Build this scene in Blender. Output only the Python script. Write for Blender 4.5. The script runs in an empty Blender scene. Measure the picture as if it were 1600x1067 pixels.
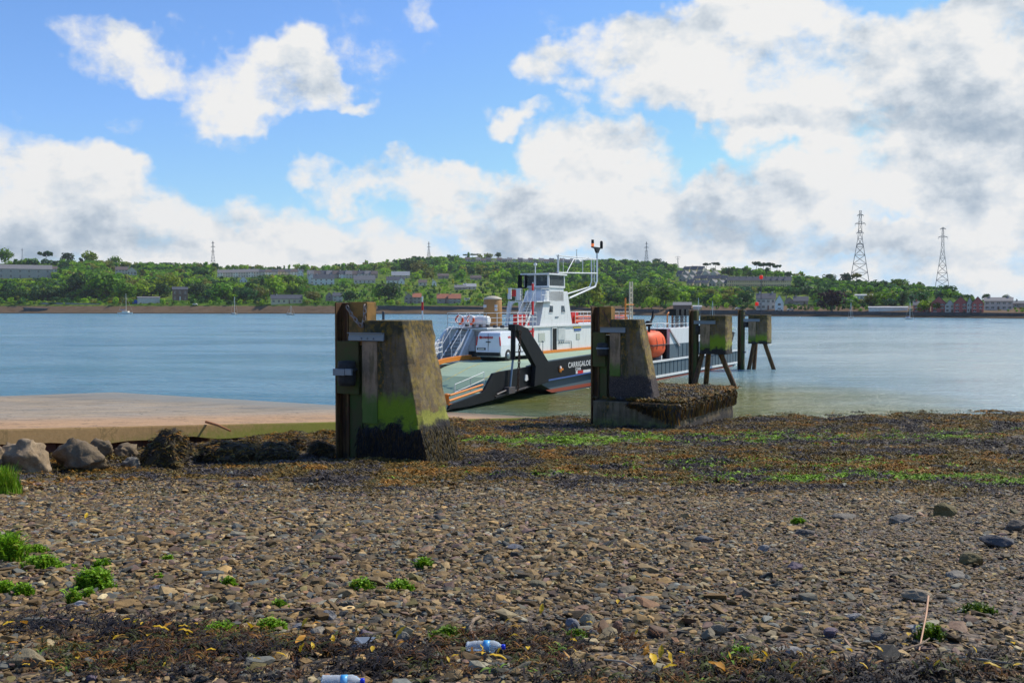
import bpy, bmesh, math, random
import numpy as np
from mathutils import Vector, Matrix
random.seed(7); rng = np.random.default_rng(11)
S = bpy.context.scene
R = math.radians
# ---------------------------------------------------------------- camera
EYE = 5.7; F = 1556.0; HOR = 479.5
PITCH = math.atan((533.5-HOR)/F)
cd = bpy.data.cameras.new('camera'); cam = bpy.data.objects.new('camera', cd); S.collection.objects.link(cam)
cd.sensor_width = 36.0; cd.lens = 36.0*F/1600; cd.clip_start = 0.1; cd.clip_end = 30000
cam.location = (0, 0, EYE); cam.rotation_euler = (math.pi/2-PITCH, 0, 0)
S.camera = cam
# ---------------------------------------------------------------- light
SUN_AZ, SUN_EL = 61.0, 46.0            # clockwise from the view axis (+Y)
SKY_STRENGTH = 0.10
S.view_settings.view_transform = 'Standard'; S.view_settings.look = 'None'
S.view_settings.exposure = 0.0; S.view_settings.gamma = 1.0
S.view_settings.use_curve_mapping = False
sl = bpy.data.lights.new('sun', 'SUN'); sun = bpy.data.objects.new('sun', sl); S.collection.objects.link(sun)
sl.energy = 4.6; sl.angle = R(0.55); sl.color = (1.0, 0.93, 0.80)
sdir = Vector((math.sin(R(SUN_AZ))*math.cos(R(SUN_EL)), math.cos(R(SUN_AZ))*math.cos(R(SUN_EL)), math.sin(R(SUN_EL))))
sun.rotation_euler = sdir.to_track_quat('Z', 'Y').to_euler()
S.cycles.max_bounces = 6; S.cycles.diffuse_bounces = 2; S.cycles.glossy_bounces = 3
S.cycles.transmission_bounces = 4; S.cycles.transparent_max_bounces = 8

class NT:
    """small helper round a node tree"""
    def __init__(s, t): s.t = t
    def n(s, typ, **kw):
        nd = s.t.nodes.new(typ)
        for k, v in kw.items(): setattr(nd, k, v)
        return nd
    def put(s, sock, v):
        if v is None: return
        if isinstance(v, bpy.types.NodeSocket): s.t.links.new(v, sock)
        else: sock.default_value = v
    def m(s, op, a, b=None, c=None, clamp=False):
        nd = s.n('ShaderNodeMath', operation=op, use_clamp=clamp)
        s.put(nd.inputs[0], a); s.put(nd.inputs[1], b); s.put(nd.inputs[2], c)
        return nd.outputs[0]
    def vm(s, op, a, b=None, sc=None):
        nd = s.n('ShaderNodeVectorMath', operation=op)
        s.put(nd.inputs[0], a); s.put(nd.inputs[1], b)
        if sc is not None: s.put(nd.inputs['Scale'], sc)
        return nd.outputs['Value'] if op in ('DOT_PRODUCT', 'LENGTH') else nd.outputs[0]
    def noise(s, vec, scale, detail=4, rough=.55, dist=0., color=False):
        nd = s.n('ShaderNodeTexNoise'); s.put(nd.inputs['Vector'], vec)
        nd.inputs['Scale'].default_value = scale; nd.inputs['Detail'].default_value = detail
        nd.inputs['Roughness'].default_value = rough; nd.inputs['Distortion'].default_value = dist
        return nd.outputs['Color' if color else 0]
    def voro(s, vec, scale, feature='F1', out='Distance'):
        nd = s.n('ShaderNodeTexVoronoi', feature=feature); s.put(nd.inputs['Vector'], vec)
        nd.inputs['Scale'].default_value = scale
        return nd.outputs[out]
    def ss(s, x, a, b):
        nd = s.n('ShaderNodeMapRange', interpolation_type='SMOOTHSTEP')
        s.put(nd.inputs[0], x); s.put(nd.inputs[1], a); s.put(nd.inputs[2], b)
        return nd.outputs[0]
    def mix(s, f, a, b, blend='MIX'):
        nd = s.n('ShaderNodeMix', data_type='RGBA', blend_type=blend)
        s.put(nd.inputs[0], f)
        for i, v in ((6, a), (7, b)):
            if isinstance(v, tuple) and len(v) == 3: v = (*v, 1)
            s.put(nd.inputs[i], v)
        return nd.outputs[2]
    def ramp(s, f, stops):
        nd = s.n('ShaderNodeValToRGB'); s.put(nd.inputs[0], f)
        cr = nd.color_ramp
        while len(cr.elements) < len(stops): cr.elements.new(.5)
        for e, (p, c) in zip(cr.elements, stops): e.position = p; e.color = (*c, 1)
        return nd.outputs[0]

# ---------------------------------------------------------------- sky: Nishita blue with cumulus
def px_dir(px, py):
    cx = (px-800)/F; cy = (533.5-py)/F
    return Vector((cx, math.cos(PITCH)+cy*math.sin(PITCH), -math.sin(PITCH)+cy*math.cos(PITCH)))
def azel(px, py):
    v = px_dir(px, py).normalized()
    return math.atan2(v.x, v.y), math.asin(v.z)
w = bpy.data.worlds.new("World"); S.world = w; w.use_nodes = True
wt = w.node_tree; wt.nodes.clear(); g = NT(wt)
sky = g.n('ShaderNodeTexSky', sky_type='NISHITA'); sky.sun_disc = False
sky.sun_elevation = R(SUN_EL); sky.sun_rotation = R(SUN_AZ); sky.altitude = 0; sky.air_density = 1.0; sky.dust_density = 0.35; sky.ozone_density = 2.5
tc = g.n('ShaderNodeTexCoord')
# clouds: (px, py, half width, half height, weight)
CL = [(190,85,80,45,.95),(235,115,70,35,.9),(120,80,60,28,.6),(290,60,25,20,.45),(340,125,50,38,.7),
      (430,135,78,58,1.25),(385,150,90,45,1.0),(480,170,75,30,.9),(548,190,50,15,.7),(430,195,60,18,.5),(170,187,45,12,.38),
      (650,15,30,26,.5),(705,300,120,50,1.15),(620,290,100,34,1.05),(520,268,60,20,.7),(800,345,125,62,1.4),(700,275,50,25,1.1),(870,378,70,35,1.0),(740,335,110,40,.8),
      (60,290,130,70,1.4),(150,300,120,65,1.4),(240,350,130,60,1.3),(60,350,180,65,1.5),(-60,300,150,120,1.4),
      (420,345,150,44,.85),(520,370,130,36,.9),(320,385,260,48,1.2),(560,400,160,32,1.0),(680,405,130,22,.5),
      (880,85,55,38,.75),(850,120,50,44,.85),(900,140,60,30,.7),(815,190,55,18,.75),(905,175,40,14,.5),
      (930,250,110,60,1.2),(985,265,90,60,1.1),(960,310,130,60,1.3),(1040,330,170,75,1.4),(1180,350,190,75,1.4),(1010,235,50,30,.8),
      (1060,75,170,75,1.4),(1160,60,200,90,1.5),(1200,150,190,60,1.4),(1320,180,200,80,1.4),(1260,120,220,90,1.3),(1070,150,130,45,1.0),
      (1430,120,220,130,1.6),(1560,180,220,170,1.7),(1540,30,240,90,1.2),(1450,260,230,90,1.3),(1350,300,200,70,1.2),(1570,330,200,80,1.2),
      (1100,390,320,26,1.0),(1350,390,240,40,1.1),(1510,430,260,24,.8),(980,395,160,26,.7),
      (-300,180,200,90,1.2),(-500,360,320,80,1.2),(1850,150,300,200,1.4),(2100,350,400,90,1.2),
      (300,-250,300,120,1.1),(900,-350,420,150,1.2),(1500,-250,300,180,1.4),(700,-900,600,260,1.1)]
grp = bpy.data.node_groups.new('cumulus', 'ShaderNodeTree')
grp.interface.new_socket('P', in_out='INPUT', socket_type='NodeSocketVector')
grp.interface.new_socket('D', in_out='OUTPUT', socket_type='NodeSocketFloat')
grp.interface.new_socket('relief', in_out='OUTPUT', socket_type='NodeSocketFloat')
q = NT(grp); gi = q.n('NodeGroupInput'); go = q.n('NodeGroupOutput')
P = gi.outputs[0]
warp = q.noise(P, 5.0, 5, .65, color=True)
warp = q.vm('SCALE', q.vm('SUBTRACT', warp, (.5, .5, .5)), sc=.17)
Pw = q.vm('ADD', P, warp)
acc = None
def vma(v, s_, o_):
    nd = q.n('ShaderNodeVectorMath', operation='MULTIPLY_ADD'); q.put(nd.inputs[0], v); nd.inputs[1].default_value = s_; nd.inputs[2].default_value = o_; return nd.outputs[0]
for (cx, cy, rx, ry, wgt) in CL:
    a, e = azel(cx, cy); a2, e2 = azel(cx+rx, cy-ry); ra = abs(a2-a)*1.3; re_ = abs(e2-e)*1.3
    v = vma(Pw, (1/ra, 1/re_, 0), (-a/ra, -e/re_, 0)); d2 = q.vm('DOT_PRODUCT', v, v)
    f = q.m('MULTIPLY_ADD', d2, -wgt, wgt)
    acc = q.m('MAXIMUM', f, 0.0) if acc is None else q.m('SMOOTH_MAX', acc, f, .25)
acc = q.m('MINIMUM', q.m('MULTIPLY', acc, 1.12), 1.05)
sy = q.n('ShaderNodeSeparateXYZ'); q.put(sy.inputs[0], P)
acc = q.m('MAXIMUM', acc, q.m('MULTIPLY', q.ss(sy.outputs[1], .085, .030), .92))
n1 = q.noise(q.vm('MULTIPLY', P, (1, 1.3, 1)), 8.0, 7, .60)
n2 = q.noise(q.vm('ADD', q.vm('MULTIPLY', P, (1, 1.8, 1)), (3.1, 1.7, 0)), 3.2, 2, .55)
n3 = q.noise(Pw, 34.0, 4, .66)
dens = q.m('ADD', acc, q.m('MULTIPLY_ADD', n1, 2.9, -1.70))
dens = q.m('ADD', dens, q.m('MULTIPLY_ADD', n2, 1.0, -.50))
dens = q.m('ADD', dens, q.m('MULTIPLY_ADD', n3, .55, -.27))
Q = q.vm('ADD', P, (.012, .022, 0))
m1 = q.noise(q.vm('MULTIPLY', Q, (1, 1.3, 1)), 8.0, 7, .60)
rel = q.m('MULTIPLY', q.m('SUBTRACT', n1, m1), 2.5)
DK = [(1540, 170, 150, 110, .46), (1240, 195, 170, 30, .34), (1060, 355, 150, 55, .5), (960, 350, 70, 40, .3), (800, 345, 90, 45, .45), (1450, 400, 280, 40, .32), (1500, 280, 120, 50, .3),
      (80, 375, 190, 40, .40), (40, 340, 90, 30, .25), (440, 165, 60, 25, .25), (1180, 140, 60, 30, .2), (1330, 50, 120, 30, .15), (300, 390, 200, 25, .2)]
dk = None
for (cx, cy, rx, ry, wgt) in DK:
    a, e = azel(cx, cy); a2, e2 = azel(cx+rx, cy-ry); ra = abs(a2-a)*1.4; re_ = abs(e2-e)*1.4
    v = vma(Pw, (1/ra, 1/re_, 0), (-a/ra, -e/re_, 0)); f = q.m('MULTIPLY_ADD', q.vm('DOT_PRODUCT', v, v), -wgt, wgt)
    dk = q.m('MAXIMUM', f, 0.0) if dk is None else q.m('MAXIMUM', dk, f)
rel = q.m('SUBTRACT', rel, q.m('MULTIPLY', dk, .72))
q.t.links.new(rel, go.inputs[1])
q.t.links.new(dens, go.inputs[0])
nrm = g.vm('NORMALIZE', tc.outputs['Generated'])
sep = g.n('ShaderNodeSeparateXYZ'); g.put(sep.inputs[0], nrm)
az = g.m('ARCTAN2', sep.outputs[0], sep.outputs[1]); el = g.m('ARCSINE', sep.outputs[2])
cmb = g.n('ShaderNodeCombineXYZ'); g.put(cmb.inputs[0], az); g.put(cmb.inputs[1], el)
nd = g.n('ShaderNodeGroup'); nd.node_tree = grp; g.put(nd.inputs[0], cmb.outputs[0]); d0 = nd.outputs[0]; lit = nd.outputs[1]
alpha = g.ss(d0, .0, .72)
body = g.ss(d0, .35, 1.75)
lown = g.noise(g.vm('MULTIPLY', cmb.outputs[0], (1, 2.2, 1)), 6.5, 4, .55)
light = g.m('ADD', g.m('MULTIPLY', lit, 1.45), g.m('MULTIPLY_ADD', body, -.34, .92))
light = g.m('ADD', light, g.m('MULTIPLY_ADD', lown, 1.1, -.55), clamp=True)
CB = 8.9
ccol = g.ramp(light, [(0.0, (.40, .50, .62)), (.28, (.57, .65, .74)), (.55, (.80, .85, .90)), (.85, (1.0, .995, .98))])
ccol = g.vm('SCALE', ccol, sc=CB)
skyc = g.vm('MULTIPLY', sky.outputs[0], (1.0, 1.32, 1.78))
skyc = g.vm('MINIMUM', skyc, (5.0, 7.5, 9.9))
# haze of brightness towards the horizon is Nishita's own; clouds go over it
mixc = g.mix(g.m('MULTIPLY', alpha, g.ss(el, -.01, .02)), skyc, ccol)
bg = g.n('ShaderNodeBackground'); g.put(bg.inputs[0], mixc); bg.inputs[1].default_value = SKY_STRENGTH
out = g.n('ShaderNodeOutputWorld'); wt.links.new(bg.outputs[0], out.inputs[0])
w.cycles.sampling_method = 'MANUAL'; w.cycles.sample_map_resolution = 512

# ---------------------------------------------------------------- helpers
def ray(px, py): return px_dir(px, py)
def at_z(px, py, z=0.0):
    r = ray(px, py); return Vector((0, 0, EYE))+r*((z-EYE)/r.z)
def at_d(px, py, d):
    r = ray(px, py); return Vector((0, 0, EYE))+r*(d/r.y)
def tag(o, label=None, cat=None, group=None, kind=None):
    if label: o['label'] = label
    if cat: o['category'] = cat
    if group: o['group'] = group
    if kind: o['kind'] = kind
    return o
def link(o, parent=None):
    S.collection.objects.link(o)
    if parent: o.parent = parent
    return o
def thing(name, label, cat, loc=(0, 0, 0), rz=0.0, group=None):
    o = bpy.data.objects.new(name, None); link(o); o.location = loc; o.rotation_euler = (0, 0, rz)
    o.empty_display_size = .2
    return tag(o, label, cat, group)
class MB:
    def __init__(s): s.v = []; s.f = []; s.sm = []
    def add(s, vs, fs, smooth=False):
        b = len(s.v); s.v += [tuple(p) for p in vs]; s.f += [tuple(i+b for i in f) for f in fs]; s.sm += [smooth]*len(fs); return s
    def box(s, x0, x1, y0, y1, z0, z1):
        v = [(x0,y0,z0),(x1,y0,z0),(x1,y1,z0),(x0,y1,z0),(x0,y0,z1),(x1,y0,z1),(x1,y1,z1),(x0,y1,z1)]
        return s.add(v, [(0,3,2,1),(4,5,6,7),(0,1,5,4),(1,2,6,5),(2,3,7,6),(3,0,4,7)])
    def hexa(s, v): # 8 points: bottom ring ccw, top ring ccw
        return s.add(v, [(0,3,2,1),(4,5,6,7),(0,1,5,4),(1,2,6,5),(2,3,7,6),(3,0,4,7)])
    def prism_x(s, poly, x0, x1): # poly in (y,z)
        n = len(poly); v = [(x0, a, b) for a, b in poly]+[(x1, a, b) for a, b in poly]
        fs = [tuple(range(n))[::-1], tuple(range(n, 2*n))]+[(i, (i+1) % n, n+(i+1) % n, n+i) for i in range(n)]
        return s.add(v, fs)
    def prism_y(s, poly, y0, y1): # poly in (x,z)
        n = len(poly); v = [(a, y0, b) for a, b in poly]+[(a, y1, b) for a, b in poly]
        fs = [tuple(range(n)), tuple(range(n, 2*n))[::-1]]+[(i, n+i, n+(i+1) % n, (i+1) % n) for i in range(n)]
        return s.add(v, fs)
    def prism_z(s, poly, z0, z1):
        n = len(poly); v = [(a, b, z0) for a, b in poly]+[(a, b, z1) for a, b in poly]
        fs = [tuple(range(n))[::-1], tuple(range(n, 2*n))]+[(i, (i+1) % n, n+(i+1) % n, n+i) for i in range(n)]
        return s.add(v, fs)
    def tube(s, pts, r, n=8, cap=True, r2=None):
        pts = [Vector(p) for p in pts]; m = len(pts)
        base = len(s.v); rings = []; up = None
        for i, p in enumerate(pts):
            t = (pts[min(i+1, m-1)]-pts[max(i-1, 0)])
            if t.length < 1e-9: t = Vector((0, 0, 1))
            t.normalize()
            if up is None:
                up = Vector((0, 0, 1)) if abs(t.z) < .9 else Vector((1, 0, 0))
            a = t.cross(up)
            if a.length < 1e-4: a = t.cross(Vector((0, 1, 0)))
            a.normalize(); b = a.cross(t).normalized(); up = b
            rr = r if r2 is None else r+(r2-r)*i/(m-1)
            rings.append([p+(a*math.cos(2*math.pi*k/n)+b*math.sin(2*math.pi*k/n))*rr for k in range(n)])
        v = [x for rg in rings for x in rg]; fs = []
        for i in range(m-1):
            for k in range(n):
                fs.append((i*n+k, i*n+(k+1) % n, (i+1)*n+(k+1) % n, (i+1)*n+k))
        s.add(v, fs, n > 5)
        if cap: s.add(rings[0], [tuple(range(n))[::-1]]); s.add(rings[-1], [tuple(range(n))])
        return s
    def beam(s, a, b, w, h=None): # square bar
        h = h or w; a = Vector(a); b = Vector(b); t = (b-a).normalized()
        up = Vector((0, 0, 1)) if abs(t.z) < .95 else Vector((0, 1, 0))
        x = t.cross(up).normalized()*(w/2); y = x.cross(t).normalized()*(h/2)
        v = [a-x-y, a+x-y, a+x+y, a-x+y, b-x-y, b+x-y, b+x+y, b-x+y]
        return s.hexa(v)
    def lathe(s, prof, n=20, c=(0, 0, 0), axis='Z'):
        v = []
        for (r, z) in prof:
            for k in range(n):
                a = 2*math.pi*k/n; p = (r*math.cos(a), r*math.sin(a), z)
                if axis == 'Y': p = (p[0], p[2], p[1])
                if axis == 'X': p = (p[2], p[0], p[1])
                v.append((p[0]+c[0], p[1]+c[1], p[2]+c[2]))
        fs = [(i*n+k, i*n+(k+1) % n, (i+1)*n+(k+1) % n, (i+1)*n+k) for i in range(len(prof)-1) for k in range(n)]
        fs2 = [tuple(range(n))[::-1], tuple((len(prof)-1)*n+k for k in range(n))]
        b = len(s.v); s.v += v; s.f += [tuple(i+b for i in f) for f in fs+fs2]; s.sm += [True]*len(fs)+[False]*2
        return s
    def torus(s, c, R0, r, axis='Y', n=20, k=8):
        v = []
        for i in range(n):
            a = 2*math.pi*i/n
            for j in range(k):
                b = 2*math.pi*j/k; rr = R0+r*math.cos(b); h = r*math.sin(b)
                p = {'Y': (rr*math.cos(a), h, rr*math.sin(a)), 'X': (h, rr*math.cos(a), rr*math.sin(a)), 'Z': (rr*math.cos(a), rr*math.sin(a), h)}[axis]
                v.append((p[0]+c[0], p[1]+c[1], p[2]+c[2]))
        return s.add(v, [(i*k+j, ((i+1) % n)*k+j, ((i+1) % n)*k+(j+1) % k, i*k+(j+1) % k) for i in range(n) for j in range(k)], True)
    def mesh(s, name):
        me = bpy.data.meshes.new(name); me.from_pydata(s.v, [], s.f); me.update()
        me.polygons.foreach_set('use_smooth', s.sm)
        bm = bmesh.new(); bm.from_mesh(me); bmesh.ops.recalc_face_normals(bm, faces=bm.faces); bm.to_mesh(me); bm.free()
        return me
    def build(s, name, material, parent=None, bevel=0.0, seg=2):
        me = s.mesh(name); me.materials.append(material)
        o = bpy.data.objects.new(name, me); link(o, parent)
        if bevel:
            b = o.modifiers.new('bevel', 'BEVEL'); b.width = bevel; b.segments = seg; b.limit_method = 'ANGLE'; b.angle_limit = R(40)
        return o
def np_mesh(name, V, Fq, material, cols=None, smooth=False, parent=None):
    """V (n,3), Fq (m,k) one face size; cols (n,3) point colours"""
    me = bpy.data.meshes.new(name); n = len(V); m, k = Fq.shape
    me.vertices.add(n); me.vertices.foreach_set('co', np.ascontiguousarray(V, dtype=np.float32).ravel())
    me.loops.add(m*k); me.loops.foreach_set('vertex_index', np.ascontiguousarray(Fq, dtype=np.int32).ravel())
    me.polygons.add(m); me.polygons.foreach_set('loop_start', np.arange(0, m*k, k, dtype=np.int32))
    me.polygons.foreach_set('loop_total', np.full(m, k, dtype=np.int32))
    me.polygons.foreach_set('use_smooth', np.full(m, smooth))
    me.update(calc_edges=True)
    if cols is not None:
        at = me.color_attributes.new('Col', 'FLOAT_COLOR', 'POINT')
        c4 = np.ones((n, 4), dtype=np.float32); c4[:, :3] = cols
        at.data.foreach_set('color', c4.ravel())
    me.materials.append(material)
    o = bpy.data.objects.new(name, me); link(o, parent); return o
def _hash(ix, iy, s):
    h = (ix.astype(np.int64)*374761393+iy.astype(np.int64)*668265263+s*1442695041) & 0xffffffff
    h = ((h ^ (h >> 13))*1274126177) & 0xffffffff
    return ((h ^ (h >> 16)) & 0xffff)/65535.0
def vnoise(x, y, s=0):
    x = np.asarray(x, float); y = np.asarray(y, float); ix = np.floor(x); iy = np.floor(y); fx = x-ix; fy = y-iy
    fx = fx*fx*(3-2*fx); fy = fy*fy*(3-2*fy)
    a = _hash(ix, iy, s); b = _hash(ix+1, iy, s); c = _hash(ix, iy+1, s); d = _hash(ix+1, iy+1, s)
    return (a*(1-fx)+b*fx)*(1-fy)+(c*(1-fx)+d*fx)*fy
def fbm(x, y, o=4, s=0):
    r = 0; a = .5; t = 0
    for i in range(o): r = r+a*vnoise(x*2**i, y*2**i, s+i*17); t += a; a *= .5
    return r/t

# ---------------------------------------------------------------- materials
def newmat(name):
    m = bpy.data.materials.new(name); m.use_nodes = True; t = m.node_tree
    return m, NT(t), t.nodes['Principled BSDF']
def mat(name, col, rough=.5, metal=0., col2=None, scale=3., amt=.5, bump=0., bscale=None, spec=None, coat=0.):
    m, g, b = newmat(name); b.inputs['Roughness'].default_value = rough; b.inputs['Metallic'].default_value = metal
    if spec is not None: b.inputs['Specular IOR Level'].default_value = spec
    if coat: b.inputs['Coat Weight'].default_value = coat
    tcn = g.n('ShaderNodeTexCoord'); p = tcn.outputs['Object']
    c2 = col2 or tuple(x*.72 for x in col)
    n = g.noise(p, scale, 6, .62)
    f = g.m('MULTIPLY', g.ss(n, .38, .68), amt)
    g.put(b.inputs['Base Color'], g.mix(f, col, c2))
    if bump:
        bn = g.n('ShaderNodeBump'); bn.inputs['Strength'].default_value = bump; bn.inputs['Distance'].default_value = .02
        g.put(bn.inputs['Height'], g.noise(p, bscale or scale*6, 5, .65)); g.put(b.inputs['Normal'], bn.outputs[0])
    return m
def painted(name, col, rust=.25, rough=.45, rustcol=(.16, .06, .025), scale=1.6):
    """ship's paint: streaked downwards, rust and dirt coming through"""
    m, g, b = newmat(name); b.inputs['Roughness'].default_value = rough
    tcn = g.n('ShaderNodeTexCoord'); p = tcn.outputs['Object']
    st = g.noise(g.vm('MULTIPLY', p, (3, 3, .5)), scale, 6, .65)
    sp = g.noise(p, scale*5, 6, .7)
    dirt = g.m('MULTIPLY', g.ss(st, .45, .75), .35)
    c = g.mix(dirt, col, tuple(x*.55+.02 for x in col))
    r = g.m('MULTIPLY', g.ss(g.m('ADD', g.m('MULTIPLY', st, .5), g.m('MULTIPLY', sp, .5)), .56, .68), rust)
    g.put(b.inputs['Base Color'], g.mix(r, c, rustcol))
    bn = g.n('ShaderNodeBump'); bn.inputs['Strength'].default_value = .12; bn.inputs['Distance'].default_value = .02
    g.put(bn.inputs['Height'], g.noise(p, 9, 3)); g.put(b.inputs['Normal'], bn.outputs[0])
    return m
def colmat(name, rough=.7, spec=.3, transl=0., var=.25, vscale=30., bump=0.):
    m, g, b = newmat(name); b.inputs['Roughness'].default_value = rough; b.inputs['Specular IOR Level'].default_value = spec
    a = g.n('ShaderNodeVertexColor'); a.layer_name = 'Col'
    tcn = g.n('ShaderNodeTexCoord'); n = g.noise(tcn.outputs['Object'], vscale, 5, .65)
    c = g.mix(1.0, a.outputs[0], g.ramp(n, [(.3, (1-var,)*3), (.7, (1+var,)*3)]), 'MULTIPLY')
    g.put(b.inputs['Base Color'], c)
    if bump:
        bn = g.n('ShaderNodeBump'); bn.inputs['Strength'].default_value = bump; bn.inputs['Distance'].default_value = .01
        g.put(bn.inputs['Height'], n); g.put(b.inputs['Normal'], bn.outputs[0])
    if transl:
        tr = g.n('ShaderNodeBsdfTranslucent'); g.put(tr.inputs[0], c); mx = g.n('ShaderNodeMixShader'); mx.inputs[0].default_value = transl
        g.t.links.new(b.outputs[0], mx.inputs[1]); g.t.links.new(tr.outputs[0], mx.inputs[2])
        g.t.links.new(mx.outputs[0], g.t.nodes['Material Output'].inputs[0])
    return m
M = {}
M['white'] = painted('white_paint', (.74, .75, .73), .8)
M['whiteclean'] = mat('van_white', (.78, .80, .82), .28, 0, (.68, .70, .72), 2, .5, coat=.5)
M['black'] = painted('black_paint', (.010, .011, .013), .10, .5, (.05, .03, .02)); M['black'].node_tree.nodes['Principled BSDF'].inputs['Specular IOR Level'].default_value = .18
M['orange'] = painted('orange_paint', (.72, .22, .02), .25, .5)
M['boatorange'] = mat('boat_orange', (.88, .095, .004), .6, 0, (.65, .10, .02), 3, .6)
M['red'] = mat('red_paint', (.62, .02, .02), .45)
M['yellow'] = mat('yellow_paint', (.75, .55, .03), .5)
M['tan'] = painted('tan_paint', (.38, .19, .055), .3, .6)
M['deck'] = painted('deck_green', (.31, .42, .30), .5, .7, (.20, .17, .13), 1.1)
M['hullgrey'] = painted('hull_grey', (.075, .115, .14), .6, .55)
M['boot'] = painted('boot_red', (.30, .055, .025), .5, .6)
M['blue'] = mat('blue_line', (.05, .12, .35), .5)
M['galv'] = mat('galvanised', (.20, .25, .30), .48, .6, (.22, .25, .27), 5, .6, .15)
M['steel'] = mat('dull_steel', (.10, .10, .11), .55, .5, (.14, .07, .04), 6, .5, .2)
M['rustchain'] = mat('rusty_chain', (.13, .07, .045), .75, .3, (.06, .035, .025), 9, .6, .3)
M['glass'] = mat('dark_glass', (.02, .03, .035), .06, 0, (.03, .04, .05), 2, .5, spec=.8)
M['rubber'] = mat('rubber', (.018, .018, .018), .8, 0, (.04, .04, .038), 6, .7, .3)
M['lamp_red'] = None
m, g, b = newmat('red_lamp'); b.inputs['Base Color'].default_value = (.7, .02, .01, 1); b.inputs['Emission Color'].default_value = (1, .03, .01, 1); b.inputs['Emission Strength'].default_value = .3; M['lamp_red'] = m
m, g, b = newmat('amber_lamp'); b.inputs['Base Color'].default_value = (.8, .2, .05, 1); b.inputs['Emission Color'].default_value = (1, .22, .05, 1); b.inputs['Emission Strength'].default_value = .5; M['lamp_amber'] = m
# ================================================================ SETTING: foreshore, slipway, water
KD = [-3, 0, 4.2, 10, 15, 20, 24, 30, 40, 50, 60, 80, 110, 200]
KZ = [4.7, 4.45, 4.1, 3.28, 2.6, 2.0, 1.58, 1.08, .50, .04, -.45, -1.6, -3.5, -6]
SO_X, SO_Y = at_z(845, 652, 0.0)[:2]
def beach_z(x, y):
    x = np.asarray(x, float); y = np.asarray(y, float)
    sh = np.clip((x-12)/20, 0, 1)*2.6                       # the water's edge swings away on the right
    dd = y-sh*np.clip(y/50, 0, 1)
    zs = np.interp(dd, KD, KZ)+.5*0
    k = .5*(np.interp(dd-1.5, KD, KZ)+np.interp(dd+1.5, KD, KZ)); zs = .5*zs+.5*k
    lump = (fbm(x*.55, y*.55, 3, 5)-.5)*.20*np.clip((y-17)/5, 0, 1)*np.clip((70-y)/20, 0, 1)
    lump = lump+(fbm(x*1.7, y*1.7, 3, 9)-.5)*.26*np.clip((y-17)/5, .25, 1)*np.clip((70-y)/20, 0, 1)
    dx = x-SO_X; dy = y-SO_Y; lx = dx*.8797-dy*.4755; ly = dx*.4755+dy*.8797   # weed bank piled against the slip
    bank = np.exp(-(np.clip(lx, 0, 99)/1.1)**2)*(.25+.75*fbm(x*1.1, y*1.1, 3, 13))*.62*np.clip((ly+31)/3, 0, 1)*np.clip((-4-ly)/5, 0, 1)*(lx > -.3)
    return zs+lump+bank
def weed_amount(x, y):
    """0..1 how thickly bladderwrack covers the shore"""
    n = fbm(x*.35+3, y*.45, 4, 21); n2 = fbm(x*1.4, y*1.4, 3, 22)
    e = 20.3+(n-.5)*13-np.clip((x+6)/10, -1, 0)*-1.5
    a = np.clip((y-e)/3.5, 0, 1)
    return a*np.clip(.35+1.4*(n2-.25), 0, 1)
def gauss(x, y, cx, cy, rx, ry): return np.exp(-((x-cx)/rx)**2-((y-cy)/ry)**2)
GREEN = [at_z(p, q, .6) for p, q in ()]
def green_amount(x, y):
    a = 0
    for (p, q, rx, ry, wgt) in [(870, 683, 3.2, 1.3, 1.1), (960, 676, 3.5, 1.6, 1.0), (790, 689, 1.6, .7, 1.0), (1080, 668, 3.5, 1.6, .7), (1200, 672, 4, 2.2, .6), (1480, 668, 4, 2.2, .5),
                              (1270, 738, 2.4, 1.1, .8), (1350, 748, 2.2, 1.0, .95), (1460, 745, 2.6, 1.2, .9), (1560, 752, 2.0, 1.0, .7), (1250, 700, 4.5, 1.8, .45), (900, 735, 2.0, .8, .35), (1180, 735, 1.5, .9, .4)]:
        d = None
        c = at_z(p, q, .9 if q < 700 else 1.75); a = a+1.5*wgt*gauss(x, y, c.x, c.y, rx*1.15, ry)
    return a*np.clip((fbm(x*.9, y*1.5, 5, 31)-.41)*5.2, 0, 1.0)
def wrack_line(x, y):
    """the dark line of cast weed at the top of the beach"""
    cy = 4.62+.22*np.clip(-x, 0, 9)+.10*np.sin(x*1.7+1)-.22*np.clip(x, 0, 1.2)
    hw = .58+.08*np.sin(3*x)-.10*np.clip(x, 0, 1.5)
    clear = 1-np.clip(sum(1.6*gauss(x, y, a_, b_, .16, .10) for a_, b_ in ((-.12, 4.52), (-.76, 4.25), (-.20, 4.75))), 0, 1)
    return clear*np.clip(1.15-np.abs(y-cy)/hw, 0, 1)*np.clip((fbm(x*2.0+5, y*2.4, 3, 41)-.36)*4, 0, 1)

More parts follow.
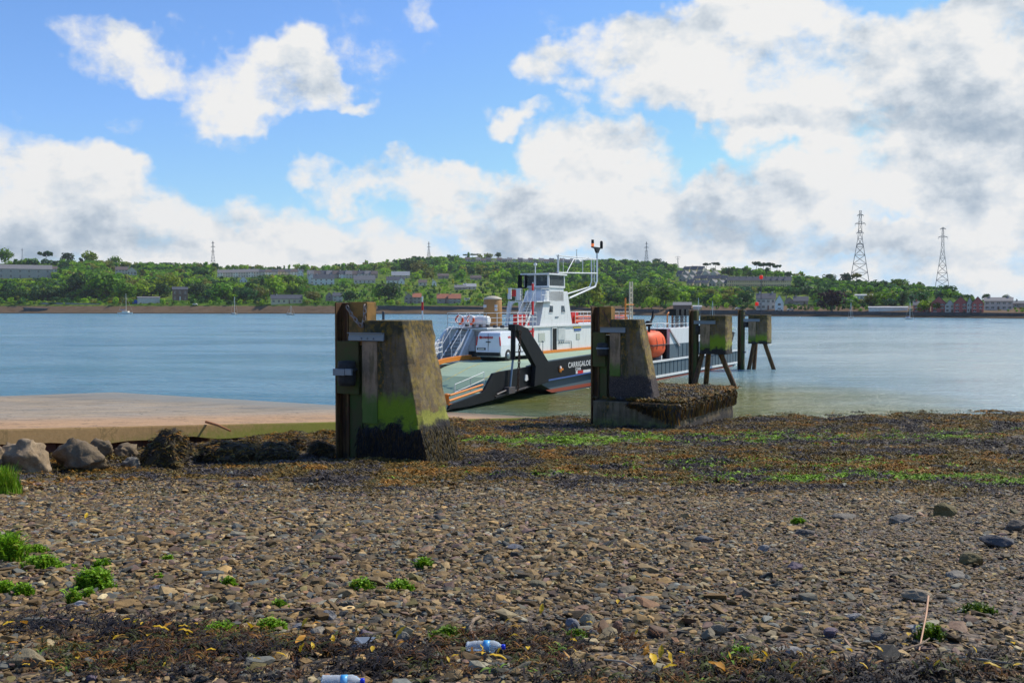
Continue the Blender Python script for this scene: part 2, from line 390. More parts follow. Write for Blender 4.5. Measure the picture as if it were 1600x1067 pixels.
def ground_colour(x, y):
    n = fbm(x*1.1, y*1.1, 4, 51)[:, None]; n2 = fbm(x*5, y*5, 3, 52)[:, None]
    c = np.array([.085, .060, .038])*(1-n)+np.array([.12, .095, .07])*n
    c = c*(.6+.8*n2)
    wd = weed_amount(x, y)[:, None]
    wc = np.array([.075, .050, .018])*(1-n2)+np.array([.06, .055, .045])*n2
    c = c*(1-wd*.8)+wc*wd*.8
    gr = np.clip(green_amount(x, y), 0, 1)[:, None]; c = c*(1-gr*.7)+np.array([.15, .25, .02])*gr*.7
    wl = wrack_line(x, y)[:, None]; c = c*(1-wl*.75)+np.array([.02, .015, .01])*wl*.75
    return c
def grid_mesh(name, xs, ys, zf, material, cf=None, smooth=True):
    X, Y = np.meshgrid(xs, ys); x = X.ravel(); y = Y.ravel(); V = np.stack([x, y, zf(x, y)], 1)
    nx = len(xs); ny = len(ys); i = (np.arange(ny-1)[:, None]*nx+np.arange(nx-1)[None, :]).ravel()
    Fq = np.stack([i, i+1, i+nx+1, i+nx], 1)
    return np_mesh(name, V, Fq, material, cf(x, y) if cf else None, smooth)

def shoremat():
    m, g, b = newmat('shore_ground'); b.inputs['Roughness'].default_value = .8
    a = g.n('ShaderNodeVertexColor'); a.layer_name = 'Col'; tcn = g.n('ShaderNodeTexCoord'); p = tcn.outputs['Object']
    v = g.voro(p, 26, out='Color'); v2 = g.voro(p, 26); n = g.noise(p, 9, 6, .7)
    s = g.n('ShaderNodeSeparateColor'); g.put(s.inputs[0], v)
    c = g.mix(1.0, a.outputs[0], g.ramp(s.outputs[0], [(0, (.45, .42, .40)), (.5, (1., .95, .9)), (1, (1.8, 1.7, 1.6))]), 'MULTIPLY')
    c = g.mix(1.0, c, g.ramp(n, [(.3, (.6,)*3), (.7, (1.35,)*3)]), 'MULTIPLY')
    g.put(b.inputs['Base Color'], c)
    bn = g.n('ShaderNodeBump'); bn.inputs['Strength'].default_value = .9; bn.inputs['Distance'].default_value = .03
    g.put(bn.inputs['Height'], g.m('ADD', v2, g.m('MULTIPLY', n, .8))); g.put(b.inputs['Normal'], bn.outputs[0])
    return m
SHORE = shoremat()
xs = np.concatenate([np.arange(-120, -45, 5), np.arange(-45, -12, .6), np.arange(-12, 14, .16), np.arange(14, 45, .6), np.arange(45, 200, 5)])
ys = np.concatenate([np.arange(-25, 2, 1.0), np.arange(2, 12, .12), np.arange(12, 34, .16), np.arange(34, 60, .35), np.arange(60, 205, 6)])
fore = grid_mesh('foreshore_ground', xs, ys, beach_z, SHORE, ground_colour); tag(fore, 'shingle foreshore sloping down to the water', None, None, 'structure')

def watermat():
    m, g, b = newmat('river_water')
    geo = g.n('ShaderNodeNewGeometry'); p = geo.outputs['Position']
    sp = g.n('ShaderNodeSeparateXYZ'); g.put(sp.inputs[0], p)
    # silt stirred up by the ferry in the shallows by the slip: the water itself is greener there
    dx = g.m('SUBTRACT', sp.outputs[0], 9.0); dy = g.m('SUBTRACT', sp.outputs[1], 60.0)
    rr = g.m('ADD', g.m('MULTIPLY', g.m('MULTIPLY', dx, dx), 1/340.), g.m('MULTIPLY', g.m('MULTIPLY', dy, dy), 1/620.))
    n = g.noise(g.vm('MULTIPLY', p, (.5, 1, 1)), .12, 4, .6)
    sil = g.m('MULTIPLY', g.ss(g.m('ADD', rr, g.m('MULTIPLY', n, 1.1)), 1.75, .55), 1.0)
    far = g.noise(g.vm('MULTIPLY', p, (.25, 1.5, 1)), .012, 5, .6)
    base = g.mix(g.ss(far, .35, .65), (.085, .255, .375), (.105, .285, .375))
    patch = g.noise(g.vm('MULTIPLY', p, (.30, 1.0, 1)), .05, 8, .72)
    pm = g.ss(patch, .40, .60)
    base = g.mix(g.m('MULTIPLY', pm, .45), base, (.14, .30, .37))
    shoal_sheen = g.m('MULTIPLY', g.ss(sp.outputs[0], 0.0, 45.0), g.ss(sp.outputs[1], 420.0, 60.0))      # silty shallows to the right, with silvery cloud sheen painted into the colour
    base = g.mix(g.m('MULTIPLY', shoal_sheen, .8), base, (.34, .42, .39))
    g.put(b.inputs['Base Color'], g.mix(sil, base, (.15, .155, .02)))
    b.inputs['IOR'].default_value = 1.33
    g.put(b.inputs['Roughness'], g.m('MULTIPLY_ADD', pm, .12, .10))
    h1 = g.noise(g.vm('MULTIPLY', p, (.7, 2.0, 1)), .45, 5, .62, .5); h2 = g.noise(g.vm('MULTIPLY', p, (.8, 1.8, 1)), 2.2, 4, .62, .3); h3 = g.noise(g.vm('MULTIPLY', p, (.3, 1, 1)), .06, 3, .5)
    amp = g.m('MULTIPLY_ADD', pm, .7, .6)
    h = g.m('ADD', g.m('MULTIPLY', g.m('ADD', g.m('MULTIPLY', h1, .45), g.m('MULTIPLY', h2, .15)), amp), g.m('MULTIPLY', h3, .6))
    bn = g.n('ShaderNodeBump'); bn.inputs['Strength'].default_value = 1.0; bn.inputs['Distance'].default_value = 1.5
    g.put(bn.inputs['Height'], h); g.put(b.inputs['Normal'], bn.outputs[0])
    return m
WM = watermat()
wx = np.array([-4000, -2000, -900, -300, -100, 0, 100, 300, 900, 2000, 4000.]); wy = np.array([30, 60, 100, 200, 400, 700, 900, 1300, 2500.])
water = grid_mesh('river_water', wx, wy, lambda x, y: 0*x, WM, None, False); tag(water, kind='structure')

# slipway ---------------------------------------------------------
def slipmat():
    m, g, b = newmat('slipway_concrete'); b.inputs['Specular IOR Level'].default_value = .12; geo = g.n('ShaderNodeNewGeometry'); p = geo.outputs['Position']
    tcn = g.n('ShaderNodeTexCoord'); o = tcn.outputs['Object']
    st = g.noise(g.vm('MULTIPLY', o, (1.2, .10, 1)), 1.0, 6, .6)     # wheel and tide streaks run along the slip
    st2 = g.noise(g.vm('MULTIPLY', o, (3.5, .25, 1)), 1.4, 4, .6)
    fine = g.noise(o, 7, 6, .7)
    sx = g.n('ShaderNodeSeparateXYZ'); g.put(sx.inputs[0], o)
    c = g.ramp(st, [(.34, (.25, .235, .21)), (.46, (.42, .32, .21)), (.54, (.31, .285, .25)), (.66, (.48, .36, .23))])
    edge = g.ss(g.m('ADD', sx.outputs[0], g.m('MULTIPLY', st, 2.0)), -9.0, -2.0)
    c = g.mix(g.m('MULTIPLY', edge, .72), c, (.52, .30, .15))
    jx = g.m('ABSOLUTE', g.m('SUBTRACT', g.m('FRACT', g.m('MULTIPLY', sx.outputs[1], 1/4.6)), .5)); c = g.mix(g.m('MULTIPLY', g.ss(jx, .012, .004), .6), c, (.10, .085, .06))
    c = g.mix(1.0, c, g.ramp(st2, [(.36, (.80, .80, .81)), (.64, (1.12, 1.10, 1.05))]), 'MULTIPLY')
    c = g.mix(1.0, c, g.ramp(fine, [(.35, (.70,)*3), (.65, (1.15,)*3)]), 'MULTIPLY')
    sz = g.n('ShaderNodeSeparateXYZ'); g.put(sz.inputs[0], p)
    crk = g.voro(g.vm('ADD', o, g.vm('SCALE', g.noise(o, 1.2, 4, .6, color=True), sc=1.5)), .35, 'DISTANCE_TO_EDGE'); c = g.mix(g.m('MULTIPLY', g.ss(crk, .016, .004), .7), c, (.09, .075, .05))
    blot = g.noise(g.vm('MULTIPLY', o, (.8, .25, 1)), .5, 6, .7); c = g.mix(g.m('MULTIPLY', g.ss(blot, .52, .62), .5), c, (.17, .15, .115))
    wet = g.ss(g.m('ADD', sz.outputs[2], g.m('MULTIPLY', fine, .3)), .75, .2)
    c = g.mix(g.m('MULTIPLY', wet, .65), c, (.16, .15, .11))
    nrm = g.n('ShaderNodeSeparateXYZ'); g.put(nrm.inputs[0], geo.outputs['Normal'])
    side = g.ss(nrm.outputs[2], .7, .4)
    alg = g.m('MULTIPLY', side, g.ss(g.m('ADD', sz.outputs[2], g.m('MULTIPLY', fine, .9)), 2.55, 1.9))
    c = g.mix(g.m('MULTIPLY', side, .7), c, (.27, .18, .075))
    c = g.mix(g.m('MULTIPLY', alg, .8), c, (.17, .20, .03))
    g.put(b.inputs['Base Color'], c); g.put(b.inputs['Roughness'], g.m('MULTIPLY_ADD', wet, -.4, .75))
    bn = g.n('ShaderNodeBump'); bn.inputs['Strength'].default_value = .5; bn.inputs['Distance'].default_value = .03
    g.put(bn.inputs['Height'], g.noise(o, 4, 8, .75)); g.put(b.inputs['Normal'], bn.outputs[0])
    return m
SLIP = slipmat()
AXR = -math.atan2(.4755, .8797)         # the line of the ferry, slip and dolphins
Lx, Ly = .4755, .8797
def frame(ox, oy):
    def f(v): return Vector((ox+v[0]*Ly+v[1]*Lx, oy-v[0]*Lx+v[1]*Ly, v[2]))
    def inv(P): dx = P.x-ox; dy = P.y-oy; return Vector((dx*Ly-dy*Lx, dx*Lx+dy*Ly, P.z))
    return f, inv
SO = at_z(845, 652, 0.0); sf, sinv = frame(SO.x, SO.y)
def slip_z(lx, ly):                      # local: x right, y towards the ferry
    k = np.clip(-lx/26, 0, 1)
    return np.where(ly < 0, -.088*ly*(1-.22*k), -.055*ly)-.0*lx-.18*k*np.clip(-ly/8, 0, 1)
def strip(lx0, lx1, nx, ly0, ly1, ny, thick):
    mb = MB(); xs_ = np.linspace(lx0, lx1, nx); ys_ = np.linspace(ly0, ly1, ny)
    for j, yy in enumerate(ys_):
        for i, xx in enumerate(xs_): mb.v.append((float(xx), float(yy), float(slip_z(xx, yy))))
    for j in range(ny-1):
        for i in range(nx-1):
            a = j*nx+i; mb.f.append((a, a+1, a+nx+1, a+nx)); mb.sm.append(False)
    b0 = len(mb.v)
    for j, yy in enumerate(ys_): # front face drops by `thick`
        zz = float(slip_z(lx1, yy)); wob = .05*math.sin(yy*1.1)+.03*math.sin(yy*2.7)
        mb.v.append((float(lx1)+.01, float(yy), zz-.04)); mb.v.append((float(lx1), float(yy), zz-thick-wob)); mb.v.append((float(lx1)-.35, float(yy), zz-thick-wob))
    for j in range(ny-1):
        a = j*nx+nx-1; q0 = b0+3*j
        mb.f += [(a, q0, q0+3, a+nx), (q0, q0+1, q0+4, q0+3), (q0+1, q0+2, q0+5, q0+4)]; mb.sm += [False]*3
    return mb
me = strip(-32, 0, 40, -45, 14, 120, .42)
sl_o = me.build('slipway', SLIP); sl_o.location = (SO.x, SO.y, 0); sl_o.rotation_euler = (0, 0, AXR)
tag(sl_o, 'broad pale concrete slipway running down into the river', None, None, 'structure')
# sheet piling under the edge
M['rustsheet'] = mat('rusted_sheet', (.13, .035, .02), .8, .2, (.045, .02, .015), 2.5, .8, .5)
t = thing('sheet_pile_wall', 'rust red corrugated sheet piling under the slipway edge', 'retaining wall', (SO.x, SO.y, 0), AXR)
mb = MB(); yy = -45.0; k = 0
prof = []
while yy < -12:
    off = (0, 0, -.22, -.22)[k % 4]; prof.append((yy, off)); yy += (.55, .18, .55, .18)[k % 4]; k += 1
for (y0, o0), (y1, o1) in zip(prof[:-1], prof[1:]):
    z0 = float(slip_z(0, y0))-.30; z1 = float(slip_z(0, y1))-.30
    mb.add([(-.16+o0, y0, z0-2), (-.16+o1, y1, z1-2), (-.16+o1, y1, z1), (-.16+o0, y0, z0)], [(0, 1, 2, 3)])
    mb.add([(-.20+o0, y0, z0-2), (-.20+o1, y1, z1-2), (-.20+o1, y1, z1), (-.20+o0, y0, z0)], [(3, 2, 1, 0)])
mb.build('piling', M['rustsheet'], t)

# ================================================================ weed tufts (bladderwrack)
WEEDM = colmat('wrack', .62, .22, .12, .3, 18.)
PAL_WEED = np.array([[.175,.100,.016],[.140,.092,.018],[.105,.074,.026],[.064,.050,.040],[.098,.084,.078],[.27,.125,.016],[.052,.043,.040],[.15,.125,.045]])
def tufts(cx, cy, cz, size, col, nb=7, rise=.35, segs=2, hang=None, width=.16):
    """bunches of strap-like fronds; all arrays of length n; returns V, F, C"""
    n = len(cx); K = n*nb; idx = np.repeat(np.arange(n), nb)
    ang = rng.uniform(0, 2*np.pi, K); ln = size[idx]*rng.uniform(.5, 1.25, K); wd = ln*width*rng.uniform(.6, 1.5, K)
    dx = np.cos(ang); dy = np.sin(ang); px_ = -dy; py_ = dx
    bx = cx[idx]+rng.normal(0, .25, K)*size[idx]; by = cy[idx]+rng.normal(0, .25, K)*size[idx]; bz = cz[idx]
    tw = rng.uniform(-.6, .6, K); up = rise*rng.uniform(.2, 1.3, K)
    V = []
    for s in range(segs+1):
        u = s/segs; rad = ln*u; h = ln*up*np.sin(u*np.pi*.85)*1.0+.005
        wv = wd*(1-.55*u)
        for sg in (-1, 1):
            V.append(np.stack([bx+dx*rad+px_*wv*sg+px_*tw*rad*.5, by+dy*rad+py_*wv*sg+py_*tw*rad*.5, bz+h+sg*wv*.45*np.sin(ang*3)], 1))
    V = np.stack(V, 1); nv = 2*(segs+1); base = (np.arange(K)*nv)[:, None]
    Fq = np.concatenate([base+np.array([2*s, 2*s+1, 2*s+3, 2*s+2])[None] for s in range(segs)], 0)
    C = col[idx]*rng.uniform(.6, 1.45, (K, 1)); C = np.repeat(C, nv, 0)
    return V.reshape(-1, 3), Fq, C
def weedcol(x, y, n):
    a = fbm(x*.8, y*.8, 4, 61); k = np.clip((a-.28)*2.3*8+rng.normal(0, .8, n), 0, 7.99).astype(int)
    order = np.array([6, 3, 4, 2, 1, 0, 7, 5]); c = PAL_WEED[order[k]]
    gr = green_amount(x, y); s = rng.uniform(0, 1, n) < gr*.75
    c = np.where(s[:, None], np.array([.21, .35, .02])*rng.uniform(.4, 1.3, (n, 1)), c); return c
# is a point under the slipway?
def on_slip(x, y):
    dx = x-SO.x; dy = y-SO.y; lx = dx*Ly-dy*Lx; ly = dx*Lx+dy*Ly
    return (lx < .15) & (ly > -46)
n = 90000
y = np.sqrt(rng.uniform(18**2, 55**2, n*2)); y = np.where(rng.uniform(0, 1, n*2) < .45, rng.uniform(18, 32, n*2), y); x = rng.uniform(-1, 1, n*2)*(.56*y+2.5)
keep = (rng.uniform(0, 1, n*2) < weed_amount(x, y)*1.2+.03) & ~on_slip(x, y) & (beach_z(x, y) > -.12); x = x[keep][:n]; y = y[keep][:n]
sz = rng.uniform(.05, .125, len(x))*(1+.022*y)
V, Fq, C = tufts(x, y, beach_z(x, y), sz, weedcol(x, y, len(x)), 6, .34, 2, width=.11)
o = np_mesh('seaweed', V, Fq, WEEDM, C); tag(o, 'olive and rust brown bladderwrack carpeting the lower shore', None, None, 'stuff')
# cast line close to the camera
n = 11500
x = rng.uniform(-4.6, 4.6, n*5); y = rng.uniform(3.6, 7.2, n*5); wl = wrack_line(x, y); k = rng.uniform(0, 1, n*5) < wl; x = x[k][:n]; y = y[k][:n]
PW = np.array([[.014,.012,.014],[.024,.017,.012],[.034,.024,.016],[.070,.028,.008],[.050,.055,.012],[.13,.058,.010],[.18,.10,.012],[.10,.17,.018]])
kk = np.clip(((fbm(x*1.7, y*1.7, 3, 71)-.25)*2*5+rng.normal(0, 1.6, len(x))), 0, 7.99).astype(int)
V, Fq, C = tufts(x, y, beach_z(x, y)+rng.uniform(0, .05, len(x)), rng.uniform(.02, .065, len(x)), PW[kk]*1.25, 8, .38, 3, width=.075)
o = np_mesh('cast_weed', V, Fq, WEEDM, C, True); tag(o, 'dark tangled line of cast weed across the near shingle', None, None, 'stuff')

# ================================================================ stones
STONE = colmat('stone', .72, .35, 0., .32, 26., .5)
def stone_protos(k, npts, seed):
    r_ = np.random.default_rng(seed); out = []
    for i in range(k):
        bm = bmesh.new()
        p = r_.normal(0, 1, (npts, 3)); p /= np.linalg.norm(p, axis=1)[:, None]; p = np.sign(p)*np.abs(p)**.75
        p *= np.array([1, r_.uniform(.5, .95), r_.uniform(.18, .40)]); p *= r_.uniform(.8, 1.1, (npts, 1))
        for q_ in p: bm.verts.new(q_)
        res = bmesh.ops.convex_hull(bm, input=bm.verts)
        bmesh.ops.delete(bm, geom=[v for v in bm.verts if not v.link_faces], context='VERTS')
        bmesh.ops.triangulate(bm, faces=bm.faces); bm.verts.index_update()
        out.append((np.array([v.co[:] for v in bm.verts]), np.array([[v.index for v in f.verts] for f in bm.faces]))); bm.free()
    return out
PAL_ST = np.array([[.24,.165,.085],[.17,.115,.06],[.30,.225,.14],[.12,.095,.07],[.20,.135,.12],[.19,.13,.14],[.13,.145,.175],[.30,.26,.20],[.06,.06,.065],[.22,.22,.22],[.17,.15,.07],[.21,.12,.08]])
PAL_P = np.array([.20,.18,.12,.12,.05,.04,.07,.05,.06,.05,.05,.01])
def scatter_stones(name, x, y, size, protos, lift=.2, tint=None, tilt=.20):
    n = len(x); which = rng.integers(0, len(protos), n); Vs = []; Fs = []; Cs = []; off = 0
    z = beach_z(x, y); cols = PAL_ST[rng.choice(len(PAL_ST), n, p=PAL_P)]*np.exp(rng.normal(-.12, .36, (n, 1)))*np.array([.95, .85, .58])*(tint if tint is not None else 1)
    for w_, (pv, pf) in enumerate(protos):
        i = np.nonzero(which == w_)[0]; m_ = len(i)
        if not m_: continue
        a = rng.uniform(0, 2*np.pi, m_); t1 = rng.normal(0, tilt, m_); t2 = rng.normal(0, tilt, m_); s = size[i][:, None]
        v = pv[None]*np.stack([size[i]*rng.uniform(.8, 1.2, m_), size[i]*rng.uniform(.75, 1.1, m_), size[i]*rng.uniform(.7, 1.5, m_)], 1)[:, None, :]
        X = v[..., 0]; Y = v[..., 1]; Z = v[..., 2]
        Y, Z = Y*np.cos(t1)[:, None]-Z*np.sin(t1)[:, None], Y*np.sin(t1)[:, None]+Z*np.cos(t1)[:, None]
        X, Z = X*np.cos(t2)[:, None]-Z*np.sin(t2)[:, None], X*np.sin(t2)[:, None]+Z*np.cos(t2)[:, None]
        X, Y = X*np.cos(a)[:, None]-Y*np.sin(a)[:, None], X*np.sin(a)[:, None]+Y*np.cos(a)[:, None]
        P_ = np.stack([X+x[i][:, None], Y+y[i][:, None], Z+(z[i]+size[i]*lift*rng.uniform(.2, 1.4, m_))[:, None]], -1)
        nv = pv.shape[0]
        Vs.append(P_.reshape(-1, 3)); Fs.append((pf[None]+(off+np.arange(m_)*nv)[:, None, None]).reshape(-1, 3)); off += m_*nv
        Cs.append(np.repeat(cols[i], nv, 0))
    return np_mesh(name, np.concatenate(Vs), np.concatenate(Fs), STONE, np.concatenate(Cs))
PR = stone_protos(26, 15, 3)
def shingle(n, y0, y1, med, sig, seedpow=2.0):
    y = (rng.uniform(y0**seedpow, y1**seedpow, n))**(1/seedpow); x = rng.uniform(-1, 1, n)*(.56*y+1.8)
    s = np.exp(rng.normal(math.log(med), sig, n)); fine_ = np.clip((x/y-.05)*3, 0, 1)*np.clip((9.5-np.abs(y-9.5))/4, 0, 1)
    s = np.minimum(s*(1-.38*fine_)*(.62+.78*fbm(x*.55, y*.8, 3, 88)), .095); return x, y, s
x, y, s = shingle(172000, 3.7, 21.5, .0275, .45)
wd = weed_amount(x, y); k = (rng.uniform(0, 1, len(x)) > wd*.6); x, y, s = x[k], y[k], s[k]
k = rng.uniform(0, 1, len(x)) > wrack_line(x, y)*.8; x, y, s = x[k], y[k], s[k]
o = scatter_stones('shingle', x, y, s, PR); tag(o, 'loose brown and purple slate shingle covering the upper beach', None, None, 'stuff')
x, y, s = shingle(24000, 3.6, 9.5, .017, .4); o = scatter_stones('fine_gravel', x, y, s, PR, .9); tag(o, 'fine gravel between the shingle stones', None, None, 'stuff')
x, y, s = shingle(9000, 19, 48, .065, .4, 1.2)
k = (rng.uniform(0, 1, len(x)) < .7) & ~on_slip(x, y) & (beach_z(x, y) > 0); o = scatter_stones('shore_stones', x[k], y[k], s[k], PR, .3, .8); tag(o, 'weedy stones scattered through the bladderwrack', None, None, 'stuff'); 
# ================================================================ dolphins and fender piles
def pillarmat(name, zdark, zgreen, ztop, warm=.5, slime=1.0, dkc=(.011, .009, .009)):
    """old concrete: black weed line, green algae belt, lichen at the head; all by height on the real block"""
    m, g, b = newmat(name); b.inputs['Roughness'].default_value = .85
    geo = g.n('ShaderNodeNewGeometry'); p = geo.outputs['Position']; s = g.n('ShaderNodeSeparateXYZ'); g.put(s.inputs[0], p); z = s.outputs[2]
    tcn = g.n('ShaderNodeTexCoord'); o = tcn.outputs['Object']; so = g.n('ShaderNodeSeparateXYZ'); g.put(so.inputs[0], o)
    n1 = g.noise(o, 1.3, 6, .65); n2 = g.noise(o, 7, 6, .7); n3 = g.noise(g.vm('MULTIPLY', o, (5, 5, .6)), 1.2, 5, .65); n4 = g.noise(o, 28, 4, .7)
    c = g.mix(g.ss(n1, .35, .65), (.20, .145, .085), (.095, .070, .042))
    c = g.mix(g.m('MULTIPLY', g.ss(n3, .46, .62), .75), c, (.060, .050, .022))
    c = g.mix(g.m('MULTIPLY', g.ss(n2, .56, .72), .5), c, (.33, .25, .17))
    lich = g.m('MULTIPLY', g.ss(g.m('ADD', g.m('MULTIPLY', n2, .5), g.m('MULTIPLY', n3, .5)), .47, .60), warm)
    up = g.ss(g.m('ADD', z, g.m('MULTIPLY', n1, 1.0)), ztop-2.2, ztop+.4)
    c = g.mix(g.m('MULTIPLY', lich, g.m('MULTIPLY_ADD', up, .6, .4)), c, (.25, .13, .005))
    nn = g.n('ShaderNodeSeparateXYZ'); g.put(nn.inputs[0], geo.outputs['Normal'])
    rf = g.ss(g.m('ADD', g.m('MULTIPLY', nn.outputs[0], Ly), g.m('MULTIPLY', nn.outputs[1], -Lx)), .5, .8)      # yellow sunlight on the right flank painted in, along with its lichen
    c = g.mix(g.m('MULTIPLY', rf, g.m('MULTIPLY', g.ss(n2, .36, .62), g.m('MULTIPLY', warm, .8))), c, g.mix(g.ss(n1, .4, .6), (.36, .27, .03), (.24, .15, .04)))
    topd = g.ss(g.m('SUBTRACT', g.m('MULTIPLY', n3, 1.1), g.m('SUBTRACT', ztop, z)), -.05, .3)
    c = g.mix(g.m('MULTIPLY', topd, .85), c, g.mix(g.ss(n2, .45, .6), (.030, .028, .010), (.16, .10, .008)))
    mid = g.m('MULTIPLY', g.ss(g.m('ABSOLUTE', g.m('ADD', g.m('SUBTRACT', so.outputs[0], .78), g.m('MULTIPLY_ADD', n1, .7, -.35))), .26, .10), g.ss(n3, .40, .55)); c = g.mix(g.m('MULTIPLY', mid, .8), c, g.mix(g.ss(n2, .50, .62), (.035, .035, .010), (.30, .15, .008)))
    gz = g.m('ADD', z, g.m('MULTIPLY_ADD', n1, 1.5, -.75))
    gz = g.m('ADD', gz, g.m('MULTIPLY_ADD', n2, .45, -.22))
    gb = g.m('MULTIPLY', g.ss(gz, zgreen+.40, zgreen-.16), slime)
    gb = g.m('MULTIPLY', gb, g.m('MULTIPLY_ADD', g.ss(g.m('ADD', n2, g.m('MULTIPLY', gb, .5)), .45, .75), .75, .25))
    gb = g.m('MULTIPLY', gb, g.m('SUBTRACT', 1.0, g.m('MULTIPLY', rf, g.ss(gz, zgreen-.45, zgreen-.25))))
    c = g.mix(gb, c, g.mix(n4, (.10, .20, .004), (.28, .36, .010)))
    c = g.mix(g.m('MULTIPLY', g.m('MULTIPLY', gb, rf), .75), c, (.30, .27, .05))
    dk = g.ss(gz, zdark+.18, zdark-.14)
    c = g.mix(dk, c, g.mix(g.ss(n4, .45, .6), dkc, tuple(x*3.5 for x in dkc)))
    g.put(b.inputs['Base Color'], c)
    bn = g.n('ShaderNodeBump'); bn.inputs['Strength'].default_value = .8; bn.inputs['Distance'].default_value = .04
    g.put(bn.inputs['Height'], g.m('ADD', g.m('MULTIPLY', n2, .6), g.m('ADD', g.m('MULTIPLY', n4, .35), g.m('MULTIPLY', dk, g.noise(o, 16, 5, .8))))); g.put(b.inputs['Normal'], bn.outputs[0])
    return m
def pilemat(name, zwet):
    m, g, b = newmat(name); b.inputs['Roughness'].default_value = .8
    geo = g.n('ShaderNodeNewGeometry'); s = g.n('ShaderNodeSeparateXYZ'); g.put(s.inputs[0], geo.outputs['Position']); z = s.outputs[2]
    tcn = g.n('ShaderNodeTexCoord'); o = tcn.outputs['Object']; n3 = g.noise(g.vm('MULTIPLY', o, (6, 6, .5)), 1.3, 5, .65); n2 = g.noise(o, 6, 6, .7)
    c = g.ramp(n3, [(.3, (.022, .013, .009)), (.48, (.10, .038, .012)), (.6, (.17, .09, .025)), (.75, (.04, .03, .016))])
    c = g.mix(g.m('MULTIPLY', g.ss(n2, .5, .65), .5), c, (.035, .05, .008))
    c = g.mix(g.m('MULTIPLY', g.ss(g.m('ADD', z, n2), zwet+.7, zwet+.2), .9), c, (.010, .010, .010))
    g.put(b.inputs['Base Color'], c); bn = g.n('ShaderNodeBump'); bn.inputs['Strength'].default_value = .6; bn.inputs['Distance'].default_value = .03
    g.put(bn.inputs['Height'], g.m('ADD', n3, n2)); g.put(b.inputs['Normal'], bn.outputs[0]); return m
M['timber'] = mat('timber_face', (.30, .155, .035), .85, 0, (.07, .06, .018), 2.2, .95, .5)
M['timbergreen'] = mat('slimy_timber', (.07, .06, .015), .8, 0, (.045, .085, .01), 2.0, .9, .5)
def loft_block(mb, w0, w1, l0, l1, z0, z1, nz=18, nx=8, ny=6, jit=.018, xoff=0., rnd=.06):
    """subdivided battered block with worn arrises"""
    ring = []
    for i in range(nx): ring.append((i/nx, 0))
    for i in range(ny): ring.append((1, i/ny))
    for i in range(nx): ring.append((1-i/nx, 1))
    for i in range(ny): ring.append((0, 1-i/ny))
    m_ = len(ring); vs = []
    r_ = random.Random(int(w0*100+z1*10))
    for k in range(nz+1):
        u = k/nz; ww = w0+(w1-w0)*u; ll = l0+(l1-l0)*u; z = z0+(z1-z0)*u
        for (a, bb) in ring:
            ca = (a in (0, 1)) and (bb in (0, 1)); e = rnd*r_.uniform(.5, 1.6) if ca else 0
            xx = a*ww+(-e if a == 1 else e if a == 0 and ca else 0); yy = bb*ll+(-e if bb == 1 and ca else e if bb == 0 and ca else 0)+(l0-ll)*.5
            vs.append((xx+xoff+r_.uniform(-jit, jit), yy+r_.uniform(-jit, jit), z+(r_.uniform(-jit, jit) if 0 < k < nz else 0)))
    fs = [(k*m_+i, k*m_+(i+1) % m_, (k+1)*m_+(i+1) % m_, (k+1)*m_+i) for k in range(nz) for i in range(m_)]
    fs += [tuple(range(m_))[::-1], tuple(nz*m_+i for i in range(m_))]
    return mb.add(vs, fs)
def chain(mb, pts, L_=.16, r=.018):
    pts = [Vector(p) for p in pts]; seg = []; tot = 0
    for a, b_ in zip(pts[:-1], pts[1:]): seg.append((tot, (b_-a).length, a, b_)); tot += (b_-a).length
    nl = max(2, int(tot/(L_*.72)))
    for i in range(nl):
        s = (i+.5)*tot/nl
        for (t0, l_, a, b_) in seg:
            if t0 <= s <= t0+l_+1e-6: c = a.lerp(b_, (s-t0)/l_); d = (b_-a).normalized(); break
        up = Vector((0, 1, 0)) if abs(d.y) < .9 else Vector((0, 0, 1)); sd = d.cross(up).normalized()
        if i % 2: sd = sd.cross(d).normalized()
        ring = []
        for k in range(10):
            a_ = 2*math.pi*k/10; ring.append(c+d*math.cos(a_)*L_*.5+sd*math.sin(a_)*L_*.28)
        ring.append(ring[0]); ring_ = ring[:]
        mb.tube(ring_, r, 5, False)
    return mb
def dolphin(px, d, zb, zt, w0, w1, l0, l1, label, zdark, zgreen, slime=1.0, warm=.5, legs=None, dkc=(.011, .009, .009)):
    X = (px-800)/F*d; f, inv = frame(X, d)
    t = thing('mooring_dolphin', label, 'mooring dolphin', (X, d, 0), AXR, 'concrete mooring dolphins beside the ferry berth')
    pm = pillarmat('dolphin_concrete', zdark, zgreen, zt, warm, slime, dkc)
    mb = MB(); loft_block(mb, w0, w1, l0, l1, zb, zt, jit=.014)
    mb.build('concrete_block', pm, t, .03)
    # slightly recessed pale panel edge on the near face and a joint
    mb = MB(); pw = .36*w1+.1; mb.box(.10, pw, -.035, .03, max(zb+.3, zdark), zt-.62); mb.build('facing_panel', M['facing'], t, .015)
    mb = MB(); mb.box(-.35, .62*w1, -.075, -.040, zt-.58, zt-.36); mb.box(-.35, .62*w1, -.16, -.078, zt-.385, zt-.36)
    mb.box(-.35, .62*w1, -.10, -.078, zt-.60, zt-.47)
    for i in range(3):
        xx = .12+.22*i; mb.lathe([(.028, -.13), (.028, -.10)], 8, (xx, 0, zt-.53), 'Y'); 
    mb.build('steel_bracket', M['galv'], t, .006)
    if legs:
        for (a, b_) in legs:
            A_ = inv(Vector(a)); B_ = inv(Vector(b_)); e = A_+(B_-A_)*1.35; e0 = A_-(B_-A_)*.05
            mb = MB(); mb.tube([e0, A_.lerp(B_, .3), A_.lerp(B_, .7), e], .19, 12); mb.build('raking_leg', M['leg'], t)
    return t, f, inv
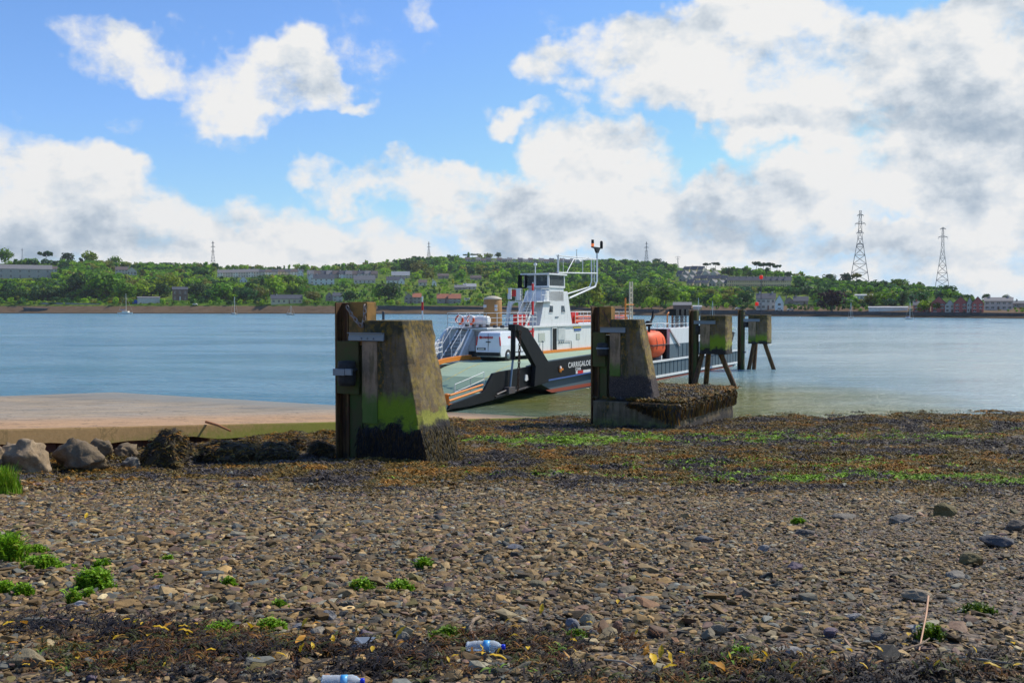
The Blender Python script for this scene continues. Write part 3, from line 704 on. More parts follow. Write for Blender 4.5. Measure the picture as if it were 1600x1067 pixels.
def facing():
    m, g, b = newmat('facing_concrete'); b.inputs['Roughness'].default_value = .85; tcn = g.n('ShaderNodeTexCoord'); o = tcn.outputs['Object']; geo = g.n('ShaderNodeNewGeometry'); s = g.n('ShaderNodeSeparateXYZ'); g.put(s.inputs[0], geo.outputs['Position'])
    n = g.noise(o, 2.2, 6, .65); n2 = g.noise(g.vm('MULTIPLY', o, (4, 4, .5)), 1.4, 5, .65); c = g.mix(g.ss(n, .4, .62), (.34, .23, .14), (.22, .155, .10)); c = g.mix(g.m('MULTIPLY', g.ss(n2, .50, .66), .6), c, (.10, .075, .02))
    z = g.m('ADD', s.outputs[2], g.m('MULTIPLY_ADD', n, 1.2, -.6)); c = g.mix(g.m('MULTIPLY', g.ss(z, 3.25, 2.8), .85), c, (.07, .15, .008)); g.put(b.inputs['Base Color'], c)
    bn = g.n('ShaderNodeBump'); bn.inputs['Strength'].default_value = .6; bn.inputs['Distance'].default_value = .03; g.put(bn.inputs['Height'], n); g.put(b.inputs['Normal'], bn.outputs[0]); return m
M['facing'] = facing()
M['leg'] = pilemat('leg_timber', .1)
d1 = dolphin(562, 29.6, .75, 5.30, 2.36, 1.50, 1.8, 1.74, 'nearest battered concrete block with black weed round its foot and bright green belt', 2.25, 2.95, 1.0, .55)
d2 = dolphin(950, 45.5, 1.45, 5.13, 2.2, 1.42, 1.15, .98, 'battered concrete block with yellow flank standing on a low weedy plinth', 2.55, 2.7, .1, .75, dkc=(.028, .020, .018))
lg = lambda a, b_, dt: (tuple(at_d(*a, dt)), tuple(at_z(b_[0], b_[1], 0)))
d3 = dolphin(1092, 70.6, 2.36, 5.09, 1.98, 1.95, 1.78, 1.78, 'square green slimed concrete block on raking legs nearest the black fendered pile', 2.80, 3.50, 1.0, .7,
             [lg((1097, 553), (1084, 605), 71.2), lg((1107, 553), (1103, 600), 72.3), lg((1126, 553), (1148, 605), 71.0)])
d4 = dolphin(1168, 90.0, 2.37, 4.98, 1.83, 1.80, 1.66, 1.66, 'farthest and smallest concrete block on raking legs, out in open water', 2.6, 3.05, .9, .6,
             [lg((1178, 537), (1170, 577), 90.6), lg((1181, 537), (1178, 577), 91.8), lg((1195, 537), (1209, 577), 90.4)])
# hanging weed skirt on the first block (a growth of it)
def skirt(t, w, z0, z1, n, l, slope, name='hanging_weed', pal=None):
    x = rng.uniform(-.05, w+.05, n); z = rng.uniform(z0, z1, n); fr = rng.uniform(0, 1, n) < .80; z = z-(1-fbm(x*2.5, x*0+1, 3, 77))*.5*(z > 1.6)
    V = []; Cc = []; Fq = []
    pal = pal if pal is not None else np.array([[.010,.010,.012],[.016,.013,.014],[.035,.022,.010],[.02,.02,.026],[.06,.035,.01]])
    for i in range(n):
        ln = rng.uniform(.15, .5); ww = rng.uniform(.008, .022); wx = w-(z[i]-z0)*slope
        if fr[i]: P_ = np.array([min(x[i], wx), -.02, z[i]]); o_ = np.array([0, -1, 0.]); s_ = np.array([1, 0, 0.])
        else: P_ = np.array([wx+.0, rng.uniform(0, l), z[i]]); o_ = np.array([1, 0, 0.]); s_ = np.array([0, 1, 0.])
        b0 = len(V); sw = rng.normal(0, .06)
        for k, (oo, dz) in enumerate(((.0, .02), (.02, -.15), (.045, -.6), (.03, -1.))):
            for sg in (-1, 1): V.append(P_+o_*(oo*rng.uniform(.6, 1.4))+s_*(sg*ww*(1.2-k*.25)+sw*k*.5)+np.array([0, 0, dz*ln]))
        Fq += [[b0, b0+1, b0+3, b0+2], [b0+2, b0+3, b0+5, b0+4], [b0+4, b0+5, b0+7, b0+6]]
        c = pal[rng.integers(0, len(pal))]*rng.uniform(.6, 1.6)
        if not fr[i]: c = c*1.4+np.array([.045, .034, .006])*(.4+rng.uniform(0, 1.2)); V[b0:] = [q_*np.array([1, 1, 1]) for q_ in V[b0:]];  # right flank strands lightened: sunlight painted into the weed colour
        Cc += [c]*8
    o = np_mesh(name, np.array(V), np.array(Fq), WEEDM, np.array(Cc), False, t); return o
skirt(d1[0], 2.36, 1.0, 2.45, 4800, 1.8, .19)
# lower, thinning growth climbing over the plinth later

def pile(dol, x0, x1, zt, zb, label, panel=True, boards=True):
    t0, f, inv = dol; loc = t0.location
    o = f((x0, .5, 0)); t = thing('fender_pile', label, 'fender pile', (o.x, o.y, 0), AXR, 'tall fender piles beside the dolphins')
    w = x1-x0; pm = pilemat('pile_steel', max(zb, 0)+.5)
    y0 = -.35; mb = MB(); mb.box(0, .06, y0, y0+.62, zb, zt); mb.box(.06, .46*w, y0+.28, y0+.34, zb, zt-.01); mb.box(.46*w, .46*w+.05, y0, y0+.62, zb, zt-.005)
    mb.build('steel_section', pm, t, .008)
    mb = MB(); mb.box(.46*w+.055, w, y0+.06, y0+.55, zb, zt-1.3 if panel else zt-.02); mb.build('timber_facing', M['timbergreen'], t, .02)
    if panel:
        mb = MB(); mb.box(.46*w+.055, w+.22, y0+.02, y0+.5, zt-1.28, zt+.015); mb.build('upper_board', M['timber'], t, .02)
        mb = MB(); mb.box(.13, w-.02, y0-.09, y0-.006, zt-2.75, zt-1.16); mb.build('face_plate', M['timbergreen'], t, .02)
    return t, y0
PILES = []
p1, y0 = pile(d1, -1.05, -.08, 5.83, .7, 'nearest tall fender pile with an orange brown upper board and chain')
zc = 3.72
mb = MB(); mb.lathe([(.10, -.38), (.25, -.36), (.27, -.2), (.27, .2), (.25, .36), (.10, .38)], 20, (.66, y0-.28, zc)); mb.build('rubber_fender', M['rubber'], p1)
mb = MB(); mb.torus((.66, y0-.28, zc+.10), .275, .06, 'Z', 22, 6); mb.build('strap', M['rubber'], p1)
mb = MB(); mb.box(.46, .84, y0-.62, y0-.56, zc-.05, zc+.15); mb.box(.87, 1.10, y0-.64, y0-.56, zc-.03, zc+.16); mb.box(.40, .46, y0-.62, y0-.10, zc-.05, zc+.15); mb.build('fender_clamp', M['galv'], p1, .01)
ct = thing('chain', 'pale rusty chain looped across the orange brown board', 'chain', p1.location, AXR)
mb = chain(MB(), [(.50, y0-.05, 5.72), (.72, y0-.12, 5.48), (.98, y0-.14, 5.22), (1.10, y0-.1, 5.12), (1.16, y0-.06, 5.35), (1.15, y0-.02, 5.75)], .17, .02); c_ = mb.build('links', M['chainpale'] if 'chainpale' in M else mat('pale_chain', (.34, .29, .25), .6, .4, (.15, .09, .06), 9, .7), ct)
p2, y2 = pile(d2, -.92, -.14, 5.70, -.9, 'tall fender pile with olive board standing left of the yellow flanked block')
mb = MB(); mb.lathe([(.10, -.30), (.24, -.28), (.26, -.1), (.26, .1), (.24, .28), (.10, .30)], 18, (.66, y2-.16, 3.75)); mb.build('rubber_fender', M['rubber'], p2)
mb = MB(); mb.torus((.66, y2-.16, 3.8), .26, .05, 'Z', 20, 6); mb.build('strap', M['galv'], p2)
ct = thing('chain', 'dark thin chain hanging from the olive board to a bracket', 'chain', p2.location, AXR)
chain(MB(), [(.62, y2-.05, 5.55), (.80, y2-.1, 5.2), (1.05, y2-.12, 4.85)], .15, .016).build('links', M['rustchain'], ct)
p3, y3 = pile(d3, -.80, -.22, 5.45, -1.5, 'dark fender pile beside the green slimed block, standing in water', False)
mb = MB(); mb.lathe([(.08, -.32), (.24, -.30), (.24, .30), (.08, .32)], 14, (.66, y3+.2, 4.05)); mb.build('rubber_fender', M['rubber'], p3)
p4, y4 = pile(d4, -.95, -.42, 5.45, -2, 'dark fender pile beside the farthest block, with brackets on its side', False)
mb = MB(); mb.lathe([(.08, -.26), (.24, -.24), (.24, .24), (.08, .26)], 14, (.72, y4+.2, 4.1)); mb.build('rubber_fender', M['rubber'], p4)
for zz in (5.3, 4.9, 1.6):
    mb = MB(); mb.box(.53, .74, y4-.1, y4+.2, zz-.06, zz+.06); mb.build('cleat', M['steel'], p4, .01)

# plinth under the second dolphin
X = (925-800)/F*45.2; pt = thing('concrete_plinth', 'low concrete plinth draped with weed under the yellow flanked block', 'plinth', (X, 45.2, 0), AXR)
mb = MB(); loft_block(mb, 4.0, 4.0, 9.2, 9.2, -1.2, 1.44, 6, 14, 24, .02); pl = mb.build('concrete_base', pillarmat('plinth_concrete', .4, .5, 3.6, .25, .4, (.02, .016, .014)), pt, .04)
pf, pinv = frame(X, 45.2)
n = 9000; lx = rng.uniform(-.1, 4.1, n); ly = rng.uniform(.2, 9.2, n); k = (lx+ly*.35 > 2.3+rng.normal(0, .35, n)) | ((rng.uniform(0, 1, n) < .12) & (ly < .6)); lx, ly = lx[k], ly[k]
V, Fq, C = tufts(lx, ly, np.full(len(lx), 1.45)+rng.uniform(0, .10, len(lx)), rng.uniform(.10, .22, len(lx)), weedcol(lx*3, ly*2, len(lx)), 6, .5, 2)
np_mesh('weed_cover', V, Fq, WEEDM, C, False, pt)
V = []; Fq = []; Cc = []
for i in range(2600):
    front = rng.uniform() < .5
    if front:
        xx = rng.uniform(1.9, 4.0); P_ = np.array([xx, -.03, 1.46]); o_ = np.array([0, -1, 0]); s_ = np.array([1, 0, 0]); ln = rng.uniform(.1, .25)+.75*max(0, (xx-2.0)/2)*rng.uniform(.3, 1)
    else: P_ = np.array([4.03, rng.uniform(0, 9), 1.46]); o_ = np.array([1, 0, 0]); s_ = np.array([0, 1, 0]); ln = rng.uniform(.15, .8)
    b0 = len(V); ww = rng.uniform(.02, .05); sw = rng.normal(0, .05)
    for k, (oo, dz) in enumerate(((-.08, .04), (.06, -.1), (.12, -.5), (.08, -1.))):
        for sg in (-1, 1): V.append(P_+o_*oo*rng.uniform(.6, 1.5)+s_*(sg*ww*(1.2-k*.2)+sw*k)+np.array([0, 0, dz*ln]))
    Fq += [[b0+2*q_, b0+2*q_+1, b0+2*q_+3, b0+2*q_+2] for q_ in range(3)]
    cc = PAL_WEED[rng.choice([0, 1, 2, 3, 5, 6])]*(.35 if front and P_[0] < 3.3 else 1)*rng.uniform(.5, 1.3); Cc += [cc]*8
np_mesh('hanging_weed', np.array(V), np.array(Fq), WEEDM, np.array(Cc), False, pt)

# light pole on the farthest dolphin
f4 = d4[1]; o = f4((1.0, .8, 4.98)); t = thing('light_pole', 'thin pole with two red lamps on the farthest concrete block', 'light pole', tuple(o))
mb = MB(); mb.tube([(0, 0, 0), (0, 0, 3.25)], .035, 8); mb.box(-.16, .16, -.16, .16, 0, .03); mb.tube([(0, 0, 1.0), (-.36, 0, .95)], .025, 6); mb.build('pole', M['steel'], t)
for (xx, zz) in ((0, 3.4), (-.38, .98)):
    mb = MB(); mb.lathe([(.10, -.17), (.16, -.12), (.16, .12), (.10, .17)], 12, (xx, 0, zz)); mb.build('red_lamp', M['lamp_red'], t)
# slender dark post and red and white mark behind the first dolphin
o = at_d(599, 500, 80); t = thing('mooring_post', 'slender dark post showing just above the nearest block', 'post', (o.x, o.y, 0))
mb = MB(); zt_ = at_d(599, 487, 80).z; mb.tube([(0, 0, -1), (0, 0, zt_-.08)], .11, 12); mb.lathe([(.11, zt_-.08), (.125, zt_-.06), (.125, zt_), (.09, zt_+.02)], 12); mb.build('post_shaft', M['steel'], t)
o = at_d(660, 500, 75); z1 = at_d(660, 463, 75).z; t = thing('marker_pole', 'thin white pole with a red band rising behind the nearest block', 'marker pole', (o.x, o.y, 0))
zr0 = at_d(660, 485, 75).z; zr1 = at_d(660, 472, 75).z
mb = MB(); mb.tube([(0, 0, -1.0), (0, 0, z1)], .055, 8); mb.build('pole', M['white'], t)
mb = MB(); mb.tube([(0, 0, zr0), (0, 0, zr1)], .085, 10); mb.build('red_band', M['red'], t)
# ================================================================ the ferry (local: x right, y along the hull away from the slip, z up)
A0 = at_z(703, 636, .3)
ferry = thing('car_ferry', 'black and white car ferry with its green loading ramp lowered onto the slipway', 'ferry', (A0.x, A0.y, 0), AXR)
ff, finv = frame(A0.x, A0.y)
B = MB
# hull
def hullprof():
    return [(10.4, .95), (13.0, .15), (16.5, -.8), (46.5, -.8), (49.5, .1), (51.2, 1.0), (51.2, 1.5)]
mb = B()
mb.prism_x([(10.6, 1.0), (13.0, .2), (16.5, -.8), (24, -.8), (24, 2.0), (10.6, 2.0)], -9.2, -.22)
mb.prism_x([(20.5, -.8), (46.5, -.8), (49.4, .05), (50.6, .55), (50.6, 1.5), (20.5, 1.5)], -10.2, 1.6)
hull = mb.build('hull', M['hullgrey'], ferry, .03)
mb = B(); mb.prism_x([(12.0, .33), (12.9, .10), (20.4, .10), (20.4, .33)], -.21, -.19); mb.box(1.6, 1.62, 20.5, 48.6, -.4, .13); mb.build('boot_topping', M['boot'], hull)
mb = B()
for (z0, z1, o_) in ((1.40, 1.56, .10), (.20, .38, .09)):
    mb.box(1.6, 1.6+o_, 20.6, 50.4, z0, z1)
mb.build('rubbing_strake', M['white'], hull, .01)
yy = 21.2
while yy < 50: mb = B(); mb.box(1.602, 1.635, yy, yy+.05, .38, 1.40); yy += .95; mb.build('hull_rib', M['hullgrey'], hull)
# black bow plating with the name
mb = B(); mb.prism_x([(9.1, .78), (11.2, .92), (15, .98), (20.3, 1.10), (20.3, 2.32), (15.5, 2.22), (11.4, 2.14), (9.1, 1.96)], -.2, 0.0)
bow = mb.build('bow_plating', M['black'], ferry, .015)
mb = B(); mb.prism_x([(11.2, .92), (15, .98), (20.3, 1.10), (20.3, 1.19), (15, 1.07), (11.2, 1.01)], 0.002, .05); mb.build('blue_line', M['blue'], bow)
mb = B(); mb.prism_x([(9.2, 1.98), (11.4, 2.16), (20.3, 2.34), (20.3, 2.40), (11.4, 2.22), (9.2, 2.04)], -.2, -.02); mb.build('capping_rail', M['hullgrey'], bow)
def lettering(name, txt, size, y, z, x, m, parent, axis='R', stretch=1.0, tilt=0.):
    cu = bpy.data.curves.new(name, 'FONT'); cu.body = txt; cu.size = size; cu.extrude = .008; cu.space_character = 1.12; cu.offset = .006
    cu.materials.append(m); o = bpy.data.objects.new(name, cu); link(o, parent)
    if axis == 'R': o.rotation_euler = (math.pi/2, 0, math.pi/2)   # reads from the right side of the hull, looking to -x
    else: o.rotation_euler = (math.pi/2, 0, 0)
    o.location = (x, y, z); o.scale = (stretch, 1, 1); bpy.context.view_layer.update()
    me = bpy.data.meshes.new_from_object(o.evaluated_get(bpy.context.evaluated_depsgraph_get())); o2 = bpy.data.objects.new(name, me); mat4 = (o.location.copy(), o.rotation_euler.copy(), o.scale.copy())
    bpy.data.objects.remove(o); o2.name = name; link(o2, parent); o2.location, o2.rotation_euler, o2.scale = mat4; return o2
M['letter'] = mat('white_lettering', (.80, .80, .78), .5)
lettering('ship_name', 'CARRIGALOE', .50, 14.95, 1.62, .006, M['letter'], bow, 'R', 1.12)
lettering('home_port', 'CORK', .27, 16.1, 1.36, .006, M['letter'], bow, 'R', 1.15)
mb = B(); mb.lathe([(.10, 0), (.22, .0), (.22, .05), (.10, .05)], 18, (.002, 13.7, 1.58), 'X'); mb.box(.03, .07, 13.5, 14.1, 1.52, 1.63); mb.build('orange_emblem', M['orange'], bow)
mb = B(); mb.lathe([(.05, 0), (.10, .0), (.10, .05), (.05, .05)], 12, (.055, 13.62, 1.70), 'X'); mb.build('emblem_disc', M['letter'], bow)
for (ya_, yb_) in ((16.15, 16.42), (17.35, 18.6)): mb = B(); mb.box(.004, .03, ya_, yb_, 1.14, 1.33); mb.build('white_mark', M['letter'], bow)
mb = B(); mb.box(.004, .034, 16.42, 17.35, 1.13, 1.33); mb.build('red_mark', M['red'], bow)
# main deck
mb = B(); mb.box(-6.0, -.21, 10.9, 50.4, 1.96, 2.08); dk = mb.build('car_deck', M['deck'], ferry, .0)
mb = B(); 
for xl in (-3.1,): mb.box(xl-.06, xl+.06, 11.3, 44, 2.08, 2.085)
mb.build('lane_line', mat('worn_yellow', (.55, .48, .14), .7, 0, (.25, .31, .22), 4, .9), dk)
mb = B(); mb.box(-.22, -.04, 20.4, 44, 1.5, 2.3); mb.build('deck_coaming', M['hullgrey'], ferry, .01)
# bow ramp: curved plate of real thickness
def ramp_z(y): return .40+.075*y+.0095*y*y if y < 9 else (.40+.675+.77)+(y-9)*.13
mb = B(); N_ = 16; ys_ = [11*i/N_ for i in range(N_+1)]
top = [(y, min(ramp_z(y), 2.08)) for y in ys_]; bot = [(y, max(z-.28-.05*y*.6, .1)) for y, z in top[::-1]]
mb.prism_x(top+bot, -6.0, -.16); ramp = mb.build('loading_ramp', M['deck'], ferry, .0)
mb = B()
for xl in (-1.75, -4.15):
    mb = B()
    for i in range(1, N_): 
        (ya, za), (yb, zb) = top[i-1 if i > 1 else 1], top[i]
        if i > 2: mb.add([(xl-.06, ya, za+.004), (xl+.06, ya, za+.004), (xl+.06, yb, zb+.004), (xl-.06, yb, zb+.004)], [(0, 1, 2, 3)])
    mb.build('lane_line', bpy.data.materials['worn_yellow'], ramp)
mb = B()
for i in range(3, 40): 
    yq = .3+i*.17
    mb.box(-5.8, -.4, yq, yq+.025, ramp_z(yq)+.001, ramp_z(yq)+.02)
mb.build('tread_bar', M['deck'], ramp)
mb = B(); mb.prism_x([(-.15, .18), (.1, .42), (3.5, .80), (3.75, .95), (4.75, 1.84), (5.6, 1.90), (9.25, 1.99), (9.6, .72), (6.2, .40), (4.6, .28), (2, .16)], -.15, 0)
sp_ = mb.build('ramp_side_plate', M['black'], ramp, .01)
mb = B(); mb.prism_x([(-.15, .18), (.1, .42), (3.5, .80), (6, 1.5), (9.25, 1.99), (9.6, .72), (6.2, .40), (4.6, .28), (2, .16)], -6.16, -6.01); mb.build('ramp_side_plate', M['black'], ramp, .01)
mb = B(); mb.prism_x([(4.9, .42), (9.0, .72), (9.0, .80), (4.9, .50)], .002, .10); mb.build('plate_flange', M['steel'], ramp, .01)
mb = B(); mb.tube([(-.10, .15, .92), (-.10, 1.3, 1.02), (-.10, 3.7, 1.25)], .06, 8); mb.tube([(-.10, .05, .62), (-.10, 3.6, .98)], .07, 8); mb.build('orange_kerb', M['orange'], ramp)
mb = B(); mb.lathe([(.16, 0), (.16, .08), (.12, .12), (.12, .42), (.19, .46), (.19, .54), (.10, .58)], 14, (-.35, .25, .42)); mb.box(-.62, -.10, .05, .45, .38, .46); mb.build('bollard', M['orange'], ramp)
def railing(mb, pts, h, rails, r=.022, gap=1.2):
    pts = [Vector(p) for p in pts]
    for rz in rails: mb.tube([p+Vector((0, 0, rz*h)) for p in pts], r, 6)
    for a, b_ in zip(pts[:-1], pts[1:]):
        n_ = max(1, int(round((b_-a).length/gap)))
        for i in range(n_+1):
            p = a.lerp(b_, i/n_); mb.tube([p, p+Vector((0, 0, h))], r, 6)
    return mb
mb = B(); railing(mb, [(-.30, 1.0, .5), (-.30, 2.7, .75), (-.30, 4.2, 1.0)], .95, (.55, 1), .02, 1.7); mb.build('ramp_rail', M['white'], ramp)
mb = B(); mb.tube([(-6.1, 2.0, 1.2), (-6.1, 4.4, 1.7), (-6.1, 6.2, 2.2)], .02, 6); railing(mb, [(-6.7, 6.6, 2.0), (-6.7, 9.8, 2.45)], .95, (.35, .68, 1), .026, 1.6); mb.build('left_rail', M['white'], ramp)
# curved orange coaming on the far edge, then straight along the deckhouse
mb = B(); cp = [(5.2, 1.62), (6.4, 1.95), (7.6, 2.18), (9, 2.36), (10.5, 2.44), (12.4, 2.46)]
mb.prism_x([(a, b_) for a, b_ in cp]+[(a, b_-.30) for a, b_ in cp[::-1]], -6.22, -6.0)
mb.box(-6.14, -6.0, 12.41, 44, 2.085, 2.30); mb.build('orange_coaming', M['orange'], ferry, .015)
# lifting arm, ram and chain at the bow
mb = B(); mb.prism_x([(6.9, 4.35), (7.35, 4.62), (8.45, 4.40), (11.45, 2.10), (11.3, .93), (9.3, .75), (9.5, 2.0)], .06, .36)
arm = mb.build('lifting_arm', M['black'], ferry, .03)
mb = B(); mb.prism_x([(8.62, 1.22), (8.75, 1.12), (9.05, 1.2), (8.95, 1.5), (8.7, 1.55)], .004, .07); mb.build('white_bracket', M['white'], arm)
mb = B(); mb.lathe([(.2, -.28), (.2, .28)], 16, (.2, 7.0, 4.45), 'X'); mb.box(.0, .45, 6.55, 7.1, 4.3, 4.66); mb.build('pivot_head', M['black'], arm, .02)
mb = B(); mb.tube([(.22, 6.8, 4.4), (.22, 6.75, 2.55)], .15, 12); rm = mb.build('hydraulic_ram', M['black'], ferry)
mb = B(); mb.tube([(.22, 6.75, 2.55), (.22, 6.4, .95)], .07, 10); mb.build('ram_rod', M['galv'], rm)
mb = B(); mb.box(.02, .36, 6.0, 6.8, .55, .95); mb.tube([(.2, 4.8, .62), (.2, 6.2, .8)], .06, 6); mb.build('ram_foot', M['steel'], rm, .02)
mb = B(); chain(mb, [(.45, 7.25, 4.25), (.45, 7.1, 2.4), (.42, 7.0, .7)], .24, .035); mb.build('ramp_chain', M['rustchain'], ferry)
mb = B(); mb.tube([(-.2, 6.9, 4.5), (-1.6, 7.6, 4.5), (-5.9, 10.2, 4.25)], .035, 6)
for i in range(6): mb.box(-.9-.75*i, -.72-.75*i, 7.2+.42*i, 7.4+.42*i, 4.42, 4.6)
mb.build('cross_cable', M['steel'], ferry)
# left bulwark wing with stair
mb = B(); wg = [(5.6, 1.3), (8.5, 2.05), (10.6, 2.55), (12.3, 3.0), (13.4, 3.5), (14.1, 4.05), (14.7, 4.3), (14.7, 1.9), (9, 1.1), (5.6, .8)]
mb.prism_x(wg, -9.25, -9.1); mb.build('bulwark_wing', M['white'], ferry, .01)
mb = B(); mb.box(-9.1, -6.24, 8.4, 14.9, 1.75, 1.95); mb.build('side_deck', M['deck'], ferry)
def stair(parent, x0, x1, ya, za, yb, zb, n, m, name='stair'):
    mb = B()
    for x in (x0, x1): mb.prism_x([(ya, za), (ya+.28, za), (yb+.28, zb), (yb, zb)], x-.03, x+.03)
    st = mb.build(name, m, parent, .005); mb = B()
    for i in range(n):
        u = (i+.5)/n; mb.box(x0+.03, x1-.03, ya+(yb-ya)*u, ya+(yb-ya)*u+.25, za+(zb-za)*u-.02, za+(zb-za)*u+.02)
    mb.build('tread', M['steel'], st); mb = B()
    for x in (x0, x1):
        mb.tube([(x, ya+.1, za+.9), (x, yb+.1, zb+.9)], .022, 6)
        for u in (0.05, .5, .95): mb.tube([(x, ya+.1+(yb-ya)*u, za+(zb-za)*u), (x, ya+.1+(yb-ya)*u, za+(zb-za)*u+.9)], .02, 6)
    mb.build('handrail', M['white'], st); return st
stair(ferry, -8.35, -7.5, 12.0, 1.96, 14.6, 4.22, 9, M['white'])
mb = B(); mb.prism_x([(12.6, 1.96), (13.1, 1.96), (15.1, 4.2), (14.6, 4.2)], -7.35, -7.2); mb.build('stair_stringer', M['white'], ferry, .01)
# deckhouse along the left side
mb = B(); mb.box(-9.3, -6.15, 14.8, 42, 1.5, 4.12); dh = mb.build('deckhouse', M['white'], ferry, .03)
mb = B(); mb.box(-9.4, -6.02, 14.5, 42.3, 4.125, 4.25); mb.build('upper_deck', M['white'], dh, .01)
mb = B(); mb.box(-7.15, -6.35, 14.76, 14.795, 2.0, 4.0); mb.build('end_panel', M['tanpanel'] if 'tanpanel' in M else mat('panel_grey', (.33, .28, .24), .7, 0, (.42, .38, .34), 2, .6), dh)
mb = B(); mb.box(-7.4, -6.3, 14.3, 14.75, 1.96, 2.6); mb.build('fender_block', M['rubber'], dh, .03)
mb = B(); mb.box(-6.149, -6.10, 25.0, 25.75, 2.32, 3.98); mb.build('doorway_dark_panel', M['black'], dh)  # solid black panel in place of the shade inside an open doorway
mb = B(); mb.box(-6.20, -6.06, 24.9, 24.98, 2.28, 4.04); mb.box(-6.20, -6.06, 25.77, 25.85, 2.28, 4.04); mb.box(-6.20, -6.06, 24.9, 25.85, 4.0, 4.06); mb.build('door_frame', M['white'], dh, .005)
mb = B(); mb.box(-6.149, -6.09, 26.1, 27.4, 3.05, 4.02); mb.build('grey_panel', mat('panel_pale', (.55, .57, .55), .6, 0, (.42, .45, .45), 3, .7), dh, .01)
nm_ = mat('notice', (.50, .52, .45), .6, 0, (.38, .42, .36), 8, .8)
for q_ in ((22.7, 23.75, 3.02, 3.68), (29.6, 30.3, 3.0, 3.5)): mb = B(); mb.box(-6.149, -6.115, *q_); mb.build('notice_board', nm_, dh)
mb = B(); mb.box(-6.149, -6.10, 29.2, 30.5, 3.72, 3.92); mb.build('blue_sign', M['blue'], dh)
mb = B(); mb.box(-6.149, -6.10, 29.0, 30.5, 3.93, 4.06); mb.build('yellow_sign', M['yellow'], dh)
for (ya, yb) in ((19.2, 19.9), (21.1, 21.9)):
    mb = B(); mb.box(-6.149, -6.11, ya, yb, 3.78, 3.92); mb.build('red_sign', M['red'], dh)
mb = B(); mb.tube([(-6.0, 21.6, 2.1), (-6.0, 21.6, 2.7)], .05, 8); mb.lathe([(.05, 0), (.11, .05), (.09, .25), (.03, .3)], 10, (-6.0, 21.6, 2.62)); mb.box(-6.1, -5.9, 21.4, 21.9, 2.75, 2.85); mb.build('red_hydrant', M['red'], dh)
mb = B(); mb.tube([(-5.98, 23.1, 2.1), (-5.98, 23.1, 3.0)], .025, 6); mb.lathe([(.09, 0), (.09, .1)], 10, (-5.98, 23.1, 2.98)); mb.build('lamp_stand', M['galv'], dh)
mb = B(); mb.tube([(-6.08, 26.2, 2.95), (-6.08, 28.5, 2.9), (-6.08, 28.6, 2.1)], .03, 6)
for i in range(3): mb.tube([(-6.08, 26.3+.35*i, 2.95), (-6.08, 26.3+.35*i, 2.75)], .03, 6)
mb.build('pipe_work', M['galv'], dh)
mb = B(); mb.tube([(-5.95, 20.6, 2.1), (-5.95, 20.6, 2.9)], .05, 8); mb.build('short_post', M['black'], dh)
# rails and fittings on the upper deck
mb = B(); railing(mb, [(-9.3, 14.6, 4.25), (-6.12, 14.6, 4.25), (-6.12, 22.3, 4.25)], 1.02, (.33, .66, 1), .022, 1.5)
railing(mb, [(-9.3, 14.6, 4.25), (-9.3, 42, 4.25)], 1.02, (.33, .66, 1), .022, 1.5); railing(mb, [(-6.12, 29.4, 4.25), (-6.12, 42, 4.25)], 1.02, (.33, .66, 1), .022, 1.5); mb.build('upper_rail', M['white'], dh)
for (x, y) in ((-8.4, 14.75), (-7.5, 14.75)):
    mb = B(); mb.torus((x, y, 4.78), .27, .085, 'Y', 20, 8); lr = mb.build('life_ring', M['boatorange'], dh)
    mb = B(); mb.torus((x, y, 4.78), .27, .088, 'Y', 20, 8)
    v = mb.v; ks = [i for i in range(len(mb.f)) if (i//8) % 10 in (2, 3, 4)]; mb2 = B(); mb2.add(v, [mb.f[i] for i in ks], True); mb2.build('white_band', M['white'], lr)
for (x, y) in ((-8.3, 15.9), (-7.3, 16.0)):
    mb = B(); mb.lathe([(.16, -.62), (.32, -.56), (.35, -.2), (.35, .2), (.32, .56), (.16, .62)], 18, (x, y, 4.72), 'X')
    for q_ in (-.3, .3): mb.torus((x+q_, y, 4.72), .35, .02, 'X', 18, 5)
    mb.box(x-.5, x+.5, y-.3, y+.3, 4.25, 4.42); mb.build('raft_canister', M['white'], dh)
mb = B(); mb.lathe([(.66, 0), (.70, .04), (.68, 1.0), (.67, 1.95), (.62, 2.02), (.30, 2.16), (.08, 2.2)], 28, (-7.7, 18.3, 4.27)); tk = mb.build('round_cabin', M['tan'], dh)
mb = B(); mb.lathe([(.69, 0), (.69, .05), (.62, .12), (.30, .24), (.05, .27)], 28, (-7.7, 18.3, 6.24)); mb.build('cabin_lid', mat('lid', (.50, .44, .33), .6), tk)
mb = B()
for (xx, zz) in ((-7.98, 5.75), (-7.18, 5.75), (-7.18, 5.5)): 
    yy = 18.3-math.sqrt(max(.01, .70**2-(xx+7.7)**2))-.02; mb.box(xx-.13, xx+.13, yy-.02, yy+.03, zz-.1, zz+.1)
mb.build('small_sign', mat('sign_pale', (.6, .62, .62), .6), tk)
mb = B(); mb.box(-6.7, -6.35, 19.6, 21.6, 4.3, 5.12); rb = mb.build('red_locker', M['red'], dh, .02)
mb = B()
for i in range(3): mb.box(-6.349, -6.33, 19.65+.66*i, 19.8+.66*i, 4.32, 5.1)
mb.box(-6.349, -6.335, 19.6, 21.6, 4.66, 4.72); mb.build('white_stripe', M['white'], rb)
mb = B(); mb.box(-6.35, -6.25, 29.6, 41, 4.42, 4.72); mb.box(-6.35, -6.25, 29.6, 41, 4.80, 4.98); bb = mb.build('orange_board', M['boatorange'], dh, .01)
mb = B(); mb.box(-6.75, -6.4, 29.3, 30.6, 4.3, 5.25); mb.build('red_box', M['red'], dh, .02)
mb = B(); mb.box(-6.22, -6.16, 33.3, 33.6, 4.3, 5.0); mb.build('yellow_box', M['yellow'], dh, .01)
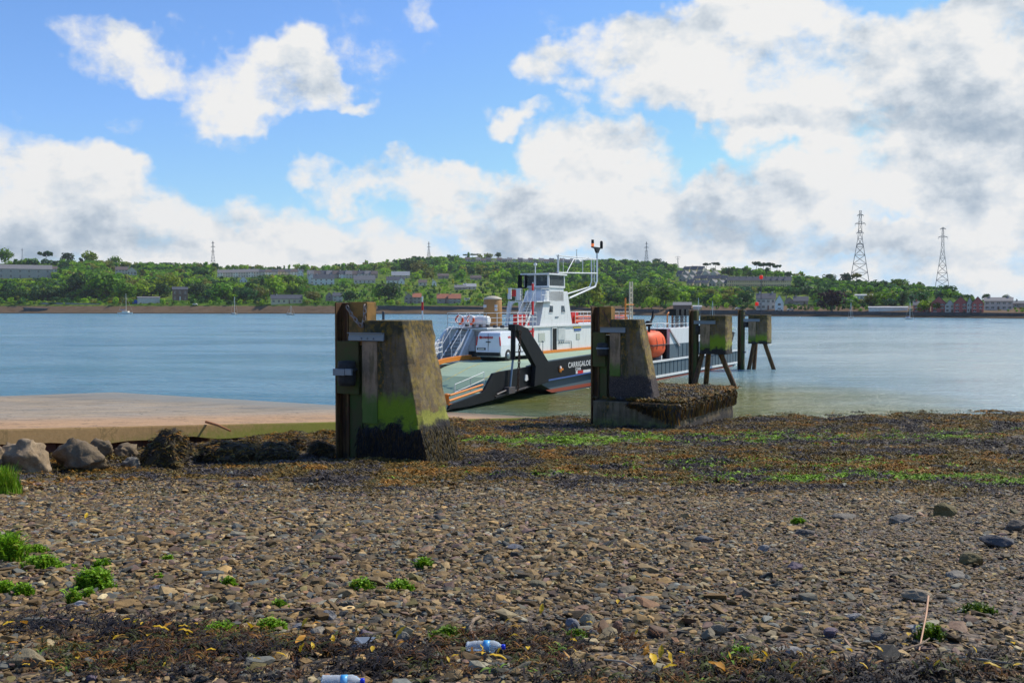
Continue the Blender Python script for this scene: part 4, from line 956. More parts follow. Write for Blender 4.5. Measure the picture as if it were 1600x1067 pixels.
# tower
mb = B(); ty0, ty1, uy0, uy1 = 23.0, 28.95, 24.05, 28.05
v = [(-8.0, ty0, 4.25), (-6.2, ty0, 4.25), (-6.2, ty1, 4.25), (-8.0, ty1, 4.25), (-8.0, uy0, 6.95), (-6.2, uy0, 6.95), (-6.2, uy1, 6.95), (-8.0, uy1, 6.95)]
mb.hexa(v); tw = mb.build('tower', M['white'], ferry, .03)
mb = B(); mb.box(-8.1, -6.0, 23.0, 24.9, 6.05, 6.15); mb.box(-8.5, -6.0, 22.1, 24.4, 6.05, 6.14); mb.build('platform', M['white'], tw, .01)
for (yc, o_) in ((24.95, .0), (27.2, 0)):
    s_ = -.18 if yc < 26 else .18
    mb = B(); mb.prism_x([(yc-.34, 5.28), (yc+.34, 5.28), (yc+.34-max(0, s_), 5.78), (yc-.34-min(0, s_), 5.78)], -6.199, -6.17); wn = mb.build('tower_window', M['glass'], tw)
    mb = B(); mb.box(-6.199, -6.15, yc-.36, yc+.36, 5.22, 5.275); mb.box(-6.199, -6.15, yc-.22, yc+.22, 5.79, 5.83); mb.build('window_frame', M['white'], wn)
mb = B(); mb.box(-6.199, -6.16, 25.7, 26.3, 4.83, 4.93); mb.build('name_plate', M['galv'], tw)
# wheelhouse
mb = B(); mb.box(-8.0, -6.2, 24.6, 27.3, 6.14, 7.28); wh = mb.build('wheelhouse', M['white'], ferry, .03)
mb = B()
for (x, y) in ((-8.25, 24.5), (-7.35, 24.5), (-6.2, 24.5), (-6.2, 27.3), (-8.25, 27.3)): mb.prism_z([(x-.07, y-.07), (x+.07, y-.07), (x+.07, y+.07), (x-.07, y+.07)], 7.2, 8.2)
mb.box(-8.32, -6.1, 24.42, 24.58, 7.2, 7.36); mb.box(-6.28, -6.12, 24.59, 27.4, 7.2, 7.36); mb.box(-8.32, -8.18, 24.59, 27.4, 7.2, 7.36); mb.box(-8.17, -6.29, 27.25, 27.4, 7.2, 7.36); mb.build('window_post', M['white'], wh, .01)
mb = B(); mb.box(-8.15, -7.45, 24.52, 24.55, 7.36, 8.16); mb.box(-7.28, -6.29, 24.52, 24.55, 7.36, 8.16); mb.box(-6.22, -6.19, 24.6, 27.2, 7.36, 8.16); mb.box(-8.25, -8.22, 24.6, 27.2, 7.36, 8.16); mb.box(-8.15, -6.3, 27.3, 27.33, 7.36, 8.16)
m, g, b = newmat('wheelhouse_glass'); b.inputs['Base Color'].default_value = (.25, .3, .32, 1); b.inputs['Roughness'].default_value = .05; b.inputs['Transmission Weight'].default_value = .75; b.inputs['IOR'].default_value = 1.1
mb.build('wheelhouse_window', m, wh)
mb = B(); mb.box(-7.5, -6.7, 25.2, 25.6, 7.28, 7.75); mb.box(-7.3, -6.9, 26.2, 26.6, 7.28, 7.95); mb.build('console', M['black'], wh)
mb = B(); mb.box(-8.55, -6.0, 24.2, 27.55, 8.2, 8.33); mb.build('roof', M['white'], wh, .03)
mb = B(); mb.box(-8.6, -8.5, 23.9, 24.45, 7.2, 8.2); mb.box(-8.0, -7.9, 23.9, 24.2, 7.2, 8.2); mb.box(-8.6, -7.9, 23.95, 24.05, 7.15, 7.25); mb.box(-8.6, -7.9, 23.95, 24.05, 8.12, 8.2); mb.build('dark_frame', M['black'], wh, .01)
mb = B(); mb.tube([(-7.6, 25, 8.33), (-7.6, 25, 8.95)], .04, 6); mb.lathe([(.05, 0), (.14, .06), (.14, .16), (.04, .22)], 12, (-7.6, 25, 8.95)); mb.build('search_light', M['white'], wh)
mb = B(); mb.box(-6.7, -6.2, 25.2, 26.6, 8.34, 8.42); mb.tube([(-7, 25.4, 8.33), (-7, 25.1, 8.7)], .03, 6); mb.tube([(-6.6, 26.6, 8.33), (-6.6, 26.9, 8.6)], .05, 6); mb.build('roof_fitting', M['steel'], wh)
mb = B(); railing(mb, [(-6.05, 23.0, 6.15), (-6.05, 24.45, 6.15)], .95, (.5, 1), .02, .8); railing(mb, [(-8.45, 22.15, 6.15), (-7.3, 22.15, 6.15)], .95, (.5, 1), .02, 1); railing(mb, [(-8.45, 22.15, 6.15), (-8.45, 24.3, 6.15)], .95, (.5, 1), .02, 1); mb.build('platform_rail', M['white'], tw)
mb = B(); mb.box(-8.5, -8.2, 22.05, 22.14, 6.3, 7.15); mb.box(-7.75, -7.4, 22.05, 22.14, 6.2, 7.1); mb.build('platform_panel', M['white'], tw)
mb = B(); mb.box(-8.1, -7.8, 22.02, 22.12, 6.5, 7.0); mb.build('red_panel', M['red'], tw); mb = B(); mb.box(-8.55, -8.45, 22.0, 22.1, 6.75, 7.1); mb.build('yellow_panel', M['yellow'], tw)
mb = B(); mb.prism_y([(-8.75, 4.25), (-8.5, 4.25), (-8.3, 5.5), (-8.15, 5.9), (-7.9, 6.05), (-8.5, 6.05), (-8.6, 5.6)], 22.1, 22.3); mb.prism_y([(-7.5, 4.25), (-7.35, 4.25), (-7.35, 6.04), (-7.6, 6.04)], 22.1, 22.3); mb.build('bracket', M['white'], tw, .01)
stair(tw, -6.9, -6.25, 20.6, 4.27, 22.3, 6.12, 9, M['white'], 'tower_stair')
mb = B()
for (z0, z1) in ((2.9, 4.15), (5.1, 6.1), (6.9, 7.4)): mb.box(-5.05, -4.93, 19.4, 19.55, z0, z1)
rp = mb.build('red_post', M['red'], ferry, .01)
mb = B(); mb.tube([(-4.99, 19.48, 2.08), (-4.99, 19.48, 7.5)], .045, 8); mb.tube([(-4.99, 19.48, 7.3), (-6.1, 21.9, 7.3)], .03, 6); mb.build('post_pipe', M['white'], rp)
# signal mast
mb = B(); X_ = -6.2
mb.tube([(X_, 34.0, 10.35), (X_, 34.0, 8.0), (X_, 33.6, 7.45), (X_, 28.4, 6.42)], .085, 8); mb.tube([(X_-.4, 33.7, 9.9), (X_-.4, 33.75, 7.9), (X_-.4, 33.3, 7.4), (X_-.4, 25.1, 6.25)], .06, 8)
mb.tube([(X_, 33.6, 7.45), (X_-.4, 33.3, 7.4)], .05, 6); mb.tube([(X_, 33.35, 9.9), (X_, 33.4, 7.8)], .035, 6)
mb.tube([(X_, 26.25, 8.3), (X_, 26.25, 9.85)], .08, 8); mb.tube([(X_, 26.0, 9.78), (X_, 34.0, 9.82)], .045, 6)
mb.tube([(X_, 26.3, 8.42), (X_, 34.0, 8.60)], .06, 6); mb.tube([(X_, 27.8, 8.45), (X_, 29.2, 9.62), (X_, 33.9, 9.78)], .045, 6); mb.tube([(X_, 31.0, 8.5), (X_, 31.0, 9.8)], .03, 6); mb.tube([(X_, 27.2, 8.45), (X_, 27.2, 9.8)], .02, 6)
ms = mb.build('signal_mast', M['white'], ferry)
mb = B(); mb.prism_x([(33.85, 10.35), (34.15, 10.35), (34.5, 10.72), (35.1, 10.78), (35.1, 10.85), (32.9, 10.85), (32.9, 10.78), (33.5, 10.72)], X_-.08, X_+.08); mb.lathe([(.10, 0), (.13, .03), (.13, .5), (.08, .6)], 10, (X_, 34.95, 10.85)); mb.lathe([(.10, 0), (.12, .03), (.12, .2), (.12, .35)], 10, (X_, 33.05, 11.1)); mb.build('mast_head', M['black'], ms)
mb = B(); mb.lathe([(.10, 0), (.13, .03), (.13, .24), (.10, .26)], 10, (X_, 33.05, 10.86)); mb.build('amber_light', M['lamp_amber'], ms)
# aft fittings: masts, lattice signal frame, small deckhouse to the right
mb = B(); mb.tube([(-5.5, 39.9, 2.1), (-5.5, 39.9, 8.0)], .07, 6); mb.tube([(-5.5, 40.5, 2.1), (-5.5, 40.5, 8.0)], .07, 6)
for i in range(12): mb.tube([(-5.5, 39.9, 2.4+.46*i), (-5.5, 40.5, 2.4+.46*i)], .03, 5)
mb.build('pale_ladder_mast', mat('cream_mast', (.66, .57, .40), .6), ferry)
mb = B(); mb.tube([(-5.4, 38.6, 2.1), (-5.4, 38.6, 6.5)], .07, 6); mb.tube([(-5.4, 38.6, 5.9), (-5.4, 40.6, 5.9)], .05, 6); mb.tube([(-5.4, 39.2, 2.1), (-5.4, 39.0, 4.8)], .06, 6); mb.build('orange_mast', M['orange'], ferry)
mb = B(); mb.box(-.35, 1.45, 31.1, 46, 1.5, 2.68); ad = mb.build('aft_house', M['hullgrey'], ferry, .02)
mb = B(); mb.box(-.35, 1.45, 31.1, 46, 2.685, 3.95); ah = mb.build('aft_house_upper', M['white'], ferry, .02)
mb = B(); mb.box(-.3, 1.2, 31.04, 31.09, 1.6, 3.9); mb.build('dark_door', M['black'], ah)
mb = B(); yy = 33.2
while yy < 46: mb.box(1.452, 1.49, yy, yy+.06, 1.55, 2.66); yy += 1.1
mb.build('upright_rib', M['hullgrey'], ad)
mb = B(); mb.beam((1.5, 30.9, 3.9), (1.55, 33.2, 2.5), .12); mb.build('brace', mat('pinkish_paint', (.55, .48, .47), .6), ah)
mb = B(); railing(mb, [(1.3, 26.0, 3.95), (1.3, 31.2, 3.95)], .45, (1,), .03, 2.5); railing(mb, [(.9, 31.2, 3.95), (.9, 46, 3.95)], .35, (1,), .02, 3); mb.build('aft_rail', M['white'], ah)
mb = B(); mb.tube([(-.4, 35.7, 3.95), (-.4, 35.7, 5.1), (-.4, 36.0, 5.2), (-.4, 36.7, 5.2), (-.4, 36.95, 5.1), (-.4, 36.95, 3.95)], .06, 6); mb.build('orange_hoop', M['orange'], ah)
for i, yc in enumerate((34.9, 36.2, 37.5)):
    mb = B()
    for (dx, dy) in ((-.14, -.14), (.14, -.14), (.14, .14), (-.14, .14)): mb.beam((.5+dx, yc+dy, 3.95), (.5+dx, yc+dy, 4.95), .05)
    for k in range(4):
        z = 3.98+.24*k; mb.beam((.36, yc-.14, z), (.64, yc-.14, z+.24), .03); mb.beam((.64, yc-.14, z), (.64, yc+.14, z+.24), .03); mb.beam((.36, yc+.14, z), (.36, yc-.14, z+.24), .03)
    lt = mb.build('lattice_leg', M['steel'], ah)
    mb = B(); mb.box(.2, .8, yc-.42, yc+.42, 4.96, 5.5); mb.build('signal_box', M['black'], lt, .02)
    if i == 1: mb = B(); mb.lathe([(.14, 0), (.14, .08), (.05, .12)], 14, (.5, yc-.43-.1, 5.28), 'Y'); mb.build('red_light', M['lamp_red'], lt)
mb = B(); mb.tube([(1.0, 27.6, 1.5), (1.0, 27.6, 4.3), (1.0, 28.6, 5.0)], .10, 8); mb.lathe([(.22, -.2), (.22, .2)], 12, (1.0, 27.5, 4.4), 'X'); mb.tube([(1.0, 28.2, 4.7), (1.0, 28.5, 5.4)], .07, 6); mb.build('davit', M['black'], ferry)
mb = B(); mb.prism_x([(44.5, 1.5), (47, 1.5), (49.5, 2.2), (50.5, 3.2), (49.8, 3.3), (46, 2.6)], 1.0, 1.3); mb.build('stern_arm', M['black'], ferry, .02)
mb = B(); mb.lathe([(.35, 0), (.45, .1), (.45, 1.2), (.2, 1.4)], 14, (.3, 47.6, 2.1)); mb.build('stern_vent', M['tan'], ferry)
mb = B(); mb.prism_x([(50.6, 2.05), (56, 3.6), (56.1, 3.45), (50.6, 1.7)], -5.8, -.4); mb.build('far_ramp', M['deck'], ferry, .02)

# rescue boat on the right hand side deck
bo = ff((.55, 28.6, 2.62)); t = thing('rescue_boat', 'round orange enclosed rescue boat on the ferry side deck behind the yellow flanked block', 'rescue boat', (bo.x, bo.y, 1.60), AXR)
mb = B(); rows = []; n_ = 22
for k, (yy, rw, rh, zc_) in enumerate([(-2.05, .25, .3, 1.1), (-1.9, .62, .68, 1.1), (-1.6, .88, .95, 1.12), (-1.1, .98, 1.08, 1.14), (0, 1.0, 1.12, 1.15), (1.1, .98, 1.08, 1.14), (1.6, .88, .95, 1.12), (1.9, .62, .68, 1.1), (2.05, .25, .3, 1.1)]):
    rows.append([(rw*math.copysign(abs(math.cos(2*math.pi*i/n_))**.75, math.cos(2*math.pi*i/n_)), yy, zc_+rh*math.copysign(abs(math.sin(2*math.pi*i/n_))**.8, math.sin(2*math.pi*i/n_))) for i in range(n_)])
v = [p for r_ in rows for p in r_]; fs = [(k*n_+i, k*n_+(i+1) % n_, (k+1)*n_+(i+1) % n_, (k+1)*n_+i) for k in range(len(rows)-1) for i in range(n_)]
mb.add(v, fs, True); mb.add(rows[0], [tuple(range(n_))]); mb.add(rows[-1], [tuple(range(n_))]); mb.build('boat_shell', M['boatorange'], t)
mb = B(); mb.box(-1.03, 1.03, -1.75, 1.75, 1.10, 1.16)
for yy in (-.7, .7): 
    mb.tube([(1.03*math.cos(a), yy, 1.15+1.15*math.sin(a)) for a in [math.pi*k/12-.3 for k in range(15)]], .02, 5)
mb.build('belt_line', M['steel'], t)
mb = B(); mb.box(-.7, .7, -1.3, -1.1, -.1, .25); mb.box(-.7, .7, 1.1, 1.3, -.1, .25); mb.build('cradle', M['white'], t)

# van on the ramp
vo = ff((-4.55, 12.1, 2.09)); van = thing('parked_van', 'white panel van with red tail lights standing on the ferry deck, rear towards the slipway', 'van', (vo.x, vo.y, 2.09), AXR-.03)
prof = [(.02, .38), (.0, .62), (.03, 1.05), (.09, 1.65), (.20, 1.88), (.45, 1.955), (2.2, 1.97), (3.3, 1.93), (3.62, 1.80), (4.15, 1.30), (4.35, 1.19), (4.82, 1.04), (4.95, .80), (4.97, .42), (4.9, .26), (.15, .26)]
def hw(z): return .975 if z < 1.08 else .975-(z-1.08)*.17
mb = B(); nP = len(prof)
Vv = [(-hw(z), y, z) for y, z in prof]+[(hw(z), y, z) for y, z in prof]
mb.add(Vv, [(i, (i+1) % nP, nP+(i+1) % nP, nP+i) for i in range(nP)])
def sidef(s):  # side wall strips split at the belt
    o_ = 0 if s < 0 else nP
    return [tuple(o_+i for i in (0, 1, 2, 11, 12, 13, 14, 15)), tuple(o_+i for i in (2, 3, 4, 5, 6, 7, 8, 9, 10, 11))]
mb.f += sidef(-1)+sidef(1); mb.sm += [False]*4
bd = mb.build('body', M['whiteclean'], van, .05, 3)
for s in (-1, 1):
    for yc in (.98, 3.95):
        mb = B(); mb.lathe([(.22, -.10), (.33, -.11), (.345, -.06), (.345, .06), (.33, .11), (.22, .10)], 22, (s*.89, yc, .345), 'X'); wlr = mb.build('wheel', M['rubber'], van)
        mb = B(); mb.lathe([(.03, -.02), (.215, -.02), (.215, .02), (.03, .03)], 16, (s*.985, yc, .345), 'X'); mb.build('rim', M['galv'], wlr)
    mb = B(); mb.prism_y([(s*.885, 1.02), (s*.972, 1.02), (s*.90, 1.62), (s*.84, 1.62)], .015, .10); mb.build('tail_light', M['red'], van, .01)
for yc in (.98, 3.95):
    mb = B(); mb.lathe([(.40, -.985), (.40, .985)], 22, (0, yc, .36), 'X'); mb.build('wheel_arch', M['rubber'], van)
mb = B(); mb.box(-.95, .95, -.10, .12, .34, .58); mb.build('rear_bumper', M['rubber'], van, .03)
mb = B(); mb.box(-.87, .87, -.085, .05, .585, .66); mb.build('bumper_top', M['whiteclean'], van, .01)
mb = B(); mb.box(-.86, -.2, -.022, .02, .73, .88); mb.build('number_plate_recess', M['rubber'], van, .01)
mb = B(); mb.box(-.78, -.28, -.03, -.023, .75, .85); mb.build('number_plate', mat('plate', (.6, .6, .5), .5), van)
mb = B(); mb.box(-.012, .012, .0, .03, .66, 1.85)
mb.build('door_seam', M['steel'], van); mb = B(); mb.box(-.18, .18, .0, .045, 1.24, 1.30); mb.build('door_handle', M['rubber'], van, .01)
m_ = mat('van_red', (.55, .03, .03), .5); mb = B(); r_ = random.Random(3); x = -.62
while x < .30:
    w_ = r_.uniform(.05, .1); mb.add([(x, .028, 1.50), (x+w_, .028, 1.50), (x+w_, .043, 1.50+r_.uniform(.09, .16)), (x, .043, 1.50+r_.uniform(.09, .16))], [(0, 1, 2, 3)]); x += w_+.02
mb.lathe([(.03, -.02), (.10, -.02), (.10, .01), (.03, .01)], 12, (-.62, .045, 1.57), 'Y'); mb.build('rear_lettering', m_, van)
mb = B(); y_ = 1.1
while y_ < 2.4:
    w_ = r_.uniform(.07, .14); zt_ = 1.50+r_.uniform(.10, .16); mb.add([(hw(1.5)+.006, y_, 1.5), (hw(1.5)+.006, y_+w_, 1.5), (hw(zt_)+.006, y_+w_, zt_), (hw(zt_)+.006, y_, zt_)], [(0, 1, 2, 3)]); y_ += w_+.03
mb.build('side_lettering', m_, van)
mb = B(); mb.add([(hw(1.25)+.004, 3.2, 1.22), (hw(1.25)+.004, 4.0, 1.22), (hw(1.7)+.004, 3.62, 1.68), (hw(1.7)+.004, 3.2, 1.72)], [(0, 1, 2, 3)]); mb.add([(-hw(1.25)-.004, 3.2, 1.22), (-hw(1.25)-.004, 4.0, 1.22), (-hw(1.7)-.004, 3.62, 1.68), (-hw(1.7)-.004, 3.2, 1.72)], [(3, 2, 1, 0)]); mb.build('side_window', M['glass'], van)
mb = B(); mb.add([(-.8, 3.66, 1.80), (.8, 3.66, 1.80), (.86, 4.14, 1.335), (-.86, 4.14, 1.335)], [(0, 1, 2, 3)]); mb.build('windscreen', M['glass'], van)
mb = B(); mb.box(.97, 1.16, 3.85, 3.98, 1.12, 1.36); mb.box(-1.16, -.97, 3.85, 3.98, 1.12, 1.36); mb.build('mirror', M['rubber'], van, .02)
mb = B(); mb.box(.977, .985, 1.6, 3.1, .52, .58); mb.build('side_moulding', M['rubber'], van)
# ================================================================ the far bank
def ip(px, xs_, ys_): return float(np.interp(px, xs_, ys_))
WLX = [-900, 0, 400, 800, 1200, 1600, 2400]; WLY = [488.5, 489.6, 490, 491.3, 494.2, 498, 503]
RX = [-900, -200, 0, 100, 200, 300, 400, 500, 560, 640, 680, 750, 800, 870, 950, 1000, 1060, 1100, 1200, 1250, 1300, 1400, 1440, 1500, 1530, 1600, 1750, 2400]
RY = [430, 415, 411, 411, 414, 417, 419, 419, 417, 410, 405, 403, 404, 406, 410, 413, 418, 421, 426, 433, 441, 447, 449, 462, 469, 474, 478, 482]
def ds_(px): return EYE*F/(ip(px, WLX, WLY)-HOR)
def dr_(px): return ip(px, [-900, 0, 400, 640, 900, 1050, 1250, 1450, 1600, 2400], [1350, 1350, 1450, 1650, 1700, 1500, 1080, 900, 700, 620])
def yl_(px): return ip(px, [-900, 0, 600, 800, 1050, 1200, 1600, 2400], [476.5, 476.5, 477.5, 479, 484, 486, 488.5, 492])
def ridge(px): return ip(px, RX, RY)+2.0*(float(vnoise(px*.02, 3.3, 81))-.5)
def dep(px, t): return ds_(px)+16+(dr_(px)-ds_(px)-16)*t
def ypx(px, t): a = yl_(px); return a+(ridge(px)-a)*(t**.82)
def hill(px, py):
    a = yl_(px); r_ = ridge(px); t = max(0., min(1., (py-a)/(r_-a)))**(1/.82)
    d = dep(px, t); return at_d(px, ypx(px, t), d), d
pxs = np.concatenate([np.arange(-900, -100, 40), np.arange(-100, 1700, 8), np.arange(1700, 2400, 40)]); ts = np.concatenate([[-.1, -.03], np.linspace(0, 1, 46), [1.1, 1.5]])
V = []; 
for px in pxs:
    for t in ts:
        if t == -.1: d = ds_(px)-6; p = at_z(px, HOR+EYE*F/d, 0); p.z = -.6
        elif t == -.03: d = ds_(px)+9; p = at_d(px, HOR, d); p.z = (2.2+1.6*float(vnoise(px*.05, 0, 83)))*(1 if px < 950 else max(.25, 1-(px-950)/130.))
        elif t <= 1: p = at_d(px, ypx(px, t), dep(px, t)); p.z += (float(vnoise(px*.06, t*22, 82))-.5)*2.0*min(1, t*8)
        else: q_ = at_d(px, ridge(px), dr_(px)); d = dr_(px)*(1+(t-1)); p = at_d(px, HOR, d); p.z = q_.z*(1-(t-1)*1.2)
        V.append(p[:])
V = np.array(V); nt = len(ts); i = (np.arange(len(pxs)-1)[:, None]*nt+np.arange(nt-1)[None]).ravel(); Fq = np.stack([i, i+nt, i+nt+1, i+1], 1)
def hillmat():
    m, g, b = newmat('hillside_grass'); b.inputs['Roughness'].default_value = 1; b.inputs['Specular IOR Level'].default_value = .05; geo = g.n('ShaderNodeNewGeometry'); p = geo.outputs['Position']; s = g.n('ShaderNodeSeparateXYZ'); g.put(s.inputs[0], p)
    n = g.noise(g.vm('MULTIPLY', p, (1, .4, 1)), .025, 5, .6); n2 = g.noise(p, .15, 5, .7); v = g.voro(g.vm('MULTIPLY', p, (1, .45, 1)), .012, out='Color'); sc_ = g.n('ShaderNodeSeparateColor'); g.put(sc_.inputs[0], v)
    c = g.ramp(sc_.outputs[0], [(0, (.06, .12, .012)), (.4, (.11, .19, .014)), (.7, (.20, .25, .03)), (1, (.08, .15, .012))])
    c = g.mix(g.ss(n2, .40, .60), c, (.028, .070, .010))
    lo = g.ss(g.m('ADD', s.outputs[2], g.m('MULTIPLY', n2, 3.2)), 8.6, 7.6)
    mud = g.ramp(g.noise(g.vm('MULTIPLY', p, (1, 1, 6)), .12, 6, .7), [(.3, (.10, .062, .035)), (.55, (.17, .115, .07)), (.7, (.09, .07, .05))])
    c = g.mix(lo, c, mud); wet = g.ss(s.outputs[2], 1.2, .3); c = g.mix(g.m('MULTIPLY', wet, .7), c, (.03, .028, .02))
    g.put(b.inputs['Base Color'], c); return m
hs = np_mesh('hillside', V, Fq, hillmat(), None, True); tag(hs, kind='structure')

# ---- trees
def folmat():
    m, g, b = newmat('foliage'); b.inputs['Roughness'].default_value = .6; b.inputs['Specular IOR Level'].default_value = .25
    a = g.n('ShaderNodeVertexColor'); a.layer_name = 'Col'; oi = g.n('ShaderNodeObjectInfo')
    hsv = g.n('ShaderNodeHueSaturation'); g.put(hsv.inputs['Hue'], g.m('MULTIPLY_ADD', oi.outputs['Random'], .03, .483)); g.put(hsv.inputs['Value'], g.m('MULTIPLY_ADD', oi.outputs['Random'], .55, .78)); hsv.inputs['Saturation'].default_value = 1.05; g.put(hsv.inputs['Color'], a.outputs[0])
    g.put(b.inputs['Base Color'], hsv.outputs[0])
    tr = g.n('ShaderNodeBsdfTranslucent'); g.put(tr.inputs[0], hsv.outputs[0]); mx = g.n('ShaderNodeMixShader'); mx.inputs[0].default_value = .45
    g.t.links.new(b.outputs[0], mx.inputs[1]); g.t.links.new(tr.outputs[0], mx.inputs[2]); g.t.links.new(mx.outputs[0], g.t.nodes['Material Output'].inputs[0]); return m
FOL = folmat(); M['bark'] = mat('bark', (.09, .065, .045), .9, 0, (.05, .04, .03), 4, .8, .5)
def crown_arr(seed, n, kind='round', card=.05):
    r_ = np.random.default_rng(seed); lob = []
    if kind == 'round': L_ = [(r_.uniform(-.30, .30), r_.uniform(-.26, .26), r_.uniform(.24, .78), r_.uniform(.16, .27)) for _ in range(13)]+[(0, 0, .55, .33)]
    elif kind == 'tall': L_ = [(r_.uniform(-.12, .12), r_.uniform(-.12, .12), z, r_.uniform(.12, .19)) for z in np.linspace(.2, .9, 11)]
    elif kind == 'low': L_ = [(r_.uniform(-.5, .5), r_.uniform(-.35, .35), r_.uniform(.2, .65), r_.uniform(.2, .34)) for _ in range(10)]
    elif kind == 'cone': L_ = [(r_.uniform(-.03, .03), 0, z, .23*(1.05-z)) for z in np.linspace(.12, .97, 12)]
    else: L_ = [(r_.uniform(-.42, .42), r_.uniform(-.3, .3), r_.uniform(.66, .88), r_.uniform(.09, .16)) for _ in range(13)]   # open, umbrella
    w_ = np.array([l[3]**2 for l in L_]); w_ /= w_.sum(); k = r_.choice(len(L_), n, p=w_); Ls = np.array(L_)[k]
    dv = r_.normal(0, 1, (n, 3)); dv /= np.linalg.norm(dv, axis=1)[:, None]; rad = Ls[:, 3]*r_.uniform(.72, 1.08, n)
    C_ = Ls[:, :3]+dv*rad[:, None]*np.array([1, 1, .82]); C_[:, 2] = np.maximum(C_[:, 2], .05)
    nn = dv+r_.normal(0, .45, (n, 3)); nn /= np.linalg.norm(nn, axis=1)[:, None]
    a = np.cross(nn, r_.normal(0, 1, (n, 3))); a /= np.linalg.norm(a, axis=1)[:, None]; b_ = np.cross(nn, a); s = card*r_.uniform(.6, 1.5, n)[:, None]
    V = np.stack([C_-a*s-b_*s*.6, C_+a*s*.7-b_*s, C_+a*s+b_*s*.7, C_-a*s*.6+b_*s], 1).reshape(-1, 3)
    Fq = np.arange(4*n).reshape(n, 4); tone = np.repeat(r_.uniform(.72, 1.3, len(L_))[k]*r_.uniform(.65, 1.35, n), 4)
    return V, Fq, tone
GREENS = {'mid': (.125, .225, .022), 'bright': (.230, .330, .028), 'dark': (.040, .092, .024), 'olive': (.185, .190, .035), 'copper': (.030, .016, .018), 'yellow': (.34, .30, .012), 'blue': (.045, .105, .045)}
def trunk_mb(kind, seed):
    r_ = random.Random(seed); mb = MB(); h = .55 if kind != 'umbrella' else .75
    mb.tube([(0, 0, -.06), (.01, 0, h*.5), (-.01, .01, h)], .028, 7, True, .012)
    for i in range(4):
        a = r_.uniform(0, 6.3); z = h*r_.uniform(.45, .95); l = r_.uniform(.15, .28); mb.tube([(0, 0, z), (math.cos(a)*l*.5, math.sin(a)*l*.5, z+l*.45), (math.cos(a)*l, math.sin(a)*l, z+l*.8)], .012, 5, True, .005)
    return mb
VAR = {}
def variant(kind, colour, seed):
    key = (kind, colour, seed)
    if key not in VAR:
        V, Fq, tone = crown_arr(seed, 520, kind, .042); c = np.array(GREENS[colour])[None]*tone[:, None]
        cr = np_mesh('crown', V, Fq, FOL, c); tm = trunk_mb(kind, seed).build('trunk', M['bark'])
        VAR[key] = (cr.data, tm.data); bpy.data.objects.remove(cr); bpy.data.objects.remove(tm)
    return VAR[key]
def tree(px, py, hp, kind='round', colour='mid', wf=1.0, label=None, group='trees on the far wooded hillside', name='broadleaf_tree', cat='tree', seed=None):
    p, d = hill(px, py); h = hp*d/F; s = seed if seed is not None else random.randrange(4)
    cm, tm = variant(kind, colour, s)
    t = thing(name, label, cat, (p.x, p.y, p.z-.3), random.uniform(0, 6.28), group); t.scale = (h*wf, h*wf, h)
    for nm, me in (('crown', cm), ('trunk', tm)): link(bpy.data.objects.new(nm, me), t)
    return t
